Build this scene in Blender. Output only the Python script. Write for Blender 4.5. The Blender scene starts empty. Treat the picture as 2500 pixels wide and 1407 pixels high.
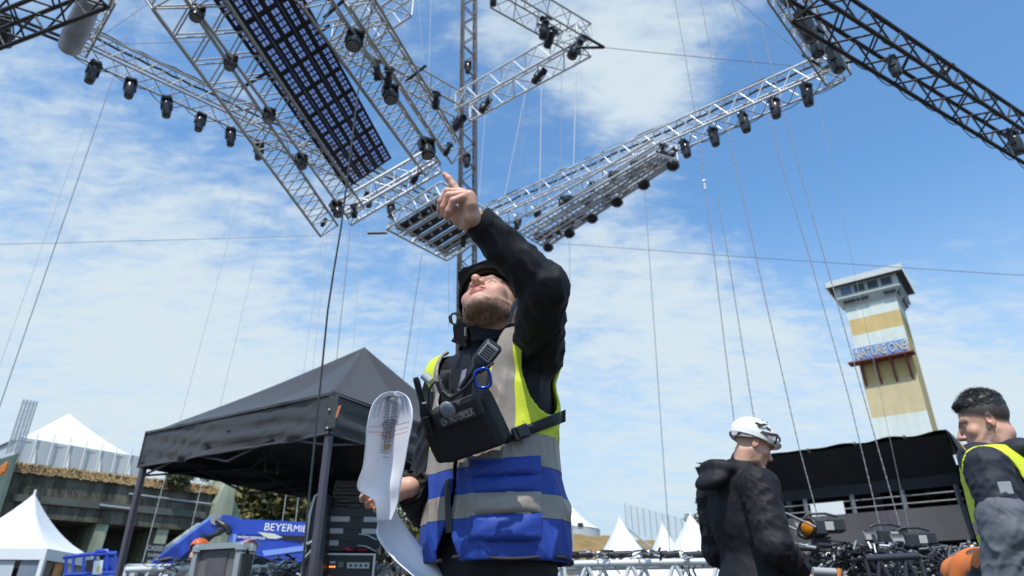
import bpy, bmesh, math, random
import numpy as np
from mathutils import Vector, Matrix
random.seed(7); RNG = np.random.default_rng(7)
SC = bpy.context.scene
COL = SC.collection
# ------------------------------------------------------------------ camera
FPX = 1667.0; PITCH = math.radians(26.1); CAMZ = 0.75
SP, CP = math.sin(PITCH), math.cos(PITCH)
cam_d = bpy.data.cameras.new('camera'); cam = bpy.data.objects.new('camera', cam_d); COL.objects.link(cam)
cam.location = (0, 0, CAMZ); cam.rotation_euler = (math.pi / 2 + PITCH, 0, 0)
cam_d.sensor_width = 36.0; cam_d.lens = 36.0 * FPX / 2500.0
cam_d.clip_start = 0.05; cam_d.clip_end = 3000
cam_d.dof.use_dof = True; cam_d.dof.focus_distance = 1.95; cam_d.dof.aperture_fstop = 4.5
SC.camera = cam
# ------------------------------------------------------------------ light
SUN = Vector((-0.13, -0.48, 0.866)).normalized()
sun_el = math.asin(SUN.z); sun_az = math.atan2(SUN.x, SUN.y)
sd = bpy.data.lights.new('sun', 'SUN'); so = bpy.data.objects.new('sun', sd); COL.objects.link(so)
sd.energy = 3.1; sd.angle = math.radians(0.5); sd.color = (1.0, 0.955, 0.89)
so.rotation_euler = SUN.to_track_quat('Z', 'Y').to_euler(); so.location = (-20, -12, 30)
SC.view_settings.view_transform = 'Standard'; SC.view_settings.look = 'None'
SC.view_settings.exposure = 0.50; SC.view_settings.gamma = 1.0; SC.view_settings.use_curve_mapping = False
SC.cycles.use_denoising = True
SC.cycles.max_bounces = 8; SC.cycles.transparent_max_bounces = 8

def ray(px, py):
    x = (px - 1250) / FPX; u = (703.5 - py) / FPX
    return Vector((x, CP - u * SP, SP + u * CP))
ORG = Vector((0, 0, CAMZ))
def at(px, py, t): return ORG + ray(px, py) * t            # t = depth along the view axis
def atY(px, py, Y): r = ray(px, py); return ORG + r * (Y / r.y)
def atZ(px, py, Z): r = ray(px, py); return ORG + r * ((Z - CAMZ) / r.z)

# world: physical sky with thin procedural cloud
W = bpy.data.worlds.new('World'); SC.world = W; W.use_nodes = True
def build_world():
    nt = W.node_tree; nt.nodes.clear(); N = nt.nodes.new; L = nt.links.new
    def M(op, a, b=None, clamp=False):
        n = N('ShaderNodeMath'); n.operation = op; n.use_clamp = clamp
        for i, v in enumerate((a, b)):
            if v is None: continue
            if isinstance(v, (int, float)): n.inputs[i].default_value = v
            else: L(v, n.inputs[i])
        return n.outputs[0]
    out = N('ShaderNodeOutputWorld'); bg = N('ShaderNodeBackground'); L(bg.outputs[0], out.inputs[0])
    sky = N('ShaderNodeTexSky'); sky.sky_type = 'NISHITA'; sky.sun_disc = False
    sky.sun_elevation = sun_el; sky.sun_rotation = sun_az; sky.altitude = 200; sky.air_density = 1.0; sky.dust_density = 0.6; sky.ozone_density = 2.0
    tc = N('ShaderNodeTexCoord'); sep = N('ShaderNodeSeparateXYZ'); L(tc.outputs['Generated'], sep.inputs[0])
    zc = M('MAXIMUM', sep.outputs[2], 0.0)
    den = M('ADD', zc, 0.22)
    cx = M('DIVIDE', sep.outputs[0], den); cy = M('DIVIDE', sep.outputs[1], den)
    cmb = N('ShaderNodeCombineXYZ'); L(cx, cmb.inputs[0]); L(cy, cmb.inputs[1])
    def noise(scale, detail, rough, off, sx=1, sy=1, rot=0, dist=0.0):
        mp = N('ShaderNodeMapping'); mp.inputs['Location'].default_value = off; mp.inputs['Scale'].default_value = (sx, sy, 1); mp.inputs['Rotation'].default_value = (0, 0, rot)
        L(cmb.outputs[0], mp.inputs[0]); n = N('ShaderNodeTexNoise'); n.inputs['Scale'].default_value = scale; n.inputs['Detail'].default_value = detail; n.inputs['Roughness'].default_value = rough
        n.inputs['Distortion'].default_value = dist
        L(mp.outputs[0], n.inputs['Vector']); return n.outputs['Fac']
    big = noise(1.3, 3, .5, (3.1, 1.7, 0), 1, 1.3, .5)
    small = noise(5.0, 10, .62, (0.4, 5.2, 0), 1.0, 1.6, -.5, .3)
    fine = noise(15.0, 6, .6, (7.4, 2.2, 0), 1.0, 1.9, -.35, .4)
    def blob(px, py, r0, r1, amt):          # cloud banks where they stand in the sky
        d = ray(px, py).normalized(); v = N('ShaderNodeVectorMath'); v.operation = 'DOT_PRODUCT'
        nrm = N('ShaderNodeVectorMath'); nrm.operation = 'NORMALIZE'; L(tc.outputs['Generated'], nrm.inputs[0])
        L(nrm.outputs[0], v.inputs[0]); v.inputs[1].default_value = d
        mr = N('ShaderNodeMapRange'); mr.interpolation_type = 'SMOOTHSTEP'; L(v.outputs['Value'], mr.inputs[0])
        mr.inputs[1].default_value = math.cos(math.radians(r1)); mr.inputs[2].default_value = math.cos(math.radians(r0)); mr.inputs[3].default_value = 0; mr.inputs[4].default_value = amt
        return mr.outputs[0]
    bias = None
    for b in BLOBS:
        o = blob(*b); bias = o if bias is None else M('ADD', bias, o)
    c = M('ADD', M('MULTIPLY', M('SUBTRACT', big, .5), .9), M('MULTIPLY', M('SUBTRACT', small, .5), 1.15))
    c = M('ADD', c, M('MULTIPLY', M('SUBTRACT', fine, .5), .85))
    c = M('ADD', c, bias)
    mr = N('ShaderNodeMapRange'); mr.interpolation_type = 'SMOOTHERSTEP'; L(c, mr.inputs[0]); mr.inputs[1].default_value = -.30; mr.inputs[2].default_value = .72
    # horizon veil
    hz = N('ShaderNodeMapRange'); hz.interpolation_type = 'SMOOTHSTEP'; L(sep.outputs[2], hz.inputs[0]); hz.inputs[1].default_value = .55; hz.inputs[2].default_value = .05; hz.inputs[3].default_value = 0; hz.inputs[4].default_value = .95
    tint = N('ShaderNodeMix'); tint.data_type = 'RGBA'; tint.blend_type = 'MULTIPLY'; tint.inputs[0].default_value = 1
    L(sky.outputs[0], tint.inputs[6]); tint.inputs[7].default_value = SKYTINT
    veil = N('ShaderNodeMix'); veil.data_type = 'RGBA'; L(hz.outputs[0], veil.inputs[0]); L(tint.outputs[2], veil.inputs[6]); veil.inputs[7].default_value = VEILCOL
    mix = N('ShaderNodeMix'); mix.data_type = 'RGBA'; L(M('MULTIPLY', mr.outputs[0], .93), mix.inputs[0]); L(veil.outputs[2], mix.inputs[6]); mix.inputs[7].default_value = CLOUDCOL
    L(mix.outputs[2], bg.inputs[0]); bg.inputs[1].default_value = 0.15
SKYTINT = (0.77, 1.06, 1.17, 1); CLOUDCOL = (3.35, 3.85, 4.15, 1); VEILCOL = (2.65, 3.35, 3.9, 1)
BLOBS = [(150, 950, 5, 23, .34), (650, 760, 3, 17, .22), (300, 480, 2, 14, .12), (1650, 40, 2, 12, .42), (1330, 160, 1, 8, .15), (1560, 260, 1, 8, .15),
         (1600, 880, 2, 15, .26), (1950, 950, 3, 16, .22), (2450, 800, 2, 12, .34), (1480, 650, 1, 6, .15), (1900, 420, 3, 12, -.3), (2300, 250, 4, 22, -.5), (1350, 350, 2, 8, -.2), (650, 160, 3, 12, -.1), (950, 250, 3, 10, -.15), (60, 100, 2, 12, .1)]
build_world()
# ------------------------------------------------------------------ materials
MATS = {}
def mat(name, col, rough=.6, metal=0.0, var=.12, scale=6.0, bump=0.0, bscale=40.0, sheen=0.0, spec=None, emit=None, trans=0.0):
    if name in MATS: return MATS[name]
    m = bpy.data.materials.new(name); m.use_nodes = True; nt = m.node_tree; b = nt.nodes['Principled BSDF']
    b.inputs['Roughness'].default_value = rough; b.inputs['Metallic'].default_value = metal
    if sheen: b.inputs['Sheen Weight'].default_value = sheen
    if spec is not None: b.inputs['Specular IOR Level'].default_value = spec
    if emit: b.inputs['Emission Color'].default_value = (*emit[:3], 1); b.inputs['Emission Strength'].default_value = emit[3]
    tc = nt.nodes.new('ShaderNodeTexCoord')
    if var > 0:
        n = nt.nodes.new('ShaderNodeTexNoise'); n.inputs['Scale'].default_value = scale; n.inputs['Detail'].default_value = 6; n.inputs['Roughness'].default_value = .65
        nt.links.new(tc.outputs['Object'], n.inputs['Vector'])
        mx = nt.nodes.new('ShaderNodeMix'); mx.data_type = 'RGBA'; nt.links.new(n.outputs['Fac'], mx.inputs[0])
        mx.inputs[6].default_value = (*[max(0, c * (1 - 2 * var)) for c in col], 1); mx.inputs[7].default_value = (*[min(1, c * (1 + 2 * var)) for c in col], 1)
        nt.links.new(mx.outputs[2], b.inputs['Base Color'])
        mr = nt.nodes.new('ShaderNodeMapRange'); nt.links.new(n.outputs['Fac'], mr.inputs[0]); mr.inputs[3].default_value = max(.03, rough - .1); mr.inputs[4].default_value = min(1, rough + .1)
        nt.links.new(mr.outputs[0], b.inputs['Roughness'])
    else: b.inputs['Base Color'].default_value = (*col, 1)
    if bump > 0:
        n2 = nt.nodes.new('ShaderNodeTexNoise'); n2.inputs['Scale'].default_value = bscale; n2.inputs['Detail'].default_value = 4
        nt.links.new(tc.outputs['Object'], n2.inputs['Vector']); bp = nt.nodes.new('ShaderNodeBump'); bp.inputs['Strength'].default_value = bump; bp.inputs['Distance'].default_value = .02
        nt.links.new(n2.outputs['Fac'], bp.inputs['Height']); nt.links.new(bp.outputs[0], b.inputs['Normal'])
    MATS[name] = m; return m
# ------------------------------------------------------------------ objects
def wloc(o):
    v = Vector((0, 0, 0))
    while o is not None: v = v + o.location; o = o.parent
    return v
def link(name, me, parent=None, m=None, smooth=False):
    o = bpy.data.objects.new(name, me); COL.objects.link(o); o.parent = parent
    if m is not None and len(me.materials) == 0: me.materials.append(m)
    return o
def tag(o, label=None, cat=None, group=None, kind=None):
    if label: o['label'] = label
    if cat: o['category'] = cat
    if group: o['group'] = group
    if kind: o['kind'] = kind
    return o
def thing(name, label, cat, loc=(0, 0, 0), group=None):
    o = bpy.data.objects.new(name, None); COL.objects.link(o); o.location = loc; o.empty_display_size = .1
    return tag(o, label, cat, group)
def copy_tree(o, loc=None, rot=None, scale=None, label=None, group=None, parent=None):
    c = o.copy(); COL.objects.link(c); c.parent = parent
    if loc is not None: c.location = loc
    if rot is not None: c.rotation_euler = rot
    if scale is not None: c.scale = (scale,) * 3
    if label: c['label'] = label
    if group: c['group'] = group
    for ch in list(o.children): copy_tree(ch, parent=c)
    return c
def npmesh(name, V, F, smooth=True):
    me = bpy.data.meshes.new(name); V = np.asarray(V, np.float32); F = np.asarray(F, np.int32); k = F.shape[1]
    me.vertices.add(len(V)); me.vertices.foreach_set('co', V.ravel()); me.loops.add(F.size); me.loops.foreach_set('vertex_index', F.ravel())
    me.polygons.add(len(F)); me.polygons.foreach_set('loop_start', np.arange(0, F.size, k, dtype=np.int32))
    me.polygons.foreach_set('use_smooth', np.full(len(F), smooth)); me.update(calc_edges=True); me.validate(); return me
class MB:
    def __init__(s): s.v = []; s.f = []; s.sm = []
    def add(s, vs, fs, smooth=False):
        k = len(s.v); s.v += [tuple(v) for v in vs]; s.f += [tuple(i + k for i in f) for f in fs]; s.sm += [smooth] * len(fs); return s
    def box(s, c, size, R=None, taper=1.0):
        x, y, z = (d / 2 for d in size); c = Vector(c); vs = []
        for sz in (-1, 1):
            k = taper if sz > 0 else 1
            for sx, sy in ((-1, -1), (1, -1), (1, 1), (-1, 1)):
                p = Vector((sx * x * k, sy * y * k, sz * z)); vs.append(c + (R @ p if R else p))
        return s.add(vs, [(3, 2, 1, 0), (4, 5, 6, 7), (0, 1, 5, 4), (1, 2, 6, 5), (2, 3, 7, 6), (3, 0, 4, 7)])
    def bbox(s, c, size, b=.01, R=None):        # bevelled box
        x, y, z = (d / 2 for d in size); c = Vector(c); b = min(b, x * .9, y * .9, z * .9); rings = []
        for (zz, ins) in ((-z, b), (-z + b, 0), (z - b, 0), (z, b)):
            X, Y = x - ins, y - ins; r = []
            bb = b if ins == 0 else b * .4
            for (sx, sy, order) in ((1, -1, 0), (1, 1, 1), (-1, 1, 0), (-1, -1, 1)):
                q = [(sx * (X - bb), sy * Y), (sx * X, sy * (Y - bb))]
                if order: q = q[::-1]
                r += q
            rings.append([(a, bq, zz) for a, bq in r])
        vs = []; n = 8
        for r in rings:
            for p in r: p = Vector(p); vs.append(c + (R @ p if R else p))
        fs = [tuple(range(n - 1, -1, -1)), tuple(range(3 * n, 4 * n))]
        for k in range(3):
            for i in range(n): j = (i + 1) % n; fs.append((k * n + i, k * n + j, k * n + n + j, k * n + n + i))
        return s.add(vs, fs)
    def cyl(s, a, b, r, r2=None, n=8, smooth=True, caps=True):
        a, b = Vector(a), Vector(b); d = b - a
        if d.length < 1e-6: return s
        q = d.to_track_quat('Z', 'Y'); r2 = r if r2 is None else r2; vs = []
        for (p, rr) in ((a, r), (b, r2)):
            for i in range(n): t = 2 * math.pi * i / n; vs.append(p + q @ Vector((math.cos(t) * rr, math.sin(t) * rr, 0)))
        s.add(vs, [(i, (i + 1) % n, n + (i + 1) % n, n + i) for i in range(n)], smooth)
        if caps: s.add(vs, [tuple(range(n - 1, -1, -1)), tuple(range(n, 2 * n))])
        return s
    def tube(s, pts, r, n=6, radii=None, closed=False):
        pts = [Vector(p) for p in pts]; m = len(pts); vs = []; up = None
        for i, p in enumerate(pts):
            d = (pts[(i + 1) % m] - pts[i - 1]) if closed else pts[min(i + 1, m - 1)] - pts[max(i - 1, 0)]
            if d.length < 1e-9: d = Vector((0, 0, 1))
            d.normalize()
            if up is None: up = Vector((0, 0, 1)) if abs(d.z) < .9 else Vector((1, 0, 0))
            u = up - d * up.dot(d)
            if u.length < 1e-4: u = d.orthogonal()
            u.normalize(); up = u; w = d.cross(u); rr = radii[i] if radii else r
            for k in range(n): t = 2 * math.pi * k / n; vs.append(p + u * (math.cos(t) * rr) + w * (math.sin(t) * rr))
        fs = []
        for i in range(m if closed else m - 1):
            j = (i + 1) % m
            for k in range(n): l = (k + 1) % n; fs.append((i * n + k, i * n + l, j * n + l, j * n + k))
        s.add(vs, fs, True)
        if not closed: s.add(vs[:n], [tuple(range(n - 1, -1, -1))]); s.add(vs[-n:], [tuple(range(n))])
        return s
    def lathe(s, prof, n=16, M=None, smooth=True):     # prof: (r, z)
        vs = []
        for (r, z) in prof:
            for i in range(n):
                t = 2 * math.pi * i / n; p = Vector((r * math.cos(t), r * math.sin(t), z)); vs.append(M @ p if M else p)
        fs = []
        for k in range(len(prof) - 1):
            for i in range(n): j = (i + 1) % n; fs.append((k * n + i, k * n + j, k * n + n + j, k * n + n + i))
        s.add(vs, fs, smooth); s.add(vs[:n], [tuple(range(n - 1, -1, -1))]); s.add(vs[-n:], [tuple(range(n))]); return s
    def grid(s, fn, nu, nv, smooth=True):
        vs = [fn(i / nu, j / nv) for j in range(nv + 1) for i in range(nu + 1)]
        fs = [(j * (nu + 1) + i, j * (nu + 1) + i + 1, (j + 1) * (nu + 1) + i + 1, (j + 1) * (nu + 1) + i) for j in range(nv) for i in range(nu)]
        return s.add(vs, fs, smooth)
    def quad(s, a, b, c, d): return s.add([a, b, c, d], [(0, 1, 2, 3)])
    def ell(s, c, r, n=10, m=7, R=None):
        prof = [(max(1e-4, math.sin(math.pi * k / m)), -math.cos(math.pi * k / m)) for k in range(m + 1)]; c = Vector(c); vs = []
        for (rr, z) in prof:
            for i in range(n): t = 2 * math.pi * i / n; p = Vector((rr * math.cos(t) * r[0], rr * math.sin(t) * r[1], z * r[2])); vs.append(c + (R @ p if R else p))
        return s.add(vs, [(k * n + i, k * n + (i + 1) % n, k * n + n + (i + 1) % n, k * n + n + i) for k in range(m) for i in range(n)], True)
    def slab(s, poly, off):       # polygon (list of 3D points) extruded by vector off
        poly = [Vector(p) for p in poly]; off = Vector(off); n = len(poly)
        return s.add(poly + [p + off for p in poly], [tuple(range(n - 1, -1, -1)), tuple(range(n, 2 * n))] + [(i, (i + 1) % n, n + (i + 1) % n, n + i) for i in range(n)])
    def mesh(s, name, loc=Vector((0, 0, 0))):
        me = bpy.data.meshes.new(name); me.from_pydata([tuple(Vector(v) - loc) for v in s.v], [], s.f)
        me.polygons.foreach_set('use_smooth', s.sm); me.update(); return me
    def build(s, name, m, parent=None, label=None, kind=None):
        me = s.mesh(name, wloc(parent) if parent is not None else Vector((0, 0, 0))); o = link(name, me, parent, m)
        if label: o['label'] = label
        if kind: o['kind'] = kind
        return o
def single(o_mb, name, m, label, cat, group=None, kind=None, solid=None):
    c = Vector(np.mean(np.array([tuple(v) for v in o_mb.v]), axis=0)); zmin = min(v[2] for v in o_mb.v); c.z = zmin
    me = o_mb.mesh(name, c); o = link(name, me, None, m); o.location = c
    return tag(o, label, cat, group, kind)
def text_mesh(s, size, depth=.004, width=None):
    cu = bpy.data.curves.new('lettering', 'FONT'); cu.body = s; cu.size = size; cu.extrude = depth; cu.align_x = 'CENTER'; cu.align_y = 'CENTER'
    o = bpy.data.objects.new('lettering', cu); COL.objects.link(o); bpy.context.view_layer.update()
    me = bpy.data.meshes.new_from_object(o.evaluated_get(bpy.context.evaluated_depsgraph_get())); bpy.data.objects.remove(o)
    return me
def lettering(s, size, M, m, parent, width=None, depth=.004, bold=0):
    me = text_mesh(s, size, depth); xs = [v.co.x for v in me.vertices]; w = max(xs) - min(xs)
    if width: me.transform(Matrix.Diagonal((width / w, 1, 1, 1)))
    me.transform(M); me.transform(Matrix.Translation(-wloc(parent))); me.materials.clear(); me.materials.append(m)
    return link('lettering', me, parent)
def frame(o, x, y):               # matrix with origin o, axes x, y (world), z = x × y
    x = Vector(x).normalized(); y = Vector(y); z = x.cross(y).normalized(); y = z.cross(x)
    M = Matrix((x, y, z)).transposed().to_4x4(); M.translation = Vector(o); return M
# ------------------------------------------------------------------ signed distance modelling
_P = np.random.default_rng(3).permutation(256); _P = np.concatenate([_P, _P, _P]); _G = np.random.default_rng(5).normal(size=(256, 3)); _G /= np.linalg.norm(_G, axis=1)[:, None]
def perlin(p):
    p = np.asarray(p, float); i = np.floor(p).astype(int); f = p - i; i &= 255; u = f * f * f * (f * (f * 6 - 15) + 10); r = 0
    for dx in (0, 1):
        for dy in (0, 1):
            for dz in (0, 1):
                g = _G[_P[_P[_P[i[:, 0] + dx] + i[:, 1] + dy] + i[:, 2] + dz] & 255]
                d = (g * (f - np.array([dx, dy, dz]))).sum(1)
                w = (u[:, 0] if dx else 1 - u[:, 0]) * (u[:, 1] if dy else 1 - u[:, 1]) * (u[:, 2] if dz else 1 - u[:, 2]); r = r + w * d
    return r
def V3(v): return np.array(v, float)
def sph(p, c, r): return np.linalg.norm(p - V3(c), axis=1) - r
def ell(p, c, r, R=None):
    q = p - V3(c)
    if R is not None: q = q @ np.array(R)
    r = V3(r); k0 = np.linalg.norm(q / r, axis=1); k1 = np.linalg.norm(q / (r * r), axis=1) + 1e-9; return k0 * (k0 - 1) / k1
def cap(p, a, b, ra, rb=None):
    a, b = V3(a), V3(b); rb = ra if rb is None else rb; d = b - a; t = np.clip(((p - a) @ d) / (d @ d), 0, 1)
    return np.linalg.norm(p - a - t[:, None] * d, axis=1) - (ra + (rb - ra) * t)
def chain_sdf(p, pts, k=.01):
    r = None
    for (a, ra), (b, rb) in zip(pts[:-1], pts[1:]):
        d = cap(p, a, b, ra, rb); r = d if r is None else smin(r, d, k)
    return r
def rbox(p, c, half, r, R=None):
    q = p - V3(c)
    if R is not None: q = q @ np.array(R)
    q = np.abs(q) - (V3(half) - r); return np.linalg.norm(np.maximum(q, 0), axis=1) + np.minimum(q.max(1), 0) - r
def smin(a, b, k): h = np.clip(.5 + .5 * (b - a) / k, 0, 1); return b + (a - b) * h - k * h * (1 - h)
def smax(a, b, k): return -smin(-a, -b, k)
def surfnet(f, lo, hi, h):
    lo, hi = V3(lo), V3(hi); B = 4; nb = np.ceil((hi - lo) / (h * B)).astype(int) + 1; n = nb * B
    bi = np.stack(np.meshgrid(*[np.arange(k) for k in nb], indexing='ij'), -1).reshape(-1, 3)
    cd = f(lo + (bi * B + 1.5) * h); D = np.repeat(np.repeat(np.repeat(cd.reshape(nb), B, 0), B, 1), B, 2)
    act = bi[np.abs(cd) < 7.5 * h]
    off = np.stack(np.meshgrid(*[np.arange(B)] * 3, indexing='ij'), -1).reshape(-1, 3)
    fi = (act[:, None, :] * B + off[None]).reshape(-1, 3)
    for s in range(0, len(fi), 400000):
        q = fi[s:s + 400000]; D[q[:, 0], q[:, 1], q[:, 2]] = f(lo + q * h)
    S = D < 0
    c0 = S[:-1, :-1, :-1].astype(np.int8); tot = c0.copy()
    for dx, dy, dz in ((1, 0, 0), (0, 1, 0), (0, 0, 1), (1, 1, 0), (1, 0, 1), (0, 1, 1), (1, 1, 1)):
        tot += S[dx:n[0] - 1 + dx, dy:n[1] - 1 + dy, dz:n[2] - 1 + dz]
    cells = np.argwhere((tot > 0) & (tot < 8)); idx = -np.ones(tot.shape, np.int64); idx[cells[:, 0], cells[:, 1], cells[:, 2]] = np.arange(len(cells))
    acc = np.zeros((len(cells), 3)); cnt = np.zeros(len(cells))
    cor = [(0, 0, 0), (1, 0, 0), (0, 1, 0), (1, 1, 0), (0, 0, 1), (1, 0, 1), (0, 1, 1), (1, 1, 1)]
    val = [D[cells[:, 0] + c[0], cells[:, 1] + c[1], cells[:, 2] + c[2]] for c in cor]
    for a in range(8):
        for b in range(a + 1, 8):
            ca, cb = np.array(cor[a]), np.array(cor[b])
            if np.abs(ca - cb).sum() != 1: continue
            va, vb = val[a], val[b]; m = (va < 0) != (vb < 0); t = np.where(m, va / np.where(m, va - vb, 1), 0)
            acc += np.where(m[:, None], ca + t[:, None] * (cb - ca), 0); cnt += m
    Vv = lo + (cells + acc / cnt[:, None]) * h; F = []
    for ax in range(3):
        o1, o2 = [(1, 2), (2, 0), (0, 1)][ax]
        sl0 = [slice(None)] * 3; sl1 = [slice(None)] * 3; sl0[ax] = slice(0, -1); sl1[ax] = slice(1, None)
        e = np.argwhere(S[tuple(sl0)] != S[tuple(sl1)]); e = e[(e[:, o1] > 0) & (e[:, o2] > 0) & (e[:, o1] < n[o1] - 1) & (e[:, o2] < n[o2] - 1)]
        def cid(d1, d2): q = e.copy(); q[:, o1] += d1; q[:, o2] += d2; return idx[q[:, 0], q[:, 1], q[:, 2]]
        quad = np.stack([cid(-1, -1), cid(0, -1), cid(0, 0), cid(-1, 0)], 1); flip = ~S[e[:, 0], e[:, 1], e[:, 2]]
        quad[flip] = quad[flip][:, ::-1]; F.append(quad)
    F = np.concatenate(F); F = F[(F >= 0).all(1)]; return Vv, F
def vnormals(V, F):
    n = np.cross(V[F[:, 2]] - V[F[:, 0]], V[F[:, 3]] - V[F[:, 1]]); N = np.zeros_like(V)
    for k in range(4): np.add.at(N, F[:, k], n)
    return N / (np.linalg.norm(N, axis=1)[:, None] + 1e-12)
def smooth_np(V, F, it=1, lam=.5):
    for _ in range(it):
        A = np.zeros_like(V); c = np.zeros(len(V))
        for k in range(4): a, b = F[:, k], F[:, (k + 1) % 4]; np.add.at(A, a, V[b]); np.add.at(A, b, V[a]); np.add.at(c, a, 1); np.add.at(c, b, 1)
        V = V + lam * (A / np.maximum(c, 1)[:, None] - V)
    return V
def ridge(p, sharp=2.5):
    return np.power(np.clip(1 - np.abs(perlin(p)) * 2.2, 0, 1), sharp)
# ------------------------------------------------------------------ setting
def ground():
    m = mat('asphalt', (.055, .054, .052), .9, var=.25, scale=1.5, bump=.3, bscale=60)
    mb = MB(); n = 40; R = 1400
    rings = [0, 6, 12, 20, 30, 45, 70, 110, 200, 500, R]; vs = [(0, 0, 0)]
    for r in rings[1:]:
        for i in range(n): t = 2 * math.pi * i / n; vs.append((r * math.cos(t), r * math.sin(t), 0))
    fs = [(0, 1 + i, 1 + (i + 1) % n) for i in range(n)]
    for k in range(len(rings) - 2):
        for i in range(n): a = 1 + k * n; j = (i + 1) % n; fs.append((a + i, a + n + i, a + n + j, a + j))
    mb.add(vs, fs); o = mb.build('ground', m); tag(o, kind='structure')
    # grassy bank behind
    g = mat('dry_grass', (.23, .15, .055), .95, var=.35, scale=.9, bump=.6, bscale=12)
    def hz(x, y):
        k = 1 / (1 + math.exp(-(y - 55) / 2.2)); w = 1 / (1 + math.exp((x - 20) / 3.2)); e = 1 - 1 / (1 + math.exp((x + 30) / 8)) * .2
        return 8.2 * k * w * e + .35 * math.sin(x * .9) * math.sin(y * .7) * k * w - .4
    mb = MB(); mb.grid(lambda u, v: (-60 + u * 100, 46 + v * 60, hz(-60 + u * 100, 46 + v * 60)), 120, 60)
    tag(mb.build('grassy_hill', g), kind='structure')
ground()
CONC = mat('concrete', (.13, .125, .095), .9, var=.45, scale=.7, bump=.4, bscale=9)
CONCL = mat('pale_concrete', (.36, .40, .29), .9, var=.22, scale=.6, bump=.3, bscale=9)
CONCD = mat('dark_concrete', (.10, .11, .095), .9, var=.3, scale=.5)  # darker concrete for the ledge and the back wall
GRASS = mat('bank_grass', (.24, .165, .075), .95, var=.4, scale=2.5, bump=.6, bscale=14)
WHITE = mat('white_pvc', (.74, .77, .77), .5, var=.04, scale=2)
WHITEG = mat('pale_grey_pvc', (.50, .55, .57), .55, var=.06, scale=1)
GALV = mat('galvanised', (.45, .47, .48), .4, metal=.6, var=.1)
DARK = mat('dark_interior', (.012, .012, .012), .9, var=0)
def streaks(m, lo=.28, hi=1.15, sc=1.6):       # rain streaks running down a wall
    nt = m.node_tree; b = nt.nodes['Principled BSDF']; tc = nt.nodes.new('ShaderNodeTexCoord'); mp = nt.nodes.new('ShaderNodeMapping'); mp.inputs['Scale'].default_value = (1.3, 1.3, .12)
    nt.links.new(tc.outputs['Object'], mp.inputs[0]); n = nt.nodes.new('ShaderNodeTexNoise'); n.inputs['Scale'].default_value = sc; n.inputs['Detail'].default_value = 8; n.inputs['Roughness'].default_value = .7
    nt.links.new(mp.outputs[0], n.inputs['Vector']); rp = nt.nodes.new('ShaderNodeMapRange'); rp.inputs[1].default_value = .38; rp.inputs[2].default_value = .6; rp.inputs[3].default_value = lo; rp.inputs[4].default_value = hi; nt.links.new(n.outputs['Fac'], rp.inputs[0])
    src = b.inputs['Base Color'].links[0].from_socket; mx = nt.nodes.new('ShaderNodeMix'); mx.data_type = 'RGBA'; mx.blend_type = 'MULTIPLY'; mx.inputs[0].default_value = 1; nt.links.new(src, mx.inputs[6]); nt.links.new(rp.outputs[0], mx.inputs[7]); nt.links.new(mx.outputs[2], b.inputs['Base Color'])
streaks(CONC); streaks(CONCL, .6, 1.1)
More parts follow.
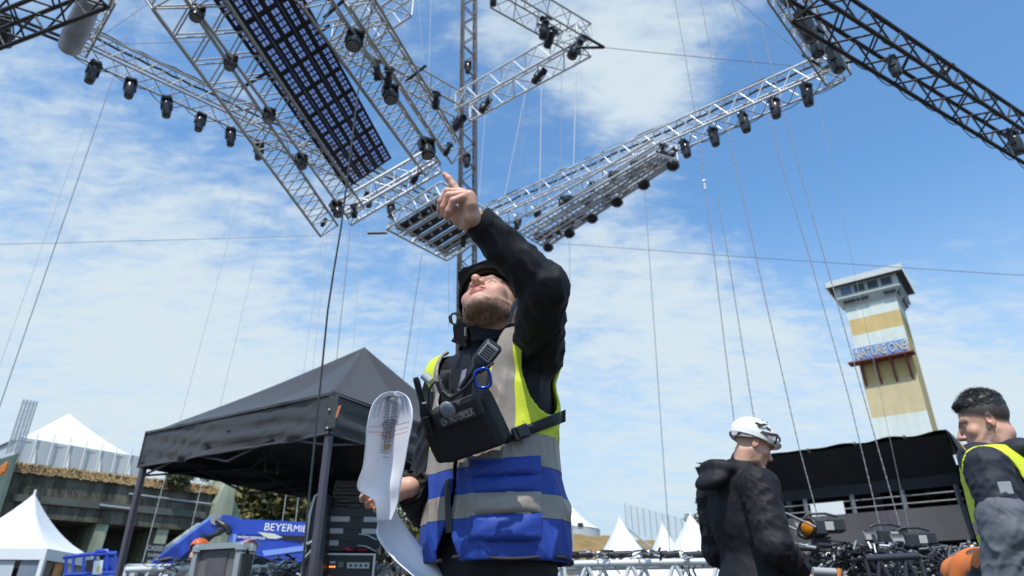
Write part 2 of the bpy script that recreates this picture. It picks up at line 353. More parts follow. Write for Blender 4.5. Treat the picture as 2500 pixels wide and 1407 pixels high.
def bunker():
    ZT = 6.65; A = atZ(30, 1150, ZT); B = atZ(520, 1206, ZT); A.z = B.z = 0; d = (B - A); Lb = d.length; d.normalize(); b = Vector((-d.y, d.x, 0)); up = Vector((0, 0, 1))
    R = Matrix((d, b, up)).transposed()
    root = thing('bunker', 'weathered green-grey concrete bunker with grass on its roof, behind the black gazebo', 'bunker', A)
    P = lambda s, t, z: A + d * s + b * t + up * z
    def bx(mb, s0, s1, t0, t1, z0, z1): mb.box(P((s0 + s1) / 2, (t0 + t1) / 2, (z0 + z1) / 2), (s1 - s0, t1 - t0, z1 - z0), R)
    m = MB(); bx(m, 0, Lb, 0, 9, 4.82, ZT); m.build('upper_wall', CONC, root)
    m = MB(); bx(m, .3, Lb - .2, -.12, -.003, 5.42, 5.72); m.build('ledge', CONCD, root)
    m = MB(); bx(m, -.1, Lb + .1, 3.4, 3.9, 0, 4.815); m.build('back_wall', CONCD, root)
    for s in (1.0, 3.55, 6.2):
        m = MB(); vs = [P(s, .1, 0), P(s + .5, .1, 0), P(s + .5 + .25, .1, 4.815), P(s + .25, .1, 4.815)]; m.slab(vs, b * 3.2); m.build('pier', CONCL, root)
    m = MB(); m.slab([P(Lb + .003, -.6, 0), P(Lb + .9, -.6, 0), P(Lb + .9, -.6, ZT + .9), P(Lb + .45, -.6, ZT + .9), P(Lb + .003, -.6, ZT - .5)], b * 5); m.build('buttress', CONCL, root)
    m = MB(); m.slab([P(Lb + .95, 0, 0), P(Lb + 4.2, 1.6, 0), P(Lb + 4.2, 1.6, 3.1), P(Lb + .95, 0, ZT + .1)], b * .6); m.build('wing_wall', CONCL, root)
    m = MB(); m.slab([P(-.004, -.4, 0), P(-3.5, -2.5, 0), P(-3.5, -2.5, 5.2), P(-.004, -.4, ZT + .7)], b * .6); m.build('wing_wall', CONCL, root)
    m = MB(); m.tube([P(Lb * .55, -.1, 6.2), P(Lb, -.1, 6.12)], .06); m.build('pipe', GALV, root)
    m = MB(); m.tube([P(Lb * .42, -.2, 5.56), P(Lb * .6, -.2, 5.52)], .06); m.build('pipe', GALV, root)
    # turf strip on the roof
    m = MB(); rr = random.Random(4)
    m.grid(lambda u, v: P(u * (Lb + .8), -.15 + v * 8.9, ZT + .004 + (.32 if v > .01 else -.05) * (1 if 0 < v else 1) + .28 * math.sin(min(1, v * 5) * 1.57) + rr.uniform(-.04, .04)), 90, 12)
    o = m.build('turf', GRASS, root, kind='stuff')
    m = MB()
    for k in range(900):
        s = rr.uniform(0, Lb + .7); t = rr.uniform(-.25, .4); h = rr.uniform(.08, .26); p = P(s, t, ZT + .22); q = p + Vector((rr.uniform(-.2, .2), rr.uniform(-.2, .05), rr.choice((-1, 1)) * h * .8)); w = d * .035
        m.add([p - w, p + w, q], [(0, 1, 2)])
    m.build('grass_tufts', GRASS, root, kind='stuff')
    # dark sign in the opening
    c = atY(385, 1348, (A + d * Lb * .7).y - .3); s = thing('sign_board', 'dark sign board with pale lettering in the bunker opening', 'sign', c - up * .4)
    m = MB(); m.box(c, (1.15, .06, .72), R); m.build('board', mat('sign_dark', (.02, .02, .02), .6), s)
    lettering('CASSELER', .3, frame(c - b * .034 + up * .14, d, up), WHITEG, s, 1.0); lettering('EXPRESS', .2, frame(c - b * .034 - up * .16, d, up), WHITEG, s, .8)
    return A, d, b, Lb, P
BA, Bd, Bb, BL, BP = bunker()
def marquee():
    up = Vector((0, 0, 1)); z0, z1 = 7.0, 9.45
    A = atZ(45, 1066, z1); B = atZ(352, 1117, z1); A.z = B.z = 0; d = (B - A); L = d.length; d.normalize(); b = Vector((-d.y, d.x, 0)); D = 9.0
    root = thing('marquee', 'large white pole marquee with pale grey walls on top of the concrete bunker', 'marquee', A + up * z0)
    P = lambda s, t, z: A + d * s + b * t + up * z
    pk = P(L * .52, D * .5, 12.2)
    def roof(u, v):         # two concave faces round a ridge point
        a = u * 2 * math.pi; k = max(abs(math.cos(a)), abs(math.sin(a))); e = P(L * .5 + L * .52 * math.cos(a) / k, D * .5 + D * .5 * math.sin(a) / k, z1 - .15)
        w = v; p = e.lerp(pk, w); p.z = e.z + (pk.z - e.z) * (w ** 1.25); return p
    m = MB(); m.grid(roof, 64, 12); m.build('roof', WHITE, root)
    m = MB(); m.grid(lambda u, v: P(u * L, .03 * math.sin(u * 26), z0 + v * (z1 - z0)), 60, 2); m.build('wall', WHITEG, root)
    m = MB(); m.grid(lambda u, v: P(0, u * D, z0 + v * (z1 - z0)), 4, 2); m.build('wall', WHITEG, root)
    m = MB(); m.grid(lambda u, v: P(L, u * D, z0 + v * (z1 - z0)), 4, 2); m.build('wall', WHITEG, root)
    for i in range(9):
        m = MB(); m.cyl(P(L * i / 8, -.1, z0 - .3), P(L * i / 8, -.1, z1 + .35), .035, n=6); m.build('pole', WHITE, root)
    for i in range(4):
        m = MB(); s = L * (i + .55) / 4; m.add([P(s - .25, -.08, z0), P(s + .35, -.2, z0), P(s + .02, -.1, z1 - .4)], [(0, 1, 2)]); m.build('wall_flap', WHITE, root)
    s = L * .69; m = MB(); m.slab([P(s - .3, -.14, z0), P(s + .35, -.14, z0), P(s + .05, -.14, z0 + .75)], b * -.02); m.build('entrance', DARK, root)  # flat dark slab; shade inside the entrance put into its colour
marquee()
def mesh_fence(name, a, b2, h, n, label, sag=0.0):
    a, b2 = Vector(a), Vector(b2); up = Vector((0, 0, 1)); root = thing(name, label, 'fence', a); d = b2 - a
    for i in range(n + 1):
        p = a + d * i / n; m = MB(); m.cyl(p, p + up * h, .03, n=6); m.build('post', GALV, root)
    m = MB(); k = 7
    for i in range(k): m.tube([a + up * h * (i + .5) / k, b2 + up * h * (i + .5) / k], .006, 4)
    for i in range(n * 8): p = a + d * (i + .5) / (n * 8); m.cyl(p, p + up * h, .005, n=4)
    m.build('wire_mesh', GALV, root, kind='stuff')
mesh_fence('mesh_fence', atY(15, 1108, 27), atY(54, 1100, 30), 2.2, 4, 'leaning galvanised mesh fence at the left edge of the bunker roof')
p0 = BP(BL * .80, 1.2, 6.9); p1 = BP(BL + .5, 1.2, 6.8); mesh_fence('mesh_fence', p0, p1, 1.6, 6, 'galvanised fence on the bunker roof just above the gazebo leg gap')
mesh_fence('mesh_fence', atY(1530, 1300, 62), atY(1720, 1352, 60), 2.4, 12, 'wire mesh fence on the slope between the white pagoda tents')
# orange and grey clutter by the left wing wall
o = MB()
for k in range(2): o.bbox(atY(5 + 8 * k, 1148 - 6 * k, 26), (.12, .15, .4), .03)
single(o, 'barrier_board', mat('orange_plastic', (.62, .19, .03), .5), 'orange barrier boards leaning at the left corner of the bunker', 'barrier')

def pagoda(c, half, ez, pz, rot, label, group=None, walls=0, vh=.32):
    c = Vector(c); up = Vector((0, 0, 1)); ax = Vector((math.cos(rot), math.sin(rot), 0)); ay = Vector((-math.sin(rot), math.cos(rot), 0))
    root = thing('pagoda_tent', label, 'tent', c, group); P = lambda x, y, z: c + ax * (x * half) + ay * (y * half) + up * z
    def roof(u, v):
        a = u * 2 * math.pi + math.pi / 4; k = max(abs(math.cos(a)), abs(math.sin(a))); x, y = math.cos(a) / k, math.sin(a) / k; w = v * .985
        r = (1 - w); z = ez + (pz - ez) * (w ** 2.1 * .72 + .28 * w)
        corner = (abs(x) * abs(y)); return P(x * r, y * r, z - .0 * corner)
    m = MB(); m.grid(roof, 32, 18); m.build('roof', WHITE, root)
    m = MB(); m.cyl(P(0, 0, pz - .08), P(0, 0, pz + .12), .05, .03, 8); m.build('finial', WHITE, root)
    for k in range(4):
        x0, y0 = [(1, 1), (-1, 1), (-1, -1), (1, -1)][k]; x1, y1 = [(-1, 1), (-1, -1), (1, -1), (1, 1)][k]
        m = MB(); m.grid(lambda u, v: P((x0 + (x1 - x0) * u) * 1.004, (y0 + (y1 - y0) * u) * 1.004, ez - vh * v + .01), 6, 1); m.build('valance', WHITE, root)
        m = MB(); m.box(P(x0 * .97, y0 * .97, ez / 2), (.12, .12, ez - .02)); m.build('leg', WHITE, root)
        if k < walls:
            for j in range(5):
                u0, u1 = (j + .12) / 5, (j + .88) / 5; q = [P((x0 + (x1 - x0) * u) * .96, (y0 + (y1 - y0) * u) * .96, z) for u, z in ((u0, .1), (u1, .1), (u1, ez - vh), (u0, ez - vh))]
                m = MB(); m.slab(q, up * .0 + (c - (q[0] + q[1]) / 2).normalized() * .04); m.build('wall_panel', [WHITEG, mat('tent_window', (.18, .22, .27), .2), WHITEG, mat('brown_panel', (.16, .11, .09), .6), mat('poster_orange', (.6, .25, .08), .6, var=.45, scale=3)][(j + k) % 5], root)
pk = atY(85, 1205, 23.6); pagoda((pk.x, 23.6, 0), 1.8, 2.75, pk.z, .10, 'white pagoda tent with windowed walls at the left edge, below the bunker', walls=4)
for (px, py, Y, hf, lb) in ((1512, 1262, 40, 2.6, 'white pagoda tent roof leftmost of the three beside the grassy hill'), (1616, 1276, 46, 2.4, 'smaller white pagoda roof in the middle of the three'), (1684, 1253, 40, 2.9, 'tallest white pagoda roof, just left of the man in the white helmet')):
    pk = atY(px, py, Y); pagoda((pk.x, Y, 0), hf * 1.02, 2.6, pk.z, .12, lb, 'pagoda tents by the hill', vh=.3)
def hill_tent():
    Y = 74; pk = atY(1362, 1185, Y); e = atY(1476, 1284, Y - 4); up = Vector((0, 0, 1)); R = (e.x - pk.x); zb = e.z - .6
    root = thing('pole_tent', 'large pale pole tent standing on the grassy hill behind the pointing man', 'marquee', (pk.x, Y, zb - .5))
    def roof(u, v): a = u * 2 * math.pi; r = R * (1 - v) + .05; return (pk.x + r * math.cos(a), Y + r * math.sin(a), e.z + (pk.z - e.z) * (.45 * v + .55 * v ** 2.2))
    m = MB(); m.grid(roof, 24, 14); m.build('roof', WHITE, root)
    m = MB(); m.grid(lambda u, v: (pk.x + R * math.cos(u * 6.2832), Y + R * math.sin(u * 6.2832), e.z - v * 1.6), 32, 1); m.build('wall', WHITEG, root)
hill_tent()
def lamp_post():
    p = atY(1397, 1290, 44); root = thing('lamp_post', 'grey floodlight post standing in front of the grassy hill', 'lamp post', (p.x, 44, 0))
    m = MB(); m.cyl((p.x, 44, 0), (p.x, 44, p.z), .07, .05); m.build('post', GALV, root)
    m = MB(); m.box((p.x + .2, 44, p.z), (.9, .08, .08)); m.build('crossbar', GALV, root)
    for dx in (-.2, .5): m = MB(); m.bbox((p.x + dx, 43.9, p.z + .18), (.34, .2, .24), .03); m.build('floodlight', mat('lamp_black', (.02, .02, .02), .5), root)
lamp_post()
def stair_rail():
    a, b2 = atY(1533, 1292, 54), atY(1592, 1338, 50); root = thing('stair_railing', 'grey stair railings running down the slope between two pagoda tents', 'railing', b2)
    for k in range(3): m = MB(); o = Vector((0, .4 * k, -.42 * k)); m.tube([a + o, b2 + o], .09, 6); m.build('rail', GALV, root)
    m = MB(); m.slab([a + Vector((0, 0, -1.6)), b2 + Vector((0, 0, -1.6)), b2 + Vector((0, 1.6, -1.6)), a + Vector((0, 1.6, -1.6))], (0, 0, -.2)); m.build('steps', CONCL, root)
stair_rail()
def tree(c, r, h, zc, label, seed, leaf, group=None, n=2600, size=.3):
    rr = random.Random(seed); c = Vector(c); root = thing('tree', label, 'tree', c, group)
    m = MB(); m.tube([c, c + Vector((.1, 0, zc * .6)), c + Vector((0, .1, zc + h * .3))], .2, 7, radii=[.22, .17, .06])
    for k in range(7):
        a = rr.uniform(0, 6.28); z0 = zc * rr.uniform(.4, .9); m.tube([c + Vector((0, 0, z0)), c + Vector((math.cos(a) * r * .4, math.sin(a) * r * .4, z0 + h * .25)), c + Vector((math.cos(a) * r * .8, math.sin(a) * r * .8, zc + h * rr.uniform(0, .3)))], .05, 5, radii=[.09, .06, .02])
    m.build('trunk', mat('bark', (.07, .05, .035), .9), root)
    cl = [(Vector((rr.gauss(0, .45) * r, rr.gauss(0, .45) * r, zc + rr.uniform(-.5, .5) * h)), rr.uniform(.25, .5) * r) for _ in range(26)]
    for li, lm in enumerate(leaf):
        m = MB()
        for k in range(n // len(leaf)):
            p0, cr = rr.choice(cl); v = Vector((rr.gauss(0, 1), rr.gauss(0, 1), rr.gauss(0, 1))).normalized() * cr * rr.uniform(.6, 1.05); p = c + p0 + v
            a = Vector((rr.gauss(0, 1), rr.gauss(0, 1), rr.gauss(0, 1))).normalized(); b2 = a.orthogonal().normalized(); s = size * rr.uniform(.5, 1.1)
            m.add([p - a * s, p + b2 * s * .5, p + a * s, p - b2 * s * .5], [(0, 1, 2, 3)])
        m.build('crown', lm, root, kind='stuff')
LF = [mat('leaf_olive', (.085, .085, .018), .7, var=.3), mat('leaf_dark', (.03, .045, .012), .7, var=.3), mat('leaf_yellow', (.15, .13, .025), .7, var=.3)]
for i, (px, py, Y, r, h, lb) in enumerate(((600, 1215, 44, 2.6, 3.2, 'dense olive shrub tree just behind the bunker buttress'), (675, 1225, 45, 3.0, 3.6, 'broad olive tree seen under the gazebo between its hanging chains'), (745, 1240, 46, 2.8, 3.6, 'dark olive tree left of the gazebo front leg'), (960, 1290, 46, 3, 3, 'olive tree seen between the amplifier rack and the paper plan'))):
    p = atY(px, py, Y); tree((p.x, Y, 0), r, h, p.z - .4, lb, i + 11, LF, 'trees behind the bunker')
p = atY(1728, 1292, 52); tree((p.x, 52, 0), 1.1, 4.2, p.z, 'slim tree partly hidden behind the man in the white helmet', 31, LF[:2], n=900)
p = atY(398, 1160, 33.0); tree((p.x, p.y + 1.5, 6.6), .8, .7, .55, 'small green shrub growing on the bunker roof by the gazebo', 33, LF[:2], n=700, size=.14)

def tower():
    M0 = Vector((28.0, 45.0, 0)); a = Vector((-2.74, 2.1, 0)); a.normalize(); b = Vector((-a.y, a.x, 0)); b = b if b.y > 0 else -b; up = Vector((0, 0, 1)); w = 3.45
    root = thing('watchtower', 'tall yellow and white striped concrete watchtower with a glazed cabin and a sign', 'tower', M0 + a * w / 2 + b * w / 2)
    P = lambda s, t, z: M0 + a * s + b * t + up * z
    zz = lambda px, py: atY(px, py, 45).z
    Z = [0, zz(2263, 1002), zz(2247, 917), zz(2228, 838), zz(2217, 794), zz(2210, 755), zz(2206, 724)]
    yel = mat('tower_yellow', (.62, .46, .20), .85, var=.10, scale=.8); tan = mat('tower_tan', (.60, .50, .29), .85, var=.09, scale=.8); whi = mat('tower_white', (.66, .72, .66), .85, var=.07, scale=.9); gry = mat('tower_grey', (.50, .55, .54), .8, var=.06, scale=1)
    yd = mat('tower_yellow_shaded', (.50, .39, .17), .85, var=.08)  # darker yellow: shade on the side face put into its colour
    for m_ in (yel, tan, whi, yd): streaks(m_, .91, 1.03, 2.0)
    for i, mm in enumerate((whi, tan, yel, whi, yel, whi)):
        m = MB(); z0, z1 = Z[i], Z[i + 1]
        vs = [P(0, 0, z0), P(w, 0, z0), P(w, w, z0), P(0, w, z0), P(0, 0, z1), P(w, 0, z1), P(w, w, z1), P(0, w, z1)]
        m.add(vs, [(1, 0, 4, 5), (2, 1, 5, 6), (3, 2, 6, 7)]); m.build('painted_band', mm, root)
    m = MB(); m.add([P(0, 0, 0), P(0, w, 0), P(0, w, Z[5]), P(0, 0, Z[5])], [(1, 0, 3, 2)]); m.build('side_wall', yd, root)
    m = MB(); m.add([P(0, 0, Z[5]), P(0, w, Z[5]), P(0, w, Z[6]), P(0, 0, Z[6])], [(1, 0, 3, 2)]); m.build('side_wall', whi, root)
    # cabin
    zc0, zc1 = Z[6], zz(2207, 664) - .38; e0, e1 = .0, .42
    zl = zc0 + (zc1 - zc0) * .38
    m = MB(); c0 = [P(-e0, -e0, zc0), P(w + e0, -e0, zc0), P(w + e0, w + e0, zc0), P(-e0, w + e0, zc0)]; c1 = [P(-e1, -e1, zl), P(w + e1, -e1, zl), P(w + e1, w + e1, zl), P(-e1, w + e1, zl)]; c2 = [v + up * (zc1 - zl) for v in c1]
    m.add(c0 + c1 + c2, [(4 * k + (i + 1) % 4, 4 * k + i, 4 * k + 4 + i, 4 * k + 4 + (i + 1) % 4) for k in (0, 1) for i in range(4)] + [(8, 9, 10, 11)]); m.build('cabin', gry, root)
    W2 = w + 2 * e1; zw0, zw1 = zl + (zc1 - zl) * .28, zl + (zc1 - zl) * .80
    glass = mat('tower_glass', (.012, .014, .018), .12, var=0); rev = mat('reveal', (.30, .33, .33), .8)
    for face in (0, 1, 2, 3):
        for j in range(4):
            s0 = -e1 + W2 * (.09 + .215 * j); s1 = s0 + W2 * .155
            o = -e1
            Q = (lambda s, t, z: P(s, o - t, z)) if face == 0 else ((lambda s, t, z: P(o - t, s, z)) if face == 1 else ((lambda s, t, z: P(s, w + e1 + t, z)) if face == 2 else (lambda s, t, z: P(w + e1 + t, s, z))))
            fr = MB()
            for (sa, sb, za, zb) in ((s0 - .05, s1 + .05, zw0 - .06, zw0), (s0 - .05, s1 + .05, zw1, zw1 + .06), (s0 - .05, s0, zw0, zw1), (s1, s1 + .05, zw0, zw1)):
                fr.slab([Q(sa, .06, za), Q(sb, .06, za), Q(sb, .06, zb), Q(sa, .06, zb)], Q(0, -.05, 0) - Q(0, 0, 0))
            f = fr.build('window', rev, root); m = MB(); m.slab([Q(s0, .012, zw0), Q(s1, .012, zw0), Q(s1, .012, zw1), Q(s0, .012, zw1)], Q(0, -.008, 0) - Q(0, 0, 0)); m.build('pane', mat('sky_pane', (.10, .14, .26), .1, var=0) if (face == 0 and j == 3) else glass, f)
            m = MB(); zv = zc0 + (zl - zc0) * .55; ee = e1 * .55; Q2 = (lambda s, t, z: P(s, -ee - t, z)) if face == 0 else (lambda s, t, z: P(-ee - t, s, z))
            if face < 2 and j != 1: m.slab([Q2(s0 - .1, .1, zv - .1), Q2(s1 + .05, .1, zv - .1), Q2(s1 + .05, .13, zv + .1), Q2(s0 - .1, .13, zv + .1)], Q2(0, -.06, 0) - Q2(0, 0, 0)); m.build('vent_slot', glass, root)
    m = MB()
    for face in (0, 1):
        for k in range(46):
            s = -e1 + W2 * k / 46; q = P(s, -e1 - .05, zl + .06) if face == 0 else P(-e1 - .05, s, zl + .06); m.box(q, (.05, .05, .16), Matrix((a, b, up)).transposed())
    m.build('sill_trim', whi, root, kind='stuff')
    # roof with corrugated fascia
    eo = .88; zr = zc1; th = .42; n = 34; m = MB(); Wr = w + 2 * eo
    m.slab([P(-eo, -eo, zr), P(w + eo, -eo, zr), P(w + eo, w + eo, zr), P(-eo, w + eo, zr)], up * .1); m.build('roof', mat('roof_dark', (.11, .12, .115), .8), root)
    m = MB()
    for face in range(4):
        pts = []
        for k in range(n * 2 + 1): s = -eo + Wr * k / (2 * n); off = .05 if (k // 1) % 2 else 0; pts.append((P(s, -eo - .02 - off, 0), P(-eo - .02 - off, s, 0), P(s, w + eo + .02 + off, 0), P(w + eo + .02 + off, s, 0))[face])
        vs = [p + up * (zr - .05) for p in pts] + [p + up * (zr + th) for p in pts]; k = len(pts); m.add(vs, [(i, i + 1, k + i + 1, k + i) for i in range(k - 1)])
    m.build('fascia', mat('fascia_white', (.62, .66, .64), .6, var=.05), root)
    # sign with shelf and brackets
    zs0, zs1 = zz(2231, 865), zz(2224, 836); red = mat('red_steel', (.19, .055, .04), .65)
    m = MB(); m.slab([P(-.25, -.95, zs0 - .1), P(w + .55, -.95, zs0 - .1), P(w + .55, -.003, zs0 - .1), P(-.25, -.003, zs0 - .1)], up * .1); m.build('shelf', red, root)
    m = MB(); m.slab([P(.02, -.62, zs0 + .03), P(w + .1, -.62, zs0 + .03), P(w + .1, -.62, zs1 + .12), P(.02, -.62, zs1 + .12)], b * .05); sp = m.build('sign_panel', mat('sign_blue', (.13, .27, .58), .6, var=.15, scale=2), root)
    cs = P(w / 2 + .05, -.66, (zs0 + zs1) / 2 + .07); lettering('NATURE ONE', .95, frame(cs, -a, up), mat('sign_yellow', (.66, .56, .36), .6), root, w * .97, .02)
    m = MB()
    for k in (0, 5, 12): s = w * (k + .3) / 13; m.slab([P(s, -.635, zs0 + .05), P(s + .05, -.635, zs0 + .05), P(s + .05, -.635, zs1 + .1), P(s, -.635, zs1 + .1)], b * -.004)
    m.build('sign_stripes', mat('sign_white', (.75, .78, .8), .6), root, kind='stuff')
    for k in range(4):
        s = .25 + k * (w - .5) / 3; m = MB(); zb = zs0 - 1.75
        m.slab([P(s, -.85, zs0 - .1), P(s, -.65, zs0 - .1), P(s, -.003, zb + .25), P(s, -.003, zb)], a * .12)
        m.box(P(s + .08, -.06, (zs0 + zb) / 2), (.12, .1, zs0 - zb - .3), Matrix((a, b, up)).transposed()); m.build('bracket', red, root)
tower()

BLK = mat('black_cloth', (.018, .018, .020), .75, var=.2, scale=2, bump=.15, bscale=8)
BLKG = mat('grey_black_gauze', (.085, .08, .085), .8, var=.15, scale=1.2, bump=.2, bscale=5)
STEEL = mat('dull_steel', (.22, .22, .23), .5, metal=.5, var=.1)
def stand():
    z1 = 5.25; R_ = atZ(2303, 1055, z1); L_ = atZ(1850, 1116, z1); R_.z = L_.z = 0; a = (L_ - R_); Ln = a.length; a.normalize(); b = Vector((a.y, -a.x, 0)); b = b if b.y > 0 else -b; up = Vector((0, 0, 1)); D = 5.0; Ln += 2
    root = thing('black_platform', 'black draped platform with a sloping canopy roof and railing below the watchtower', 'platform', R_)
    P = lambda s, t, z: R_ + a * s + b * t + up * z
    zz = lambda px, py: atY(px, py, R_.y).z
    zlow = zz(2338, 1152); zst = zz(2355, 1226); zsb = zz(2385, 1312); F = 1.6
    zlow = z1 - .75
    def roof(u, v):
        sag = .04 * math.sin(u * 5 * math.pi) ** 2; return P(-.1 + u * Ln, -.25 + v * (D + .5), z1 - sag * (1 - v) + .9 * v * 0 + .02 * math.sin(u * 40) + (.35 * v))
    m = MB(); m.grid(roof, 60, 6); m.build('canopy', BLK, root)
    m = MB(); m.grid(lambda u, v: P(-.05 + u * Ln, -.2 + .8 * v + .03 * math.sin(u * 31), z1 - .1 - v * .85), 60, 5); m.build('canopy_valance', BLK, root)
    m = MB(); m.grid(lambda u, v: P(u * Ln, .62, z1 - .95 - v * .32), 10, 1); m.build('fascia_beam', BLK, root)
    for k in range(5): s = .9 + k * 1.25; m = MB(); m.tube([P(s, -.28, z1 - .02), P(s - .25, .75, z1 - .62)], .04, 6); m.build('roof_strut', STEEL, root)
    zr = z1 - 1.27
    for k in range(6): s = .1 + k * 1.28; m = MB(); m.box(P(s, .5, (zst + zr) / 2), (.09, .09, zr - zst)); m.build('railing_post', STEEL, root)
    for j in range(2): m = MB(); m.tube([P(0, .5, zst + .14 + .2 * j), P(Ln, .5, zst + .14 + .2 * j)], .025, 6); m.build('rail', STEEL, root)
    m = MB(); m.grid(lambda u, v: P(u * Ln, .42 + .05 * math.sin(u * 23) * v, zst - v * (zst - zsb)), 50, 4); m.build('skirt', BLKG, root)
    m = MB(); m.grid(lambda u, v: P(-.12 - .55 * (v ** .6), -.2 + u * D, z1 + .3 * u - v * (z1 - .2)), 6, 8); m.build('side_drape', BLK, root)
    m = MB(); m.grid(lambda u, v: P(-.1 - .3 * v, -.22 + .3 * u, z1 - v * (z1 - .2)), 2, 6); m.build('side_drape', BLKG, root)
    m = MB(); m.slab([P(0, .45, zst - .3), P(Ln, .45, zst - .3), P(Ln, D, zst - .3), P(0, D, zst - .3)], up * .2); m.build('deck', DARK, root)
    m = MB(); m.slab([P(0, D, 0), P(Ln, D, 0), P(Ln, D, z1), P(0, D, z1)], b * .06); m.build('back_drape', BLK, root)
    m = MB(); m.slab([P(0, 1.5, 0), P(Ln, 1.5, 0), P(Ln, 1.5, zst - .31), P(0, 1.5, zst - .31)], b * .06); m.build('under_drape', BLK, root)
    for k in range(4): s = .15 + k * 1.7; m = MB(); m.tube([P(s, .5, 0), P(s, .5, zsb + .05)], .05, 8); m.build('leg', GALV, root)
    m = MB(); rr = random.Random(8)
    for k in range(26): s = .4 + rr.random() * (Ln - 1.5); m.box(P(s, D - .3, zr - .35 + rr.uniform(-.04, .04) - .03 * s), (rr.uniform(.15, .5), .03, rr.uniform(.02, .06)))
    m.build('painted_light_gap', mat('pale_gap_light', (.6, .65, .66), .6), root, kind='stuff')  # pale boxes, painted daylight as if showing through gaps at the back
    m = MB(); m.box(P(3.35, .46, zst + .17), (.9, .05, .36), Matrix((a, b, up)).transposed()); m.build('white_panel', WHITE, root)
    for k in range(5): s = 1 + k * 1.3; m = MB(); m.bbox(P(s, 3 + rr.random(), zst + .45), (.5, .5, .9), .04); m.build('equipment_box', mat('box_black', (.03, .03, .035), .6), root)
stand()
# ------------------------------------------------------------------ overhead rig
ALU = mat('aluminium', (.72, .73, .74), .36, metal=.35, var=.06, scale=8)
ALUD = mat('grey_tan_truss', (.44, .42, .39), .45, metal=.25, var=.12, scale=5)  # grey-tan aluminium; flare veil over the left trusses put into the colour
BRN = mat('dark_truss', (.060, .050, .046), .5, metal=.35, var=.2, scale=5)
FIX = mat('fixture_black', (.022, .022, .026), .38, var=.2, scale=9)
FIXG = mat('fixture_gloss', (.03, .03, .036), .2, var=.1)
LENS = mat('lens', (.16, .15, .14), .15, var=.35, scale=40)
ROPE = mat('steel_rope', (.30, .31, .33), .45, metal=.5, var=.1)
ROPEL = mat('pale_rope', (.55, .57, .60), .6, var=.08)
CHAIN = mat('chain_steel', (.27, .27, .26), .5, metal=.2, var=.2, scale=30)
_UC = None
def unit_rod():
    global _UC
    if _UC is None: m = MB(); m.cyl((0, 0, 0), (0, 0, 1), 1, n=6, caps=False); _UC = m
    return _UC
_RODS = {}
def rod(parent, name, a, b, r, mm):            # a brace as its own object, sharing one tube mesh per material
    if mm.name not in _RODS: me = unit_rod().mesh('rod'); me.materials.append(mm); _RODS[mm.name] = me
    o = bpy.data.objects.new(name, _RODS[mm.name]); COL.objects.link(o); o.parent = parent; d = Vector(b) - Vector(a)
    o.location = Vector(a) - parent.location; o.rotation_mode = 'QUATERNION'; o.rotation_quaternion = d.to_track_quat('Z', 'Y'); o.scale = (r, r, d.length); return o
def truss(a, b, w, mm, label, group=None, cr=.025, br=.012, bay=None, up=(0, 0, 1), single_braces=True, name='truss', tri=False, ladder=False, cable=False, h=None):
    a, b = Vector(a), Vector(b); d = b - a; L = d.length; d.normalize(); up = Vector(up); up = (up - d * up.dot(d)).normalized(); s = d.cross(up); h = h or w
    root = thing(name, label, 'truss', (a + b) / 2, group); bay = bay or w; n = max(2, round(L / bay))
    C4 = [a + s * (w / 2 * i) + up * (h / 2 * j) for i, j in ((-1, -1), (1, -1), (1, 1), (-1, 1))]
    for c in C4: m = MB(); m.cyl(c, c + d * L, cr, n=8); m.build('chord', mm, root)
    mb = MB()
    def brace(p, q):
        if single_braces: rod(root, 'brace', p, q, br, mm)
        else: mb.cyl(p, q, br, n=5, caps=False)
    for f in range(4):
        p, q = C4[f], C4[(f + 1) % 4]
        for k in range(n):
            t0, t1 = d * (L * k / n), d * (L * (k + 1) / n); tm = d * (L * (k + .5) / n)
            if ladder and f % 2 == 1: brace(p + t0, q + t0 + d * .12); brace(p + tm, q + tm + d * .12); continue
            brace(p + t0, q + tm); brace(q + tm, p + t1)
        brace(p, q); brace(p + d * L, q + d * L)
    if not single_braces: mb.build('braces', mm, root, kind='stuff')
    if cable:
        m = MB(); rr = random.Random(int(L * 100)); pts = [C4[2] * .5 + C4[3] * .5 + d * (L * k / 40) + s * rr.uniform(-.03, .03) + up * (rr.uniform(.0, .03)) for k in range(41)]; m.tube(pts, .028, 6)
        pts = [C4[2] + d * (L * k / 40) + up * (.03 + rr.uniform(-.03, .04)) for k in range(41)]; m.tube(pts, .018, 5)
        for k in range(0, 12): a_, b_ = C4[0] + d * (L * k / 12), C4[0] + d * (L * (k + 1) / 12); sg = rr.uniform(.06, .22); m.tube([a_.lerp(b_, t) - Vector((0, 0, sg * 4 * t * (1 - t))) for t in (0, .2, .4, .6, .8, 1)], .010, 5)
        m.build('cable_loom', FIX, root)
    return root
ZR = 11.5
# V of two long trusses
A0 = atZ(190, 100, ZR + .3); A1 = atZ(1070, 512, ZR - .2); E0 = atZ(1150, 552, ZR - .2); E1 = atZ(2050, 158, ZR + .2)
truss(A0, A1, .46, ALUD, 'long slender grey truss at the upper left with eight moving heads hanging under it', cr=.024, bay=.6, cable=True)
truss(E0, E1, .50, ALU, 'long bright aluminium truss rising to the right behind the raised arm with moving heads below', cr=.03, br=.016, bay=.62, cable=True)
F0 = atZ(1900, -40, ZR + .3); F1 = atZ(2040, 172, ZR + .1); truss(F0, F1 + (F1 - F0) * .02, .52, ALUD, 'short truss packed with stacked moving heads meeting the right end of the long bright truss', cr=.024, bay=.5)
K0 = atZ(255, -30, ZR + .3); K1 = atZ(185, 105, ZR + .2); truss(K0, K1, .5, ALUD, 'short truss at the upper left corner carrying a grey wrapped roll', cr=.022, bay=.5)
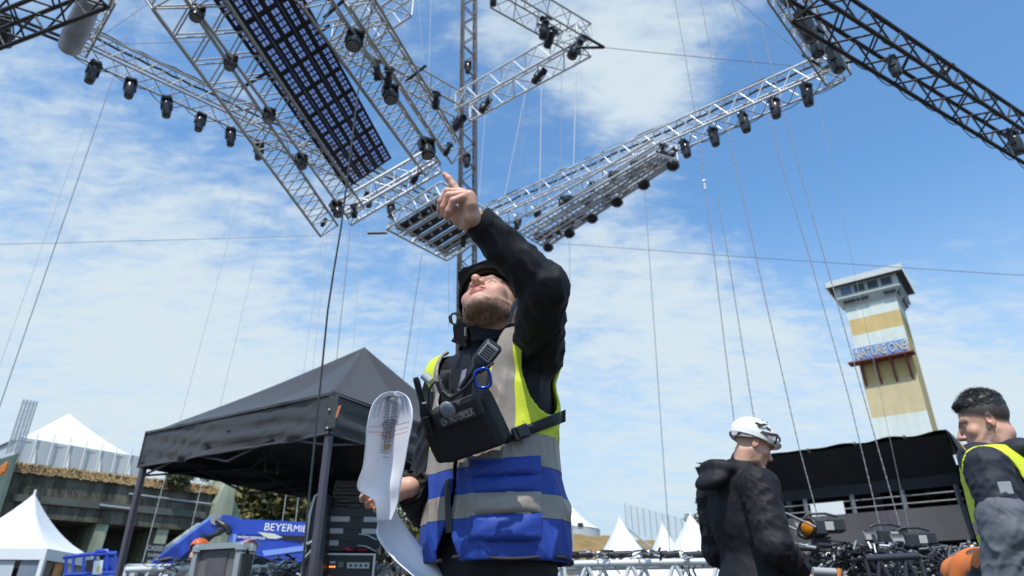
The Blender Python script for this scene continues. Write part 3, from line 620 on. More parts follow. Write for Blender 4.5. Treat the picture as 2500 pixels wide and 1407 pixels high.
# centre square
ZC = 14.0
c1, c2, c3, c4 = atZ(835, 98, ZC), atZ(1130, 262, ZC), atZ(1425, 98, ZC), atZ(1215, -25, ZC); c5 = atZ(985, -5, ZC)
truss(c2, c3, .62, ALU, 'bright white truss rising from the mast to the upper centre with glinting chords', 'trusses of the centre square', cr=.035, br=.02, bay=.75)
truss(c1, c2, .5, ALUD, 'grey truss behind the ceiling panel running down to the mast', 'trusses of the centre square', cr=.026, bay=.6)
truss(c1, c5, .62, ALU, 'white truss going up out of the frame above the ceiling panel', 'trusses of the centre square', cr=.033, br=.018, bay=.7)
truss(c4, c3, .6, ALUD, 'dark grey truss coming down from the top edge to the corner with black fixtures', 'trusses of the centre square', cr=.024, bay=.6)
# big dark trusses near the camera
truss(atZ(1960, -5, 10), atZ(2580, 392, 10), .56, BRN, 'thick dark brown truss crossing the upper right corner', 'dark support trusses', cr=.042, br=.02, bay=.95, cable=True)
truss(atZ(-60, 75, 9.4), atZ(240, -45, 9.4), .52, BRN, 'dark brown truss crossing the upper left corner', 'dark support trusses', cr=.036, br=.018, bay=.8)
# mast
def mast():
    Y = 21.0; top = atY(1145, -40, Y); bot = atY(1140, 640, Y); d = (top - bot).normalized(); base = bot - d * (bot.z / d.z)
    truss(base, top, .53, BRN, 'tall dark lattice mast standing behind the pointing man', name='lattice_mast', cr=.045, br=.02, bay=1.15, up=(1, .25, 0))
    return base, d
MBASE, MD = mast()
# tilted ceiling of LED panels with its frame
def led_frame():
    t1 = 14.0; r0 = ray(846, 462); r1 = ray(956, 386); D = ray(1507, 1397).normalized()          # far end corners, and the long axis
    p0 = ORG + r0 * t1; e1 = (r1 * (r0.dot(D) / r1.dot(D)) - r0).normalized(); e2 = -D; nrm = e1.cross(e2)
    def onp(px, py, off=0): r = ray(px, py); k = (p0 + nrm * off - ORG).dot(nrm) / r.dot(nrm); return ORG + r * k
    return p0, e1, e2, nrm, onp
LP0, LE1, LE2, LN, onp = led_frame()
if LN.dot(ORG - LP0) < 0: LN = -LN
def led():
    q = onp(956, 386); Wd = (q - LP0).dot(LE1); nc, nr = 3, 12; cw = Wd / nc; top = onp(470, -80); Lg = (top - LP0).dot(LE2); ch = Lg / 10; nr = 10
    root = thing('led_panel_ceiling', 'large tilted black ceiling of slotted LED panels hanging at the upper left', 'led screen', LP0)
    PB = mat('panel_black', (.010, .010, .013), .6, var=.2); PM = mat('panel_mesh', (.022, .022, .032), .7, var=.1)
    m = MB(); R = Matrix((LE1, LE2, LN)).transposed()
    def bar(x0, x1, y0, y1, z0=-.012, z1=.012): m.box(((x0 + x1) / 2, (y0 + y1) / 2, (z0 + z1) / 2), (x1 - x0, y1 - y0, z1 - z0))
    w, h = cw, ch; o1, o2, o3, o4 = .16 * w, .36 * w, .60 * w, .86 * w           # two slots: narrow and wide
    xs = [(0, o1), (o2, o3), (o4, w)]; yb = .15 * h
    for (x0, x1) in xs: bar(x0 + .002, x1 - .002, .002, h - .002)
    for (x0, x1) in ((o1, o2), (o3, o4)):
        bar(x0 - .001, x1 + .001, .003, yb * .55, -.01, .01); bar(x0 - .001, x1 + .001, h - yb * .55, h - .003, -.01, .01)
        for k in range(1, 4): y = yb * .55 + (h - yb * 1.1) * k / 4; bar(x0 - .001, x1 + .001, y - .013, y + .013, -.009, .009)
        bar((x0 + x1) / 2 - .007, (x0 + x1) / 2 + .007, yb * .5, h - yb * .5, -.008, .008)
    me = m.mesh('led_panel'); me.materials.append(PB)
    for r in range(nr):
        for c in range(nc):
            o = bpy.data.objects.new('led_panel', me); COL.objects.link(o); o.parent = root; o.rotation_mode = 'QUATERNION'; o.rotation_quaternion = R.to_quaternion(); o.location = LE1 * (c * cw) + LE2 * (r * ch) + LN * (.004 * ((r + c) % 2))
    # translucent scrim above the panels tints the sky seen through the slots
    sc = bpy.data.materials.new('scrim'); sc.use_nodes = True; nt = sc.node_tree; b = nt.nodes['Principled BSDF']; nt.nodes.remove(b); tr = nt.nodes.new('ShaderNodeBsdfTransparent'); tr.inputs[0].default_value = (.66, .58, .74, 1)
    df = nt.nodes.new('ShaderNodeBsdfTranslucent'); df.inputs[0].default_value = (.3, .3, .4, 1); mx = nt.nodes.new('ShaderNodeMixShader'); mx.inputs[0].default_value = .05; nt.links.new(tr.outputs[0], mx.inputs[1]); nt.links.new(df.outputs[0], mx.inputs[2]); nt.links.new(mx.outputs[0], nt.nodes['Material Output'].inputs[0])
    m = MB(); z = -LN * .02; m.quad(LP0 + z, LP0 + LE1 * Wd + z, LP0 + LE1 * Wd + LE2 * Lg + z, LP0 + LE2 * Lg + z); m.build('scrim', sc, root)
    return Wd, Lg
LWd, LLg = led()
up_n = -LN
def lt(p, q, w, lb, mm=ALUD, **k): return truss(p, q, w, mm, lb, 'trusses framing the LED ceiling', up=tuple(LN), **k)
lt(onp(392, -20), onp(792, 548), .42, 'outer left truss beside the LED ceiling, ending in a black fixture', cr=.024, bay=.5)
lt(onp(492, -20), onp(858, 505), .40, 'inner left truss running along the edge of the LED ceiling', cr=.024, bay=.5)
lt(onp(752, -20), onp(1045, 400), .42, 'inner right truss running along the edge of the LED ceiling', cr=.024, bay=.5)
lt(onp(862, -20), onp(1108, 372), .40, 'outer right truss beside the LED ceiling', cr=.024, bay=.5)
lt(onp(838, 522), onp(1062, 392), .40, 'bright cross truss closing the lower end of the LED ceiling frame', mm=ALU, cr=.036, bay=.55)
for (p, q) in (((590, 215), (655, 175)), ((790, 45), (840, 0)), ((770, 85), (805, 62)), ((990, 200), (1040, 160))):
    a, b = onp(*p, .1), onp(*q, .1); m = MB(); m.cyl(a, b, .03, n=6); single(m, 'spreader_bar', FIX, {590: 'black spreader bar between the two left trusses of the LED ceiling', 790: 'black spreader bar between the right trusses at the top edge', 770: 'short black bar touching the right edge of the LED ceiling', 990: 'short black bar by the large wash light on the right truss'}[p[0]], 'bar')
# hanging pods
def pod(corners, z, label, nb, t=.42):
    p = [atZ(x, y, z) for x, y in corners]; c = sum(p, Vector()) / 4; root = thing('truss_pod', label, 'truss frame', c); u = Vector((0, 0, 1))
    for i in range(4):
        a, b = p[i], p[(i + 1) % 4]; d = (b - a); n = max(3, int(d.length / .42))
        for dz in (0, t): m = MB(); m.cyl(a + u * dz, b + u * dz, .035, n=7); m.build('chord', ALU, root)
        m = MB(); ins = (c - (a + b) / 2).normalized() * .4; ins.z = 0; m.cyl(a + ins, b + ins, .03, n=6); m.build('chord', ALU, root)
        for k in range(n): rod(root, 'brace', a + d * (k / n), a + d * ((k + .5) / n) + u * t, .02, ALU); rod(root, 'brace', a + d * ((k + .5) / n) + u * t, a + d * ((k + 1) / n), .02, ALU); rod(root, 'brace', a + d * (k / n), a + d * ((k + .5) / n) + ins, .018, ALU)
    q = [c + (v - c) * .86 for v in p]; zz = u * .05
    for k in range(nb):
        f0, f1 = (k + .06) / nb, (k + .80) / nb; m = MB(); m.slab([q[0].lerp(q[1], f0) + zz, q[0].lerp(q[1], f1) + zz, q[3].lerp(q[2], f1) + zz, q[3].lerp(q[2], f0) + zz], u * .06); m.build('panel', mat('pod_panel', (.035, .032, .03), .5, var=.3), root)
        f2 = (k + .92) / nb; m = MB(); a, b = q[0].lerp(q[1], f2), q[3].lerp(q[2], f2); m.cyl(a, b, .045, n=6); m.build('batten', ALU, root)
        for j in range(5):
            m = MB(); x = a.lerp(b, (j + .5) / 5); m.ell(x - (q[1] - q[0]).normalized() * .25, (.05, .05, .045), 7, 5); m.build('lamp', mat('lamp_glass', (.7, .72, .75), .15, var=.1), root)
    return root
pod([(943, 560), (1090, 636), (1215, 560), (1075, 478)], 10.6, 'square truss pod with black panels and lamp battens underneath, behind the pointing hand', 5)
pod2 = [(1265, 566), (1330, 606), (1655, 392), (1600, 375)]
def pod_b():
    z = 10.2; p = [atZ(x, y, z) for x, y in pod2]; c = sum(p, Vector()) / 4; u = Vector((0, 0, 1)); root = thing('truss_pod', 'long narrow silver pod of parallel tubes hanging to the right of the raised sleeve', 'truss frame', c)
    for k in range(7):
        f = k / 6; a, b = p[0].lerp(p[1], f), p[3].lerp(p[2], f)
        for dz in (0, .22 if k % 2 else .4): m = MB(); m.cyl(a + u * dz, b + u * dz, .034 if k < 6 else .045, n=7); m.build('tube', ALU, root)
    n = 26
    for k in range(n + 1):
        a = p[1].lerp(p[2], k / n); rod(root, 'rung', a, a + u * .42, .026, ALU); rod(root, 'rung', a + u * .02, p[0].lerp(p[3], k / n), .016, ALU if k % 3 else FIX)
    a, b = p[1], p[2]; m = MB(); m.cyl(a + u * .42, b + u * .42, .05, n=7); m.build('tube', ALU, root)
    rr = random.Random(5)
    for k in range(16):
        f, g = (k + .5) / 16, rr.random(); x = p[0].lerp(p[1], g).lerp(p[3].lerp(p[2], g), f); m = MB(); m.bbox(x + u * .12, (.26, .2, .2), .04); m.build('clamp_box', FIX, root)
        if k % 3 == 0: m = MB(); m.ell(p[1].lerp(p[2], f) + u * -.06, (.16, .16, .12), 8, 5); m.build('floodlight', FIX, root)
pod_b()
# ------------------------------------------------------------------ moving heads
def proto_spot():
    root = thing('moving_head', 'proto', 'stage light', (0, 0, 0))
    def p(mb, n, mm, par=root): return mb.build(n, mm, par)
    m = MB(); m.bbox((0, 0, -.10), (.30, .26, .12), .03); p(m, 'base', FIX)
    for x in (-.09, .09): m = MB(); m.box((x, 0, -.01), (.05, .05, .09)); p(m, 'clamp', FIX)
    for s in (-1, 1): m = MB(); m.bbox((s * .15, 0, -.30), (.04, .16, .34), .02); p(m, 'yoke_arm', FIX)
    m = MB(); m.lathe([(.05, -.20), (.115, -.22), (.135, -.30), (.142, -.46), (.135, -.60), (.12, -.70), (.112, -.715)], 14, Matrix.Diagonal((1, 1.1, 1, 1))); p(m, 'head', FIXG)
    h = root.children[-1]; m = MB(); m.cyl((0, 0, -.716), (0, 0, -.724), .085, .085, 12); p(m, 'lens', LENS)
    m = MB(); m.bbox((0, .142, -.4), (.1, .03, .2), .01); p(m, 'vent', FIXG); return root
def proto_wash():
    root = thing('wash_light', 'proto', 'stage light', (0, 0, 0))
    m = MB(); m.bbox((0, 0, -.09), (.40, .34, .13), .03); m.build('base', FIX, root)
    for x in (-.11, .11): m = MB(); m.box((x, 0, -.0), (.05, .06, .08)); m.build('clamp', FIX, root)
    for s in (-1, 1): m = MB(); m.bbox((s * .19, 0, -.28), (.05, .16, .32), .02); m.build('yoke_arm', FIX, root)
    m = MB(); m.lathe([(.07, -.20), (.13, -.22), (.15, -.30), (.158, -.40), (.175, -.46), (.178, -.56), (.165, -.575)], 16); m.build('head', FIXG, root)
    m = MB(); m.cyl((0, 0, -.576), (0, 0, -.582), .15, .15, 16); m.build('lens', mat('wash_lens', (.05, .048, .045), .2, var=0), root)
    m = MB()
    for r, n in ((0, 1), (.055, 6), (.108, 12)):
        for k in range(n): t = 6.2832 * k / n; m.cyl((r * math.cos(t), r * math.sin(t), -.583), (r * math.cos(t), r * math.sin(t), -.592), .02, .016, 6)
    m.build('led_cells', mat('led_cell', (.52, .50, .47), .2, var=.1), root, kind='stuff'); return root
def proto_profile():
    root = thing('spotlight', 'proto', 'stage light', (0, 0, 0))
    m = MB(); m.tube([(-.14, 0, -.26), (-.14, 0, 0), (.14, 0, 0), (.14, 0, -.26)], .022, 6); m.build('yoke', FIX, root)
    m = MB(); m.cyl((0, 0, .06), (0, 0, -.02), .03, n=6); m.build('clamp', FIX, root)
    R = Matrix.Rotation(.7, 3, 'X'); m = MB(); m.lathe([(.08, -.2), (.12, -.17), (.12, .03), (.10, .06), (.095, .22), (.11, .24), (.10, .25)], 10, Matrix.Translation((0, 0, -.24)) @ R.to_4x4()); m.build('barrel', FIX, root)
    m = MB(); 
    for s in (-1, 1): m.box(Vector((0, 0, -.24)) + R @ Vector((0, s * .11, .32)), (.2, .01, .14), R @ Matrix.Rotation(s * .5, 3, 'X'))
    m.build('barn_door', FIX, root); return root
SPOT, WASH, PROF = proto_spot(), proto_wash(), proto_profile(); _used = set()
def place(proto, loc, rot, sc, label, group):
    if proto.name not in _used: _used.add(proto.name); o = proto; o.location = loc; o.rotation_euler = rot; o.scale = (sc,) * 3; o['label'] = label; o['group'] = group
    else: o = copy_tree(proto, loc, rot, sc, label, group)
    return o
ORD = ['first', 'second', 'third', 'fourth', 'fifth', 'sixth', 'seventh', 'eighth', 'ninth', 'tenth']
def row(proto, pts, z, h_px, group, lab, tilt=.17, yaw=None, zf=None):
    rr = random.Random(len(pts) * 7 + int(z * 10))
    for i, (px, py, hp) in enumerate(pts):
        p = zf(px, py) if zf else atZ(px, py, z); dep = (p - ORG).dot(Vector((0, CP, SP)))
        b2 = p - Vector((0, 0, .72)); q = b2 - ORG; dp = q.dot(Vector((0, CP, SP))); upv = q.dot(Vector((0, -SP, CP))); pyb = 703.5 - FPX * upv / dp
        sc = hp / max(10, abs(pyb - py)); sc *= .76; y = (yaw if yaw is not None else .6) + rr.uniform(-.2, .2)
        place(proto, p, (rr.uniform(-tilt, tilt), rr.uniform(-tilt, tilt), y), sc, lab(i), group)
row(SPOT, [(237, 150, 64), (322, 192, 62), (408, 235, 60), (493, 277, 57), (563, 311, 55), (633, 346, 54), (898, 470, 48), (953, 496, 48)], ZR - .1, 0, 'moving heads under the long left truss', lambda i: f'black moving head hanging under the long left truss, {ORD[i]} from its upper left end')
row(SPOT, [(1966, 203, 64), (1888, 240, 62), (1811, 277, 60), (1738, 312, 57), (1667, 343, 57), (1312, 505, 45), (1266, 530, 42)], ZR - .15, 0, 'moving heads under the long right truss', lambda i: f'black moving head hanging under the long bright right truss, {ORD[i]} from its upper right end')
row(SPOT, [(1905, -28, 80), (1955, 22, 86), (1990, 72, 84), (2025, 112, 78)], ZR - .2, 0, 'stacked moving heads on the short right truss', lambda i: f'glossy black head stacked on the short upper right truss, {ORD[i]} from the top', tilt=.3)
row(SPOT, [(2175, 140, 64), (2465, 318, 74)], 9.6, 0, 'moving heads under the dark truss', lambda i: ['black moving head under the dark brown truss, right of the bright truss corner', 'black moving head hanging under the dark brown truss at the right edge'][i])
zl = lambda px, py: onp(px, py, .12)
row(WASH, [(487, 18, 56), (566, 138, 54), (658, 267, 54), (735, 378, 54)], 0, 0, 'wash lights on the left LED truss', lambda i: f'round black wash light left of the LED ceiling, {ORD[i]} from the top', tilt=.2, zf=zl)
row(WASH, [(868, 82, 74), (952, 212, 70), (1040, 343, 72), (818, 494, 58)], 0, 0, 'wash lights on the right LED truss', lambda i: ['large wash light with a dark lens beside the upper right of the LED ceiling', 'large wash light with a honeycomb lens beside the middle right of the LED ceiling', 'large wash light with a dark lens at the lower right corner of the LED ceiling', 'wash light at the lowest corner of the LED ceiling frame, by the black rope'][i], tilt=.35, zf=zl)
PL = [(915, 165, 62, 'cluster spotlight right of the LED ceiling above the honeycomb wash light'), (942, 178, 60, 'lower spotlight of the cluster right of the LED ceiling'), (1060, 235, 56, 'spotlight hanging where the grey truss meets the LED ceiling frame'), (1092, 358, 46, 'small spotlight at the lower end of the outer right truss'), (1015, 425, 50, 'spotlight under the right end of the bright cross truss'), (860, 510, 50, 'spotlight under the left end of the bright cross truss'), (792, 540, 34, 'small box light at the tip of the outer left truss')]
row(PROF, [p[:3] for p in PL], 0, 0, 'spotlights on the LED ceiling frame', lambda i: PL[i][3], tilt=.5, zf=zl)
PC = [(1125, 290, 62, 'spotlight below the mast crossing, left one'), (1107, 300, 50, 'spotlight below the mast crossing, partly behind the other'), (1186, 255, 56, 'spotlight hanging under the bright white truss, lower one'), (1322, 178, 56, 'spotlight hanging under the bright white truss, middle one'), (1405, 115, 78, 'tall spotlight at the right corner of the centre square'), (1322, 62, 70, 'twin spotlight on the dark grey truss of the centre square, right of the white truss'), (1340, 80, 62, 'lower lamp of the twin spotlight on the dark grey truss'), (1198, -8, 46, 'spotlight cut off by the top edge left of the centre square')]
row(PROF, [p[:3] for p in PC], ZC - .25, 0, 'spotlights on the centre square', lambda i: PC[i][3], tilt=.5)
PE = [(1565, 392, 46, 'spotlight between the bright truss and the right end of the narrow pod'), (1610, 365, 52, 'spotlight at the upper right end of the narrow pod'), (1640, 372, 44, 'spotlight on the far tip of the narrow pod'), (1440, 455, 42, 'spotlight above the middle of the narrow pod'), (1368, 490, 44, 'spotlight above the lower half of the narrow pod'), (1372, 545, 60, 'large spotlight under the lower half of the narrow pod'), (1402, 540, 44, 'spotlight beside the large one under the narrow pod'), (1338, 575, 44, 'spotlight at the lower tip of the narrow pod'), (1130, 585, 46, 'spotlight under the square pod, just above the black helmet'), (10, 62, 90, 'dark square spotlight at the upper left edge of the picture'), (2312, 165, 44, 'small spotlight inside the dark brown truss')]
row(PROF, [p[:3] for p in PE], 10.5, 0, 'spotlights on the hanging pods', lambda i: PE[i][3], tilt=.5)
for i, (px, py, lb) in enumerate(((1143, 150, 'black box light fixed inside the mast near the top'), (1140, 375, 'black box light fixed inside the mast above the pointing hand'))):
    p = atY(px, py, 20.9); place(SPOT, p, (0, 0, .2), .85, lb, 'lights on the mast')
m = MB(); a, b = atZ(168, 118, ZR - .2), atZ(225, -10, ZR - .1); d = (b - a); m.tube([a, a + d * .02, a + d * .3, a + d * .7, b], .3, 14, radii=[.16, .21, .23, .22, .2]); o = single(m, 'wrapped_roll', mat('grey_wrap', (.36, .37, .40), .4, var=.3, scale=3), 'long grey wrapped roll hanging on the short truss at the upper left', 'roll')
# ------------------------------------------------------------------ ropes, cables and chains
def rope(pts, r, mm, label, group, name='wire_rope', cat='rope', sub=1):
    m = MB(); m.tube(pts, r, 6); return single(m, name, mm, label, cat, group)
def vline(px0, py0, px1, py1, Y, r, mm, label, group='thin steel ropes of the rig', ext=0, **k):
    y_low = py1 > 800; a, b = atY(px0, py0, Y), atY(px1, py1, Y); d = (b - a); a = a - d * ext; n = 8; b = a + d * ((b.z - .02 + (a - b).z - .0) / max(.01, -d.z)) if (y_low and d.z < 0) else b; d = b - a
    return rope([a + d * (i / n) for i in range(n + 1)], r, mm, label, group, **k)
# near black cable
cab = [(912, -20), (892, 110), (872, 240), (850, 420), (832, 560), (815, 660), (800, 760), (783, 930), (768, 1080), (750, 1260), (735, 1440)]
ck = [atY(x, y, 4.6 - .0 * i) for i, (x, y) in enumerate(cab)]; top = ck[0] + (ck[0] - ck[1]) * 1.5; rope([top] + ck + [Vector((ck[-1].x - .05, 4.6, 0.02))], .0075, mat('cable_black', (.02, .02, .022), .4, var=.05), 'thick black cable hanging down in front of the gazebo', 'cables', name='hanging_cable', cat='cable')
TH = [(345, -10, 0, 990, 12, .010, ROPE, 'dark steel guy rope slanting down to the left edge'), (243, 205, 0, 890, 14, .006, ROPEL, 'faint pale rope slanting down from the first left moving head'),
      (668, 440, 532, 1015, 22, .010, ROPEL, 'pale rope dropping behind the gazebo roof, right one of the left pair'), (607, 400, 442, 1020, 22, .010, ROPEL, 'pale rope dropping behind the gazebo left corner'), (790, 560, 735, 950, 18, .008, ROPEL, 'pale rope below the outer left truss'), (800, 570, 760, 930, 18, .008, ROPEL, 'second pale rope below the outer left truss'),
      (855, 560, 820, 895, 18, .012, ROPE, 'rope below the lowest corner of the LED frame'), (882, 560, 862, 860, 18, .008, ROPEL, 'pale rope ending at the gazebo peak'), (1030, 620, 985, 925, 20, .014, ROPE, 'rope from the square pod down to the gazebo roof'), (1052, 632, 1010, 905, 20, .010, ROPEL, 'pale rope right beside the pod rope'), (1020, -10, 1062, 440, 20, .010, ROPE, 'dark rope left of the mast'), (1052, 0, 1040, 480, 21, .010, ROPEL, 'pale rope left of the mast'), (1095, 640, 1096, 800, 20, .008, ROPE, 'rope below the pod corner beside the helmet'),
      (1285, 215, 1228, 500, 19, .012, ROPEL, 'pale slanting rope right of the mast'), (1280, 240, 1268, 490, 19, .009, ROPE, 'grey rope right of the mast'), (1322, 215, 1318, 470, 19, .016, ROPEL, 'thick pale rope under the middle spotlight'), (1372, 150, 1367, 450, 19, .010, ROPE, 'thin rope left of the tall corner spotlight'), (1407, 180, 1400, 420, 19, .018, ROPEL, 'thick pale rope under the tall corner spotlight'), (1185, 270, 1170, 480, 19, .009, ROPEL, 'pale rope just right of the mast'),
      (1573, 450, 1632, 1300, 22, .013, ROPE, 'long dark rope dropping to the white pagoda tents'), (1390, 590, 1392, 700, 22, .010, ROPE, 'rope below the narrow pod by the sleeve'), (1995, 235, 2200, 1200, 17, .006, ROPE, 'thin dark rope passing in front of the watchtower')]
for i, q in enumerate(TH): vline(*q)
# horizontal guy wires
HW = [((-40, 594), (900, 571), 19, .010, 'horizontal guy wire at the left ending in a black sleeve at the pod'), ((1330, 592), (2560, 672), 24, .014, 'horizontal guy wire crossing from the narrow pod to the right edge above the watchtower'), ((290, 108), (560, 98), 14, .010, 'short horizontal wire at the left truss corner'), ((1470, 116), (1985, 165), 16, .012, 'guy wire from the centre square to the right truss corner'), ((230, 100), (390, -10), 14, .009, 'wire slanting up from the upper left truss corner'), ((1775, -20), (1960, 135), 14, .010, 'wire slanting down to the short right truss'), ((2050, 152), (2110, 140), 14, .008, 'short wire between the right truss corner and the dark truss')]
for (p, q, Y, r, lb) in HW:
    a, b = atY(*p, Y), atY(*q, Y); a = a + (a - b) * (.6 if p[0] < 0 else 0); b = b + (b - a) * (.6 if q[0] > 2500 else 0); s = Vector((0, 0, -.003 * (b - a).length)); rope([a, a.lerp(b, .25) + s * .75, a.lerp(b, .5) + s, a.lerp(b, .75) + s * .75, b], r, ROPE, lb, 'guy wires')
m = MB(); m.cyl(atY(898, 570, 19), atY(945, 569, 19), .045, n=8); single(m, 'strap_sleeve', FIX, 'black strap sleeve at the left corner of the square pod', 'strap')
for (p, q, lb) in (((1420, 85), (1475, 116), 'upper black bridle strap at the right corner of the centre square'), ((1405, 117), (1475, 116), 'lower black bridle strap at the right corner of the centre square'), ((1960, 135), (2000, 160), 'black strap at the right truss corner'), ((2010, 165), (2082, 150), 'black strap pointing to the dark truss'), ((-10, 25), (150, 90), 'upper black strap at the upper left corner'), ((20, 50), (145, 100), 'lower black strap at the upper left corner')):
    a, b = atZ(*p, ZR + 1 if 1300 < p[0] < 1500 else ZR), atZ(*q, ZR + 1 if 1300 < p[0] < 1500 else ZR); m = MB(); m.cyl(a, b, .035, n=6); single(m, 'bridle_strap', FIX, lb, 'strap', 'black bridle straps')
def chain(pts, label, link_l=.05, r=.0065, group='hoist chains', mm=CHAIN, max_links=260):
    m = MB(); pts = [Vector(p) for p in pts]; seg = [(b - a).length for a, b in zip(pts, pts[1:])]; L = sum(seg); n = min(max_links, int(L / link_l)); ll = L / n
    def pos(s):
        for a, b, g in zip(pts, pts[1:], seg):
            if s <= g: return a.lerp(b, s / g), (b - a).normalized()
            s -= g
        return pts[-1], (pts[-1] - pts[-2]).normalized()
    for k in range(n):
        p, d = pos((k + .5) * ll); o = d.orthogonal().normalized() if k % 2 else d.cross(d.orthogonal().normalized()); o2 = d.cross(o); h = ll * .78
        m.add([p - d * h, p + o * r * 1.45, p + o2 * r * .9, p - o * r * 1.45, p - o2 * r * .9, p + d * h], [(0, 2, 1), (0, 3, 2), (0, 4, 3), (0, 1, 4), (5, 1, 2), (5, 2, 3), (5, 3, 4), (5, 4, 1)])
    m.tube(pts, r * .85, 5)
    return single(m, 'hoist_chain', mm, label, 'chain', group)
CH = [((1640, -40), (1672, 130), (1702, 310), (1720, 450), (1745, 640), (1770, 850), (1794, 1040), 7.0, 'chain line with a shackle dropping behind the white helmet'), ((1752, 480), (1780, 640), (1838, 1005), (1868, 1140), (1876, 1180), 7.3, 'chain passing just right of the white helmet'), ((1705, -40), (1745, 190), (1800, 420), (1875, 760), (1950, 1090), (2000, 1275), 7.0, 'chain dropping to the left motor behind the man in the white helmet'),
      ((1780, -20), (1850, 190), (1905, 390), (1980, 640), (2075, 980), (2152, 1300), 7.6, 'chain dropping to the middle motor in front of the black platform'), ((1858, 60), (1880, 150), (1945, 390), (2030, 690), (2120, 1010), (2200, 1295), 7.2, 'chain dropping to the right motor in front of the black platform')]
for q in CH:
    pts = [atY(x, y, q[-2]) for x, y in q[:-2]]; chain(pts, q[-1], .045, .0060, max_links=300)
m = MB(); p = atY(1720, 452, 7.0); m.cyl(p + Vector((0, 0, .07)), p - Vector((0, 0, .07)), .022, .012, 8); m.ell(p + Vector((0, 0, .05)), (.03, .03, .03), 8, 5); single(m, 'shackle', mat('shackle', (.7, .72, .72), .3, var=.1), 'white swivel shackle on the chain left of the watchtower', 'shackle')
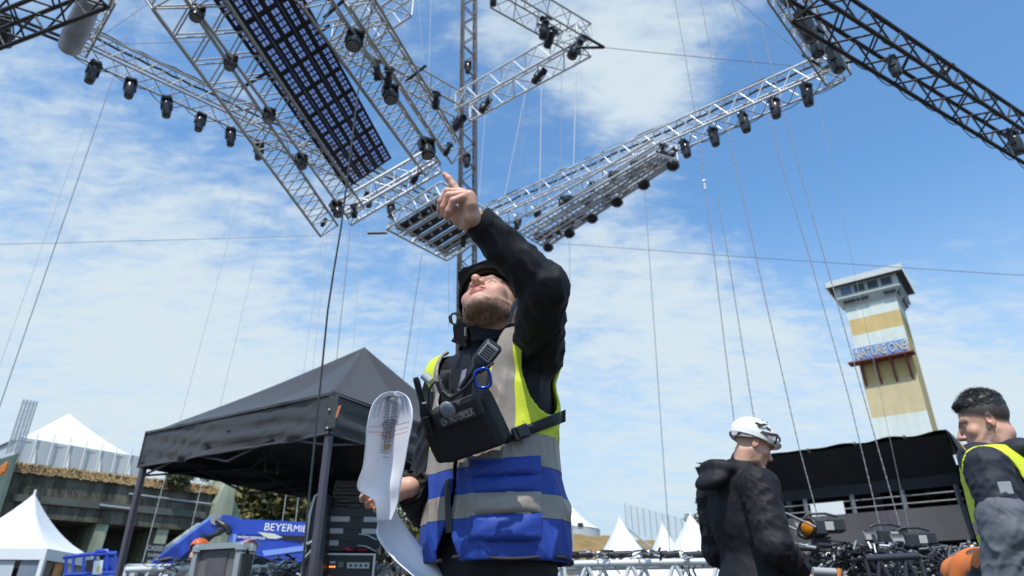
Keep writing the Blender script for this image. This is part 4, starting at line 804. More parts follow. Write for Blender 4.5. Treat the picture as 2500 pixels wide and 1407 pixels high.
# ------------------------------------------------------------------ black gazebo
GZ = mat('gazebo_fabric', (.031, .030, .032), .5, var=.18, scale=5, bump=.12, bscale=30, sheen=.15)
GZI = mat('gazebo_frame', (.085, .075, .095), .42, metal=.3, var=.1)
def gazebo():
    zt, zb = 2.545, 2.20; F = atZ(815, 962, zt); Lc = atZ(352, 1060, zt); F.z = Lc.z = 0; a = Lc - F; L = a.length; a.normalize(); b = Vector((-a.y, a.x, 0)); b = b if b.y > 0 else -b; up = Vector((0, 0, 1)); L2 = 2.75
    root = thing('gazebo', 'black pop-up gazebo with a peaked roof standing left of the pointing man', 'gazebo', F + a * L / 2 + b * L2 / 2)
    P = lambda s, t, z: F + a * s + b * t + up * z
    pk = atY(890, 848, 7.55)
    def roof(u, v):
        an = u * 2 * math.pi + math.pi / 4; k = max(abs(math.cos(an)), abs(math.sin(an))); x, y = math.cos(an) / k, math.sin(an) / k
        e = P(L / 2 + x * L / 2, L2 / 2 + y * L2 / 2, zt); p = e.lerp(pk, v); q = abs(abs(x) - abs(y))
        p.z -= .10 * math.sin(v * math.pi) * (0.35 + q) - .0
        if v > .86: p.z = min(p.z, pk.z - .035 * ((v - .86) / .14 < 1) * (1 - (v - .86) / .14))
        p.z += .008 * math.sin(u * 90 + v * 7) * (1 - v) * math.sin(min(1, v * 6) * 3.1); return p
    m = MB(); m.grid(roof, 96, 30); m.build('canopy', GZ, root)
    cs = [(0, 0), (L, 0), (L, L2), (0, L2)]
    for i in range(4):
        (s0, t0), (s1, t1) = cs[i], cs[(i + 1) % 4]; nrm = (P(s1, t1, 0) - P(s0, t0, 0)).normalized().cross(up)
        def vf(u, v, s0=s0, t0=t0, s1=s1, t1=t1, nrm=nrm, i=i):
            w = math.sin(u * math.pi); c1 = v * 2.4 + u * 2.2 + .25 * math.sin(u * 8 + i); c2 = v * 4.1 - u * 3.1 + .3 * math.sin(u * 13); f = (.055 * (1 - abs(math.sin(c1 * 3.14))) ** 2 + .03 * (1 - abs(math.sin(c2 * 3.14 + 1))) ** 3 + .012 * math.sin(u * 9)) * w ** .4 * (.25 + v * .75)
            return P(s0 + (s1 - s0) * u, t0 + (t1 - t0) * u, zt + .03 - (zt + .03 - zb) * v) + nrm * (.012 + f)
        m = MB(); m.grid(vf, 90, 10); m.build('valance', GZ, root)
        m = MB(); m.tube([vf(k / 40, 1) for k in range(41)], .008, 5); m.build('hem', GZ, root)
    for (s, t) in cs:
        si, ti = (.05 if s == 0 else s - .05), (.05 if t == 0 else t - .05); R = Matrix((a, b, up)).transposed()
        m = MB(); m.bbox(P(si, ti, 1.2), (.058, .058, 2.4), .008, R); o = m.build('leg', GZI, root)
        m = MB(); m.bbox(P(si, ti, 2.28), (.075, .075, .1), .01, R); m.build('collar', FIX, o); m = MB(); m.box(P(si, ti, .012), (.14, .14, .02), R); m.build('foot', GALV, o)
    for i in range(4):
        (s0, t0), (s1, t1) = cs[i], cs[(i + 1) % 4]; p = [P(s0 + (s1 - s0) * f, t0 + (t1 - t0) * f, 0) for f in (.03, .5, .97)]; inn = (P(L / 2, L2 / 2, 0) - (p[0] + p[2]) / 2).normalized() * .06
        for (z0, z1) in ((2.42, 2.12), (2.12, 2.42)):
            for j in (0, 1): m = MB(); m.cyl(p[j] + up * z0 + inn, p[j + 1] + up * z1 + inn, .012, n=6); m.build('scissor_bar', GZI, root)
        m = MB(); c = P(L / 2, L2 / 2, 3.0); m.cyl((p[0] + p[2]) / 2 + up * 2.4, c, .014, n=6); m.build('roof_bar', GZI, root)
    m = MB(); m.cyl(P(L / 2, L2 / 2, 2.7), pk - up * .03, .02, n=8); m.build('centre_pole', GZI, root)
    for (px, py) in ((650, 1128), (680, 1132)): q = atY(px, py, 7.2); m = MB(); m.tube([q + up * .12, q, q - up * .1], .014, 5); m.build('tie_strap', GZI, root)
    q = P(0, 0, zt - .02); m = MB(); m.slab([q + Vector((-.03, -.03, 0)), q + Vector((.05, -.03, 0)), q + Vector((.05, -.03, -.28)), q + Vector((-.02, -.03, -.3))], (0, .012, 0)); m.build('corner_flap', GZ, root)
    m = MB(); m.slab([q + Vector((.06, -.035, -.1)), q + Vector((.085, -.035, -.09)), q + Vector((.06, -.035, -.2)), q + Vector((.045, -.035, -.2))], (0, .006, 0)); m.build('corner_tag', mat('tag_orange', (.5, .16, .05), .5), root)
    for z in (zb + .03, zb + .19): m = MB(); m.ell(P(-.0, -.0, z) + Vector((-.012, -.04, 0)), (.012, .012, .012), 8, 5); m.build('eyelet', GALV, root)
gazebo()
# ------------------------------------------------------------------ racks and cases
CASE = mat('case_grey', (.13, .125, .125), .55, var=.2, scale=9); EDGE = mat('case_edge', (.45, .46, .46), .35, metal=.8, var=.1); RKB = mat('rack_black', (.014, .014, .015), .5, var=.2); SIL = mat('silver_panel', (.40, .39, .37), .4, var=.08)
PEL = mat('brown_case', (.085, .072, .062), .55, var=.15, scale=8)
up = Vector((0, 0, 1))
def local(c, yaw): R = Matrix.Rotation(yaw, 3, 'Z'); return R, (lambda x, y, z: Vector(c) + R @ Vector((x, y, z)))
def rack():
    c = atY(850, 1296, 6.7); z0 = atY(850, 1350, 6.7).z; z1 = atY(850, 1246, 6.7).z; R, P = local((c.x, 6.95, 0), .10); w = .50; h = z1 - z0
    root = thing('amplifier_rack', 'tall black amplifier rack with silver panels under the gazebo, behind the front leg', 'equipment rack', (c.x, 6.95, z0))
    m = MB(); m.bbox(P(0, 0, (z0 + z1) / 2), (w, .5, h), .015, R); m.build('body', RKB, root)
    rows = [(.78, -.22, .2), (.78, .11, .19), (.50, -.24, .17), (.50, .1, .19), (.22, -.26, .16)]
    for (f, x, ww) in rows: m = MB(); m.box(P(x + ww / 2 - .0, -.256, z0 + h * f), (ww, .014, .045), R); m.build('silver_panel', SIL, root)
    for f in (.93, .64, .36): m = MB(); m.box(P(0, -.254, z0 + h * f), (w * .92, .012, .07), R); m.build('amplifier', RKB, root)
    for f in (.42, .16): m = MB(); m.tube([P(.08, -.3, z0 + h * f), P(.16, -.32, z0 + h * f - .01), P(.25, -.3, z0 + h * f - .05)], .006, 5); m.build('handle', GALV, root)
    m = MB(); m.slab([P(.02, -.27, z0 + h * .33), P(.28, -.3, z0 + h * .28), P(.28, -.3, z0 + h * .1), P(.0, -.27, z0 + h * .1)], R @ Vector((0, -.02, 0))); m.build('cloth', BLK, root)
    for (px, mm) in ((-.1, 'r'), (.02, 'r')): m = MB(); m.ell(P(px + .1, -.26, z0 + .03), (.05, .02, .02), 8, 5); m.build('red_tape', mat('red_tape', (.45, .02, .06), .5), root)
    m = MB(); m.cyl(P(-.2, -.262, z0 + .05), P(-.2, -.268, z0 + .05), .028, n=12); m.build('round_label', mat('label_brown', (.2, .08, .06), .6), root)
    # cases stacked on top
    zz = z1 + .004
    for k in range(4):
        hh = .068; s = thing('equipment_case', ['dark brown moulded case at the bottom of the stack on the amplifier rack', 'dark brown moulded case second from the bottom on the amplifier rack', 'dark brown moulded case third from the bottom on the amplifier rack', 'dark brown moulded case on top of the stack on the amplifier rack'][k], 'case', P(0, 0, zz), 'cases stacked on the amplifier rack')
        ww = .46 - .01 * k; m = MB(); m.bbox(P(.0, 0, zz + hh * .27), (ww, .36, hh * .5), .012, R); m.build('lower_shell', PEL, s); m = MB(); m.bbox(P(.0, 0, zz + hh * .78), (ww - .012, .35, hh * .42), .012, R); m.build('lid', PEL, s)
        m = MB(); m.box(P(0, -.186, zz + hh * .5), (.1, .016, .022), R); m.build('handle', RKB, s)
        for x in (-.17, .17): m = MB(); m.box(P(x, -.184, zz + hh * .5), (.03, .014, .04), R); m.build('latch', RKB, s)
        zz += hh + .004
    # power distributor below
    root = thing('power_distributor', 'black power distributor with socket strips and glowing red digits below the amplifier rack', 'power box', (c.x, 6.9, 0)); zt = z0 - .01
    m = MB(); m.bbox(P(-.005, -.03, zt - .55), (.47, .5, 1.1), .012, R); m.build('body', RKB, root)
    for s in (-1, 1): m = MB(); m.box(P(s * .245 - .005, -.28, zt - .55), (.02, .02, 1.1), R); m.build('edge', EDGE, root)
    m = MB(); m.box(P(0, -.286, zt - .005), (.48, .012, .014), R); m.build('edge', EDGE, root)
    for i, z in enumerate((.10, .235, .37)):
        m = MB(); m.box(P(.10, -.287, zt - z), (.20, .012, .05), R); s = m.build('socket_strip', SIL, root)
        for k in range(4): m = MB(); m.cyl(P(.035 + k * .045, -.294, zt - z), P(.035 + k * .045, -.297, zt - z), .012, n=10); m.build('socket', RKB, s)
    m = MB(); m.box(P(-.13, -.286, zt - .075), (.05, .01, .018), R); m.build('display', SIL, root)
    m = MB(); m.box(P(-.055, -.286, zt - .095), (.05, .01, .045), R); m.build('breaker', CASE, root)
    for k in range(3): m = MB(); m.box(P(-.15 + .02 * k, -.287, zt - .112), (.012, .01, .012), R); m.build('red_digit', mat('red_digit', (.5, .06, .01), .4, var=0, emit=(1, .22, .04, 2.0)), root)
    m = MB(); m.cyl(P(-.14, -.284, zt - .205), P(-.14, -.3, zt - .205), .026, n=12); m.build('red_switch', mat('red_switch', (.6, .02, .01), .4, var=0), root)
    return R, P
RR, RP = rack()
def dolly_case():            # black rounded case left of the rack
    pts = [(782, 1205), (770, 1212), (757, 1260), (748, 1320), (738, 1407), (736, 1450), (800, 1450), (800, 1205)]; Y = 6.5; q = [atY(x, y, Y) for x, y in pts]
    root = thing('road_case', 'black road case with silver rim standing behind the gazebo front leg', 'road case', (q[0].x, Y, 0)); g = [Vector((q[5].x, Y, 0)), Vector((q[6].x, Y, 0))]; q[5], q[6] = g
    m = MB(); m.slab(q, (0, .45, 0)); m.build('body', RKB, root)
    m = MB(); m.tube([p + Vector((0, -.01, 0)) for p in q[:6]], .014, 6); m.build('rim', EDGE, root)
    m = MB(); a = atY(775, 1318, Y - .02); b = atY(738, 1330, Y - .02); m.tube([a, (a + b) / 2 + Vector((0, 0, -.012)), b], .022, 6, radii=[.03, .022, .006]); m.build('silver_corner', EDGE, root)
    m = MB(); m.tube([atY(770, 1330, Y - .03), atY(756, 1350, Y - .03), atY(742, 1365, Y - .03)], .012, 6); m.build('catch', EDGE, root)
dolly_case()
def flight_case():
    Y = 5.4; tl, tr = atY(484, 1342, Y), atY(590, 1330, Y - .18); a = (tr - tl); w = a.length; a = Vector((a.x, a.y, 0)).normalized(); b = Vector((-a.y, a.x, 0)); R = Matrix((a, b, up)).transposed(); zt = (tl.z + tr.z) / 2; P = lambda x, y, z: Vector((tl.x, tl.y, 0)) + a * x + b * y + up * z
    root = thing('flight_case', 'grey flight case with aluminium edges and ball corners in front of the white truss', 'flight case', P(w / 2, .2, 0))
    D = .09
    m = MB(); m.box(P(w / 2, D / 2, zt / 2), (w - .03, D - .03, zt - .03), R); m.build('panel', CASE, root)
    m = MB(); m.slab([P(.09, .012, zt - .04), P(w * .7, .012, zt - .04), P(w * .64, .012, .2), P(.16, .012, .2)], b * -.004); m.build('worn_face', mat('worn_grey', (.085, .08, .085), .6, var=.25), root)
    for (x, y) in ((0, 0), (w, 0), (0, D), (w, D)):
        m = MB(); m.box(P(x, y, zt / 2), (.045, .045, zt), R); m.build('edge', EDGE, root); m = MB(); m.bbox(P(x, y, zt - .01), (.075, .075, .075), .02, R); m.build('corner', EDGE, root)
    for (x0, y0, sx, sy) in ((w / 2, 0, w, .05), (w / 2, D, w, .05), (0, D / 2, .05, D), (w, D / 2, .05, D)): m = MB(); m.box(P(x0, y0, zt + .006), (sx, sy, .04), R); m.build('edge', EDGE, root)
    m = MB(); m.box(P(w + .03, D * .5, zt - .35), (.04, D * .8, .6), R); m.build('side_panel', RKB, root)
flight_case()
# ------------------------------------------------------------------ ground trusses
WT = mat('white_truss', (.66, .69, .70), .35, metal=.25, var=.05)
za = atY(345, 1392, 7.6).z; truss(atY(335, 1394, 7.9) - up * .17, atY(735, 1384, 7.6) - up * .17, .34, WT, 'bright aluminium truss lying at chest height behind the flight case', 'assembled trusses near the ground', cr=.03, br=.018, bay=.30, ladder=True)
truss(atY(905, 1391, 7.3) - up * .2, atY(1420, 1391, 7.3) - up * .2, .40, WT, 'bright aluminium truss seen between the rack and the paper plan', 'assembled trusses near the ground', cr=.034, br=.02, bay=.42)
truss(atY(1375, 1385, 6.3) - up * .2, atY(1790, 1378, 6.3) - up * .2, .42, WT, 'bright aluminium truss between the pointing man and the man in the white helmet', 'assembled trusses near the ground', cr=.029, br=.018, bay=.34)
for (px, Y) in ((360, 7.8), (700, 7.6), (960, 7.3), (1420, 6.3), (1700, 6.3)):
    p = atY(px, 1407, Y); r = thing('truss_stand', {360: 'steel stand under the left end of the left ground truss', 700: 'steel stand under the right end of the left ground truss', 960: 'steel stand under the ground truss behind the paper plan', 1420: 'steel stand under the right ground truss by the pointing man', 1700: 'steel stand under the right ground truss by the white-helmeted man'}[px], 'stand', (p.x, Y, 0), 'stands under the ground trusses')
    m = MB(); m.box((p.x, Y, .42), (.08, .08, .84)); m.build('post', STEEL, r); m = MB(); m.box((p.x, Y, .02), (.5, .5, .03)); m.build('base', STEEL, r); m = MB(); m.box((p.x, Y, .86), (.12, .5, .05)); m.build('cradle', STEEL, r)
RED = mat('red_plug', (.5, .04, .04), .5); ORG_ = mat('orange_bit', (.6, .2, .03), .5)
def clutter(x0, x1, y0, y1, Y, n, label, seed, cat='cable pile', q_=1.0, dark=.55):
    rr = random.Random(seed); root = thing('cable_pile', label, cat, atY((x0 + x1) / 2, y1, Y)); root.location.z = 0
    A, B, C_ = MB(), MB(), MB()
    for k in range(n):
        px, py = rr.uniform(x0, x1), rr.uniform(y0, y1); p = atY(px, py, Y + rr.uniform(-.2, .25)); t = rr.random(); s = rr.uniform(.6, 1.3) * q_
        if t < dark:
            q = [p]; d = Vector((rr.choice((-1, 1)) * rr.uniform(.3, 1), rr.uniform(-.3, .3), rr.uniform(-.25, .25)))
            for j in range(7): d = (d + Vector((rr.gauss(0, .35), rr.gauss(0, .35), rr.gauss(0, .4)))).normalized(); z = q[-1] + d * .07 * s; z.z = min(z.z, atY(px, y0, Y).z); q.append(z)
            (A if rr.random() < .8 else C_).tube(q, rr.uniform(.008, .02) * q_, 5)
        elif t < dark + .1: e = Vector((rr.gauss(0, 1), rr.gauss(0, .4), rr.gauss(0, .5))).normalized() * rr.uniform(.06, .16) * q_; A.cyl(p - e, p + e, rr.uniform(.02, .045) * q_, n=8)
        else: e = Vector((rr.gauss(0, 1), rr.gauss(0, .4), rr.gauss(0, .5))).normalized() * rr.uniform(.02, .06) * (q_ + .2); (B if rr.random() < .8 else C_).cyl(p - e, p + e, rr.uniform(.007, .018), n=7)
    A.build('black_cables', FIX, root, kind='stuff'); B.build('silver_clamps', GALV, root, kind='stuff'); C_.build('grey_cables', mat('cable_grey', (.2, .2, .21), .5), root, kind='stuff'); return root
clutter(1385, 1760, 1348, 1366, 6.2, 90, 'row of black cable rolls and clamps lying on the truss between the two helmeted men', 1, q_=.5, dark=.4)
clutter(385, 610, 1366, 1384, 7.6, 60, 'black cables and clamps on the left ground truss below the orange helmet', 2, q_=.5, dark=.4)
clutter(640, 775, 1362, 1420, 7.2, 90, 'tangle of black cables and silver couplers left of the gazebo front leg', 3, q_=.6, dark=.4)
clutter(905, 1040, 1330, 1385, 6.9, 60, 'dark cables and clamps behind the paper plan', 4, q_=.55, dark=.4)
clutter(1945, 2180, 1330, 1440, 6.6, 240, 'tangle of dark cables and fittings under the left chain motor', 5, q_=.75, dark=.42)
clutter(2150, 2440, 1335, 1440, 7.0, 280, 'tangle of dark cables and fittings below the right chain motors', 6, q_=.75, dark=.42)
for i, (px, L_) in enumerate(((1417, .2), (1505, .26), (1598, .2), (1640, .12), (1710, .26))):
    p = atY(px, 1356, 6.15); m = MB(); m.cyl(p - Vector((L_ / 2, 0, 0)), p + Vector((L_ / 2, 0, .01)), .028, n=12); single(m, 'tube_roll', FIX, f'black padded tube lying on the ground truss, {ORD[i]} from the pointing man', 'tube', 'black tubes on the ground truss')
truss(atY(2088, 1372, 6.4) - up * .2, atY(2215, 1366, 6.4) - up * .2, .42, mat('black_truss', (.05, .05, .06), .4, metal=.4, var=.1), 'short dark truss below the chain motors at the right', cr=.03, br=.018, bay=.26)
def motor(px, py, Y, label, yaw, s=1.0):
    c = atY(px, py, Y); R, P = local(c, yaw); root = thing('chain_motor', label, 'chain hoist', c, 'chain hoist motors'); MBK = mat('motor_black', (.022, .023, .026), .45, var=.15)
    m = MB(); m.bbox(P(0, 0, 0), (.16 * s, .18 * s, .15 * s), .02, R); m.build('gear_box', MBK, root)
    m = MB(); m.cyl(P(-.08 * s, 0, 0), P(-.20 * s, 0, 0), .07 * s, n=14); m.build('motor_drum', mat('motor_grey', (.18, .18, .19), .4, metal=.4), root)
    for k in range(5): m = MB(); m.cyl(P(-.095 * s - .02 * k * s, 0, 0), P(-.102 * s - .02 * k * s, 0, 0), .078 * s, n=14); m.build('fin', MBK, root)
    m = MB(); m.bbox(P(.16 * s, 0, .02), (.16 * s, .17 * s, .13 * s), .02, R); m.build('control_box', MBK, root)
    m = MB(); m.box(P(.09 * s, -.094 * s, .01), (.075 * s, .006, .075 * s), R); m.build('silver_label', SIL, root)
    m = MB(); m.box(P(-.14 * s, -.075 * s, .0), (.11 * s, .006, .05 * s), R); m.build('silver_label', SIL, root)
    m = MB(); m.tube([P(-.1, 0, .1 * s), P(-.05, 0, .13 * s), P(.1, 0, .13 * s), P(.2, 0, .1 * s)], .012, 6); m.build('handle', MBK, root)
    m = MB(); m.slab([P(-.06, -.03, -.08), P(.1, -.03, -.08), P(.06, -.03, -.32), P(-.05, -.03, -.32)], R @ Vector((0, .1, 0))); m.build('chain_bag', BLK, root)
    m = MB(); m.tube([P(.02, 0, -.1), P(.0, 0, -.28), P(.05, -.02, -.42)], .014, 6); m.build('hook', GALV, root)
motor(1995, 1290, 6.8, 'black chain motor with silver label hanging right of the white-helmeted man', -.15, 1.0); motor(2155, 1313, 7.1, 'black chain motor in the middle below the platform', -.1, .95); motor(2222, 1322, 7.0, 'black chain motor overlapping the middle one, with the lower label', -.1, .95)
# cylinders and bits in the right pile
for (px, py, L_, r, mm, lb) in ((2012, 1396, .19, .032, 'SIL', 'silver cylinder at the foot of the dark tangle right of the white-helmeted man'), (1965, 1385, .0, .02, 'GALV', 'short silver spigot beside the white-helmeted man'), (2048, 1402, 0, .022, 'O', 'small orange cap in the dark tangle')):
    p = atY(px, py, 6.2); m = MB(); d = Vector((L_ or .03, 0, -.01 if L_ else .08)); m.cyl(p - d / 2, p + d / 2, r, n=12); single(m, 'metal_cylinder' if mm != 'O' else 'cap', {'SIL': SIL, 'GALV': GALV, 'O': ORG_}[mm], lb, 'fitting')
# ------------------------------------------------------------------ blue boom lift, work platform, van
BLU = mat('machine_blue', (.018, .055, .36), .38, var=.12, scale=2); BLUL = mat('machine_blue_light', (.16, .26, .62), .4, var=.1); WHT = mat('paint_white', (.7, .72, .73), .4, var=.06)
def boom():
    Y = 15.0; A = lambda x, y, o=0: atY(x, y, Y + o); root = thing('boom_lift', 'blue articulated boom lift with a folded jib in front of the bunker', 'boom lift', (A(640, 1400).x, Y, 0)); off = Vector((0, .42, 0))
    m = MB(); m.slab([A(372, 1392), A(368, 1378), A(515, 1262), A(527, 1258), A(524, 1300), A(505, 1306), A(410, 1388)], off); m.build('jib', BLU, root)
    m = MB(); m.slab([A(368, 1377, -.004), A(366, 1372, -.004), A(517, 1257, -.004), A(521, 1262, -.004)], off * 1.05); m.build('jib_top', BLUL, root)
    m = MB(); m.slab([A(410, 1338, .1), A(405, 1332, .1), A(480, 1278, .1), A(492, 1277, .1)], off * .6); m.build('side_rail', mat('cream', (.5, .54, .44), .5), root)
    m = MB(); m.slab([A(526, 1260), A(546, 1257), A(566, 1259), A(584, 1267), A(625, 1269), A(760, 1276), A(790, 1278), A(790, 1312), A(640, 1306), A(560, 1304), A(548, 1282), A(528, 1274)], off); m.build('boom', BLU, root)
    m = MB(); m.cyl(A(528, 1267, -.03), A(528, 1267, .46), .12, n=14); m.build('pivot', GALV, root)
    m = MB(); m.slab([A(580, 1304, .02), A(740, 1312, .02), A(745, 1440, .02), A(575, 1440, .02)], off * .9); m.build('turret', BLU, root)
    m = MB(); m.slab([A(560, 1304, -.05), A(578, 1304, -.05), A(574, 1332, -.05), A(556, 1332, -.05)], off * .5); m.build('cover', BLUL, root)
    m = MB(); m.slab([A(628, 1299, -.01), A(668, 1303, -.01), A(690, 1312, -.01), A(672, 1316, -.01), A(655, 1315, -.01)], off * .05); m.build('cream_panel', mat('cream', (.5, .54, .44), .5), root)
    m = MB(); m.slab([A(672, 1306, -.008), A(760, 1310, -.008), A(745, 1324, -.008), A(690, 1317, -.008)], off * .04); m.build('opening', DARK, root)  # solid dark slab; the shade of an opening put into its colour
    m = MB(); m.slab([A(640, 1345, -.3), A(760, 1330, -.3), A(760, 1342, -.3), A(645, 1358, -.3)], off * .6); m.build('lower_arm', BLUL, root)
    m = MB(); m.slab([A(640, 1358, -.28), A(770, 1344, -.28), A(770, 1440, -.28), A(640, 1440, -.28)], off * .6); m.build('chassis', BLU, root)
    m = MB(); m.tube([A(472, 1342, -.1), A(505, 1312, -.1)], .11, 8); m.tube([A(505, 1312, -.1), A(553, 1293, -.1)], .045, 8); m.build('hydraulic_cylinder', FIX, root)
    m = MB(); m.tube([A(530, 1272, -.15), A(545, 1282, -.2), A(556, 1288, -.2), A(560, 1302, -.1)], .06, 7); m.build('hose', FIX, root)
    d = (A(740, 1292) - A(640, 1287)); d.y = 0
    lettering('BEYER', .21, frame(A(680, 1289, -.012), d, up), WHT, root, 62 / 1667 * 15.9); lettering('-MIETSERVICE', .19, frame(A(775, 1294, -.012), d, up), WHT, root, 118 / 1667 * 15.9); lettering('www.beyer-mietservice.de', .1, frame(A(613, 1312, -.004), d, up), WHT, root, 62 / 1667 * 15.9)
boom()
def basket():
    Y = 14.0; A = lambda x, y, o=0: atY(x, y, Y + o); root = thing('work_platform', 'blue tubular work platform with a white notice board left of the gazebo leg', 'work platform', (A(215, 1400).x, Y, 0))
    def t(pts, r=.035, n='rail', mm=BLU): m = MB(); m.tube([A(*p) for p in pts], r, 6); m.build(n, mm, root)
    t([(155, 1362), (205, 1355), (285, 1352)]); t([(155, 1362, .9), (205, 1354, .9), (285, 1350, .9)]); t([(160, 1404), (285, 1398)])
    for x in (162, 180, 205, 232, 262, 283): t([(x, 1356), (x - 3, 1425)], .03, 'post')
    t([(232, 1355), (236, 1346), (262, 1345), (266, 1353)], .04, 'control_hood')
    m = MB(); m.slab([A(210, 1368, .3), A(230, 1366, .3), A(228, 1425, .3), A(205, 1425, .3)], (0, .2, 0)); m.build('control_box', FIX, root)
    m = MB(); m.slab([A(232, 1370, -.04), A(253, 1368, -.04), A(249, 1402, -.04), A(227, 1403, -.04)], (0, -.03, 0)); m.build('notice_board', WHT, root); m = MB(); m.slab([A(238, 1384, -.075), A(244, 1383, -.075), A(242, 1396, -.075), A(236, 1397, -.075)], (0, -.01, 0)); m.build('yellow_mark', mat('yellow_mark', (.7, .5, .08), .5), root)
    m = MB(); m.slab([A(155, 1409), A(290, 1401), A(290, 1420), A(155, 1426)], (0, 1.2, 0)); m.build('floor', BLUL, root); m = MB(); m.box((A(220, 1400).x, Y + .6, .7), (1.0, 1.2, 1.2)); m.build('scissor_base', BLU, root)
    m = MB(); m.slab([A(252, 1362, .2), A(272, 1360, .2), A(272, 1395, .2), A(250, 1396, .2)], (0, .4, 0)); m.build('blue_panel', BLU, root)
basket()
def van():
    Y = 12.5; zt = atY(320, 1377, Y).z; xa = atY(286, 1400, Y).x; xb = xa + 2.6; root = thing('white_van', 'white van seen between the gazebo leg and the end of the ground truss', 'van', ((xa + xb) / 2, Y, 0)); zb = .3
    prof = [(xa - 1.2, zb), (xb + .6, zb), (xb + .6, zt - .1), (xb + .3, zt), (xa + .14, zt), (xa + .02, zt - .1), (xa - .1, 1.15), (xa - 1.2, 1.0)]
    m = MB(); m.slab([(x, Y, z) for x, z in prof], (0, 1.8, 0)); m.build('body', WHT, root)
    gl = mat('van_glass', (.03, .05, .05), .08, var=0)
    for (x0, x1) in ((xa + .06, xa + .2), (xa + .28, xa + .75), (xa + .9, xa + 1.6)): m = MB(); m.slab([(x0, Y - .004, zt - .42), (x1, Y - .004, zt - .42), (x1, Y - .004, zt - .13), (x0 + .08, Y - .004, zt - .13)], (0, -.01, 0)); m.build('window', gl, root)
    for x in (xa - .6, xb - .1): m = MB(); m.cyl((x, Y - .03, .33), (x, Y + .2, .33), .33, n=20); w = m.build('wheel', FIX, root); m = MB(); m.cyl((x, Y - .045, .33), (x, Y - .03, .33), .2, n=16); m.build('rim', GALV, w)
    m = MB(); m.bbox(((xa + xb) / 2 + .3, Y + .4, zt + .08), (.9, .9, .12), .05); m.build('roof_box', WHT, root)
van()
# ------------------------------------------------------------------ people
def vcol_mat(name, rough=.5, sss=.0, bump=0.0, bscale=300):
    m = bpy.data.materials.new(name); m.use_nodes = True; nt = m.node_tree; b = nt.nodes['Principled BSDF']; b.inputs['Roughness'].default_value = rough
    a = nt.nodes.new('ShaderNodeVertexColor'); a.layer_name = 'Col'; nt.links.new(a.outputs[0], b.inputs['Base Color'])
    if sss: b.inputs['Subsurface Weight'].default_value = sss; b.inputs['Subsurface Radius'].default_value = (.012, .004, .002); b.inputs['Subsurface Scale'].default_value = 1.0
    if bump:
        n = nt.nodes.new('ShaderNodeTexNoise'); n.inputs['Scale'].default_value = bscale; n.inputs['Detail'].default_value = 3; tc = nt.nodes.new('ShaderNodeTexCoord'); nt.links.new(tc.outputs['Object'], n.inputs['Vector'])
        bp = nt.nodes.new('ShaderNodeBump'); bp.inputs['Strength'].default_value = bump; bp.inputs['Distance'].default_value = .002; nt.links.new(n.outputs['Fac'], bp.inputs['Height']); nt.links.new(bp.outputs[0], b.inputs['Normal'])
    return m
SKIN = vcol_mat('skin', .48, .12, .25, 500)
def setcol(me, C):
    at_ = me.color_attributes.new('Col', 'FLOAT_COLOR', 'POINT'); C4 = np.ones((len(C), 4), np.float32); C4[:, :3] = C; at_.data.foreach_set('color', C4.ravel())
def sst(a, b, x): t = np.clip((x - a) / (b - a), 0, 1); return t * t * (3 - 2 * t)
SKINC = np.array((.62, .35, .245))
def both(f): return lambda p: np.minimum(f(p, 1), f(p, -1))
def head_sdf(p, neck_end, hair=0.0, jawk=1.0):
    q = p.copy(); ax = np.abs(q[:, 0]); m = q.copy(); m[:, 0] = ax                       # mirrored coordinates
    d = ell(m, (0, -.012, .045), (.076, .097, .090))
    d = smin(d, ell(m, (0, .028, -.03), (.062, .068, .085)), .03)
    d = smin(d, chain_sdf(m, [((.056, -.008, -.04), .021), ((.046, .03, -.084), .019), ((.016, .076, -.103 * jawk), .018)], .01), .022)
    d = smin(d, sph(m, (0, .083, -.102), .019), .018)
    d = smin(d, ell(m, (.041, .062, -.020), (.027, .025, .025)), .018)
    d = smin(d, ell(m, (0, .077, -.056), (.033, .027, .030)), .018)
    d = smin(d, chain_sdf(m, [((.046, .068, .030), .010), ((.030, .084, .034), .010), ((.008, .092, .025), .010)], .008), .014)
    d = smax(d, -ell(m, (.031, .097, .008), (.017, .013, .011)), .010)
    lid = sph(m, (.0315, .0745, .008), .0148); lid = np.maximum(lid, -(np.maximum(np.abs(m[:, 2] - .0065 + 22 * (m[:, 0] - .0315) ** 2) - .0022, .078 - m[:, 1])))
    d = smin(d, lid, .003)
    d = smin(d, cap(m, (0, .092, .022), (0, .121, -.020), .0085, .0125), .010)
    d = smin(d, ell(m, (.0135, .106, -.027), (.0095, .0105, .0088)), .006); d = smin(d, ell(m, (0, .115, -.029), (.008, .010, .008)), .006)
    d = smax(d, -ell(m, (.0072, .1115, -.0375), (.0046, .0072, .0065)), .002)
    d = smin(d, chain_sdf(m, [((.027, .088, -.0545), .0035), ((.012, .1015, -.0565), .0055), ((0, .1035, -.0585), .0052)], .004), .004)
    d = smin(d, chain_sdf(m, [((.025, .0885, -.058), .0035), ((.012, .0995, -.067), .0062), ((0, .1015, -.0695), .007)], .004), .005)
    d = smax(d, -chain_sdf(m, [((.029, .0885, -.0555), .0020), ((.013, .1055, -.0608), .0024), ((0, .1085, -.0630), .0024)], .003), .002)
    a = .35; Re = np.array(((math.cos(a), math.sin(a), 0), (-math.sin(a), math.cos(a), 0), (0, 0, 1)))
    ear = ell(m, (.083, -.014, -.002), (.0085, .019, .032), Re); ear = smax(ear, -ell(m, (.0925, -.010, .004), (.0075, .0105, .018)), .004); ear = smin(ear, ell(m, (.078, -.008, -.026), (.007, .009, .010)), .006)
    d = smin(d, ear, .006)
    d = smin(d, cap(q, (0, -.028, -.055), neck_end, .056, .064), .022)
    return d
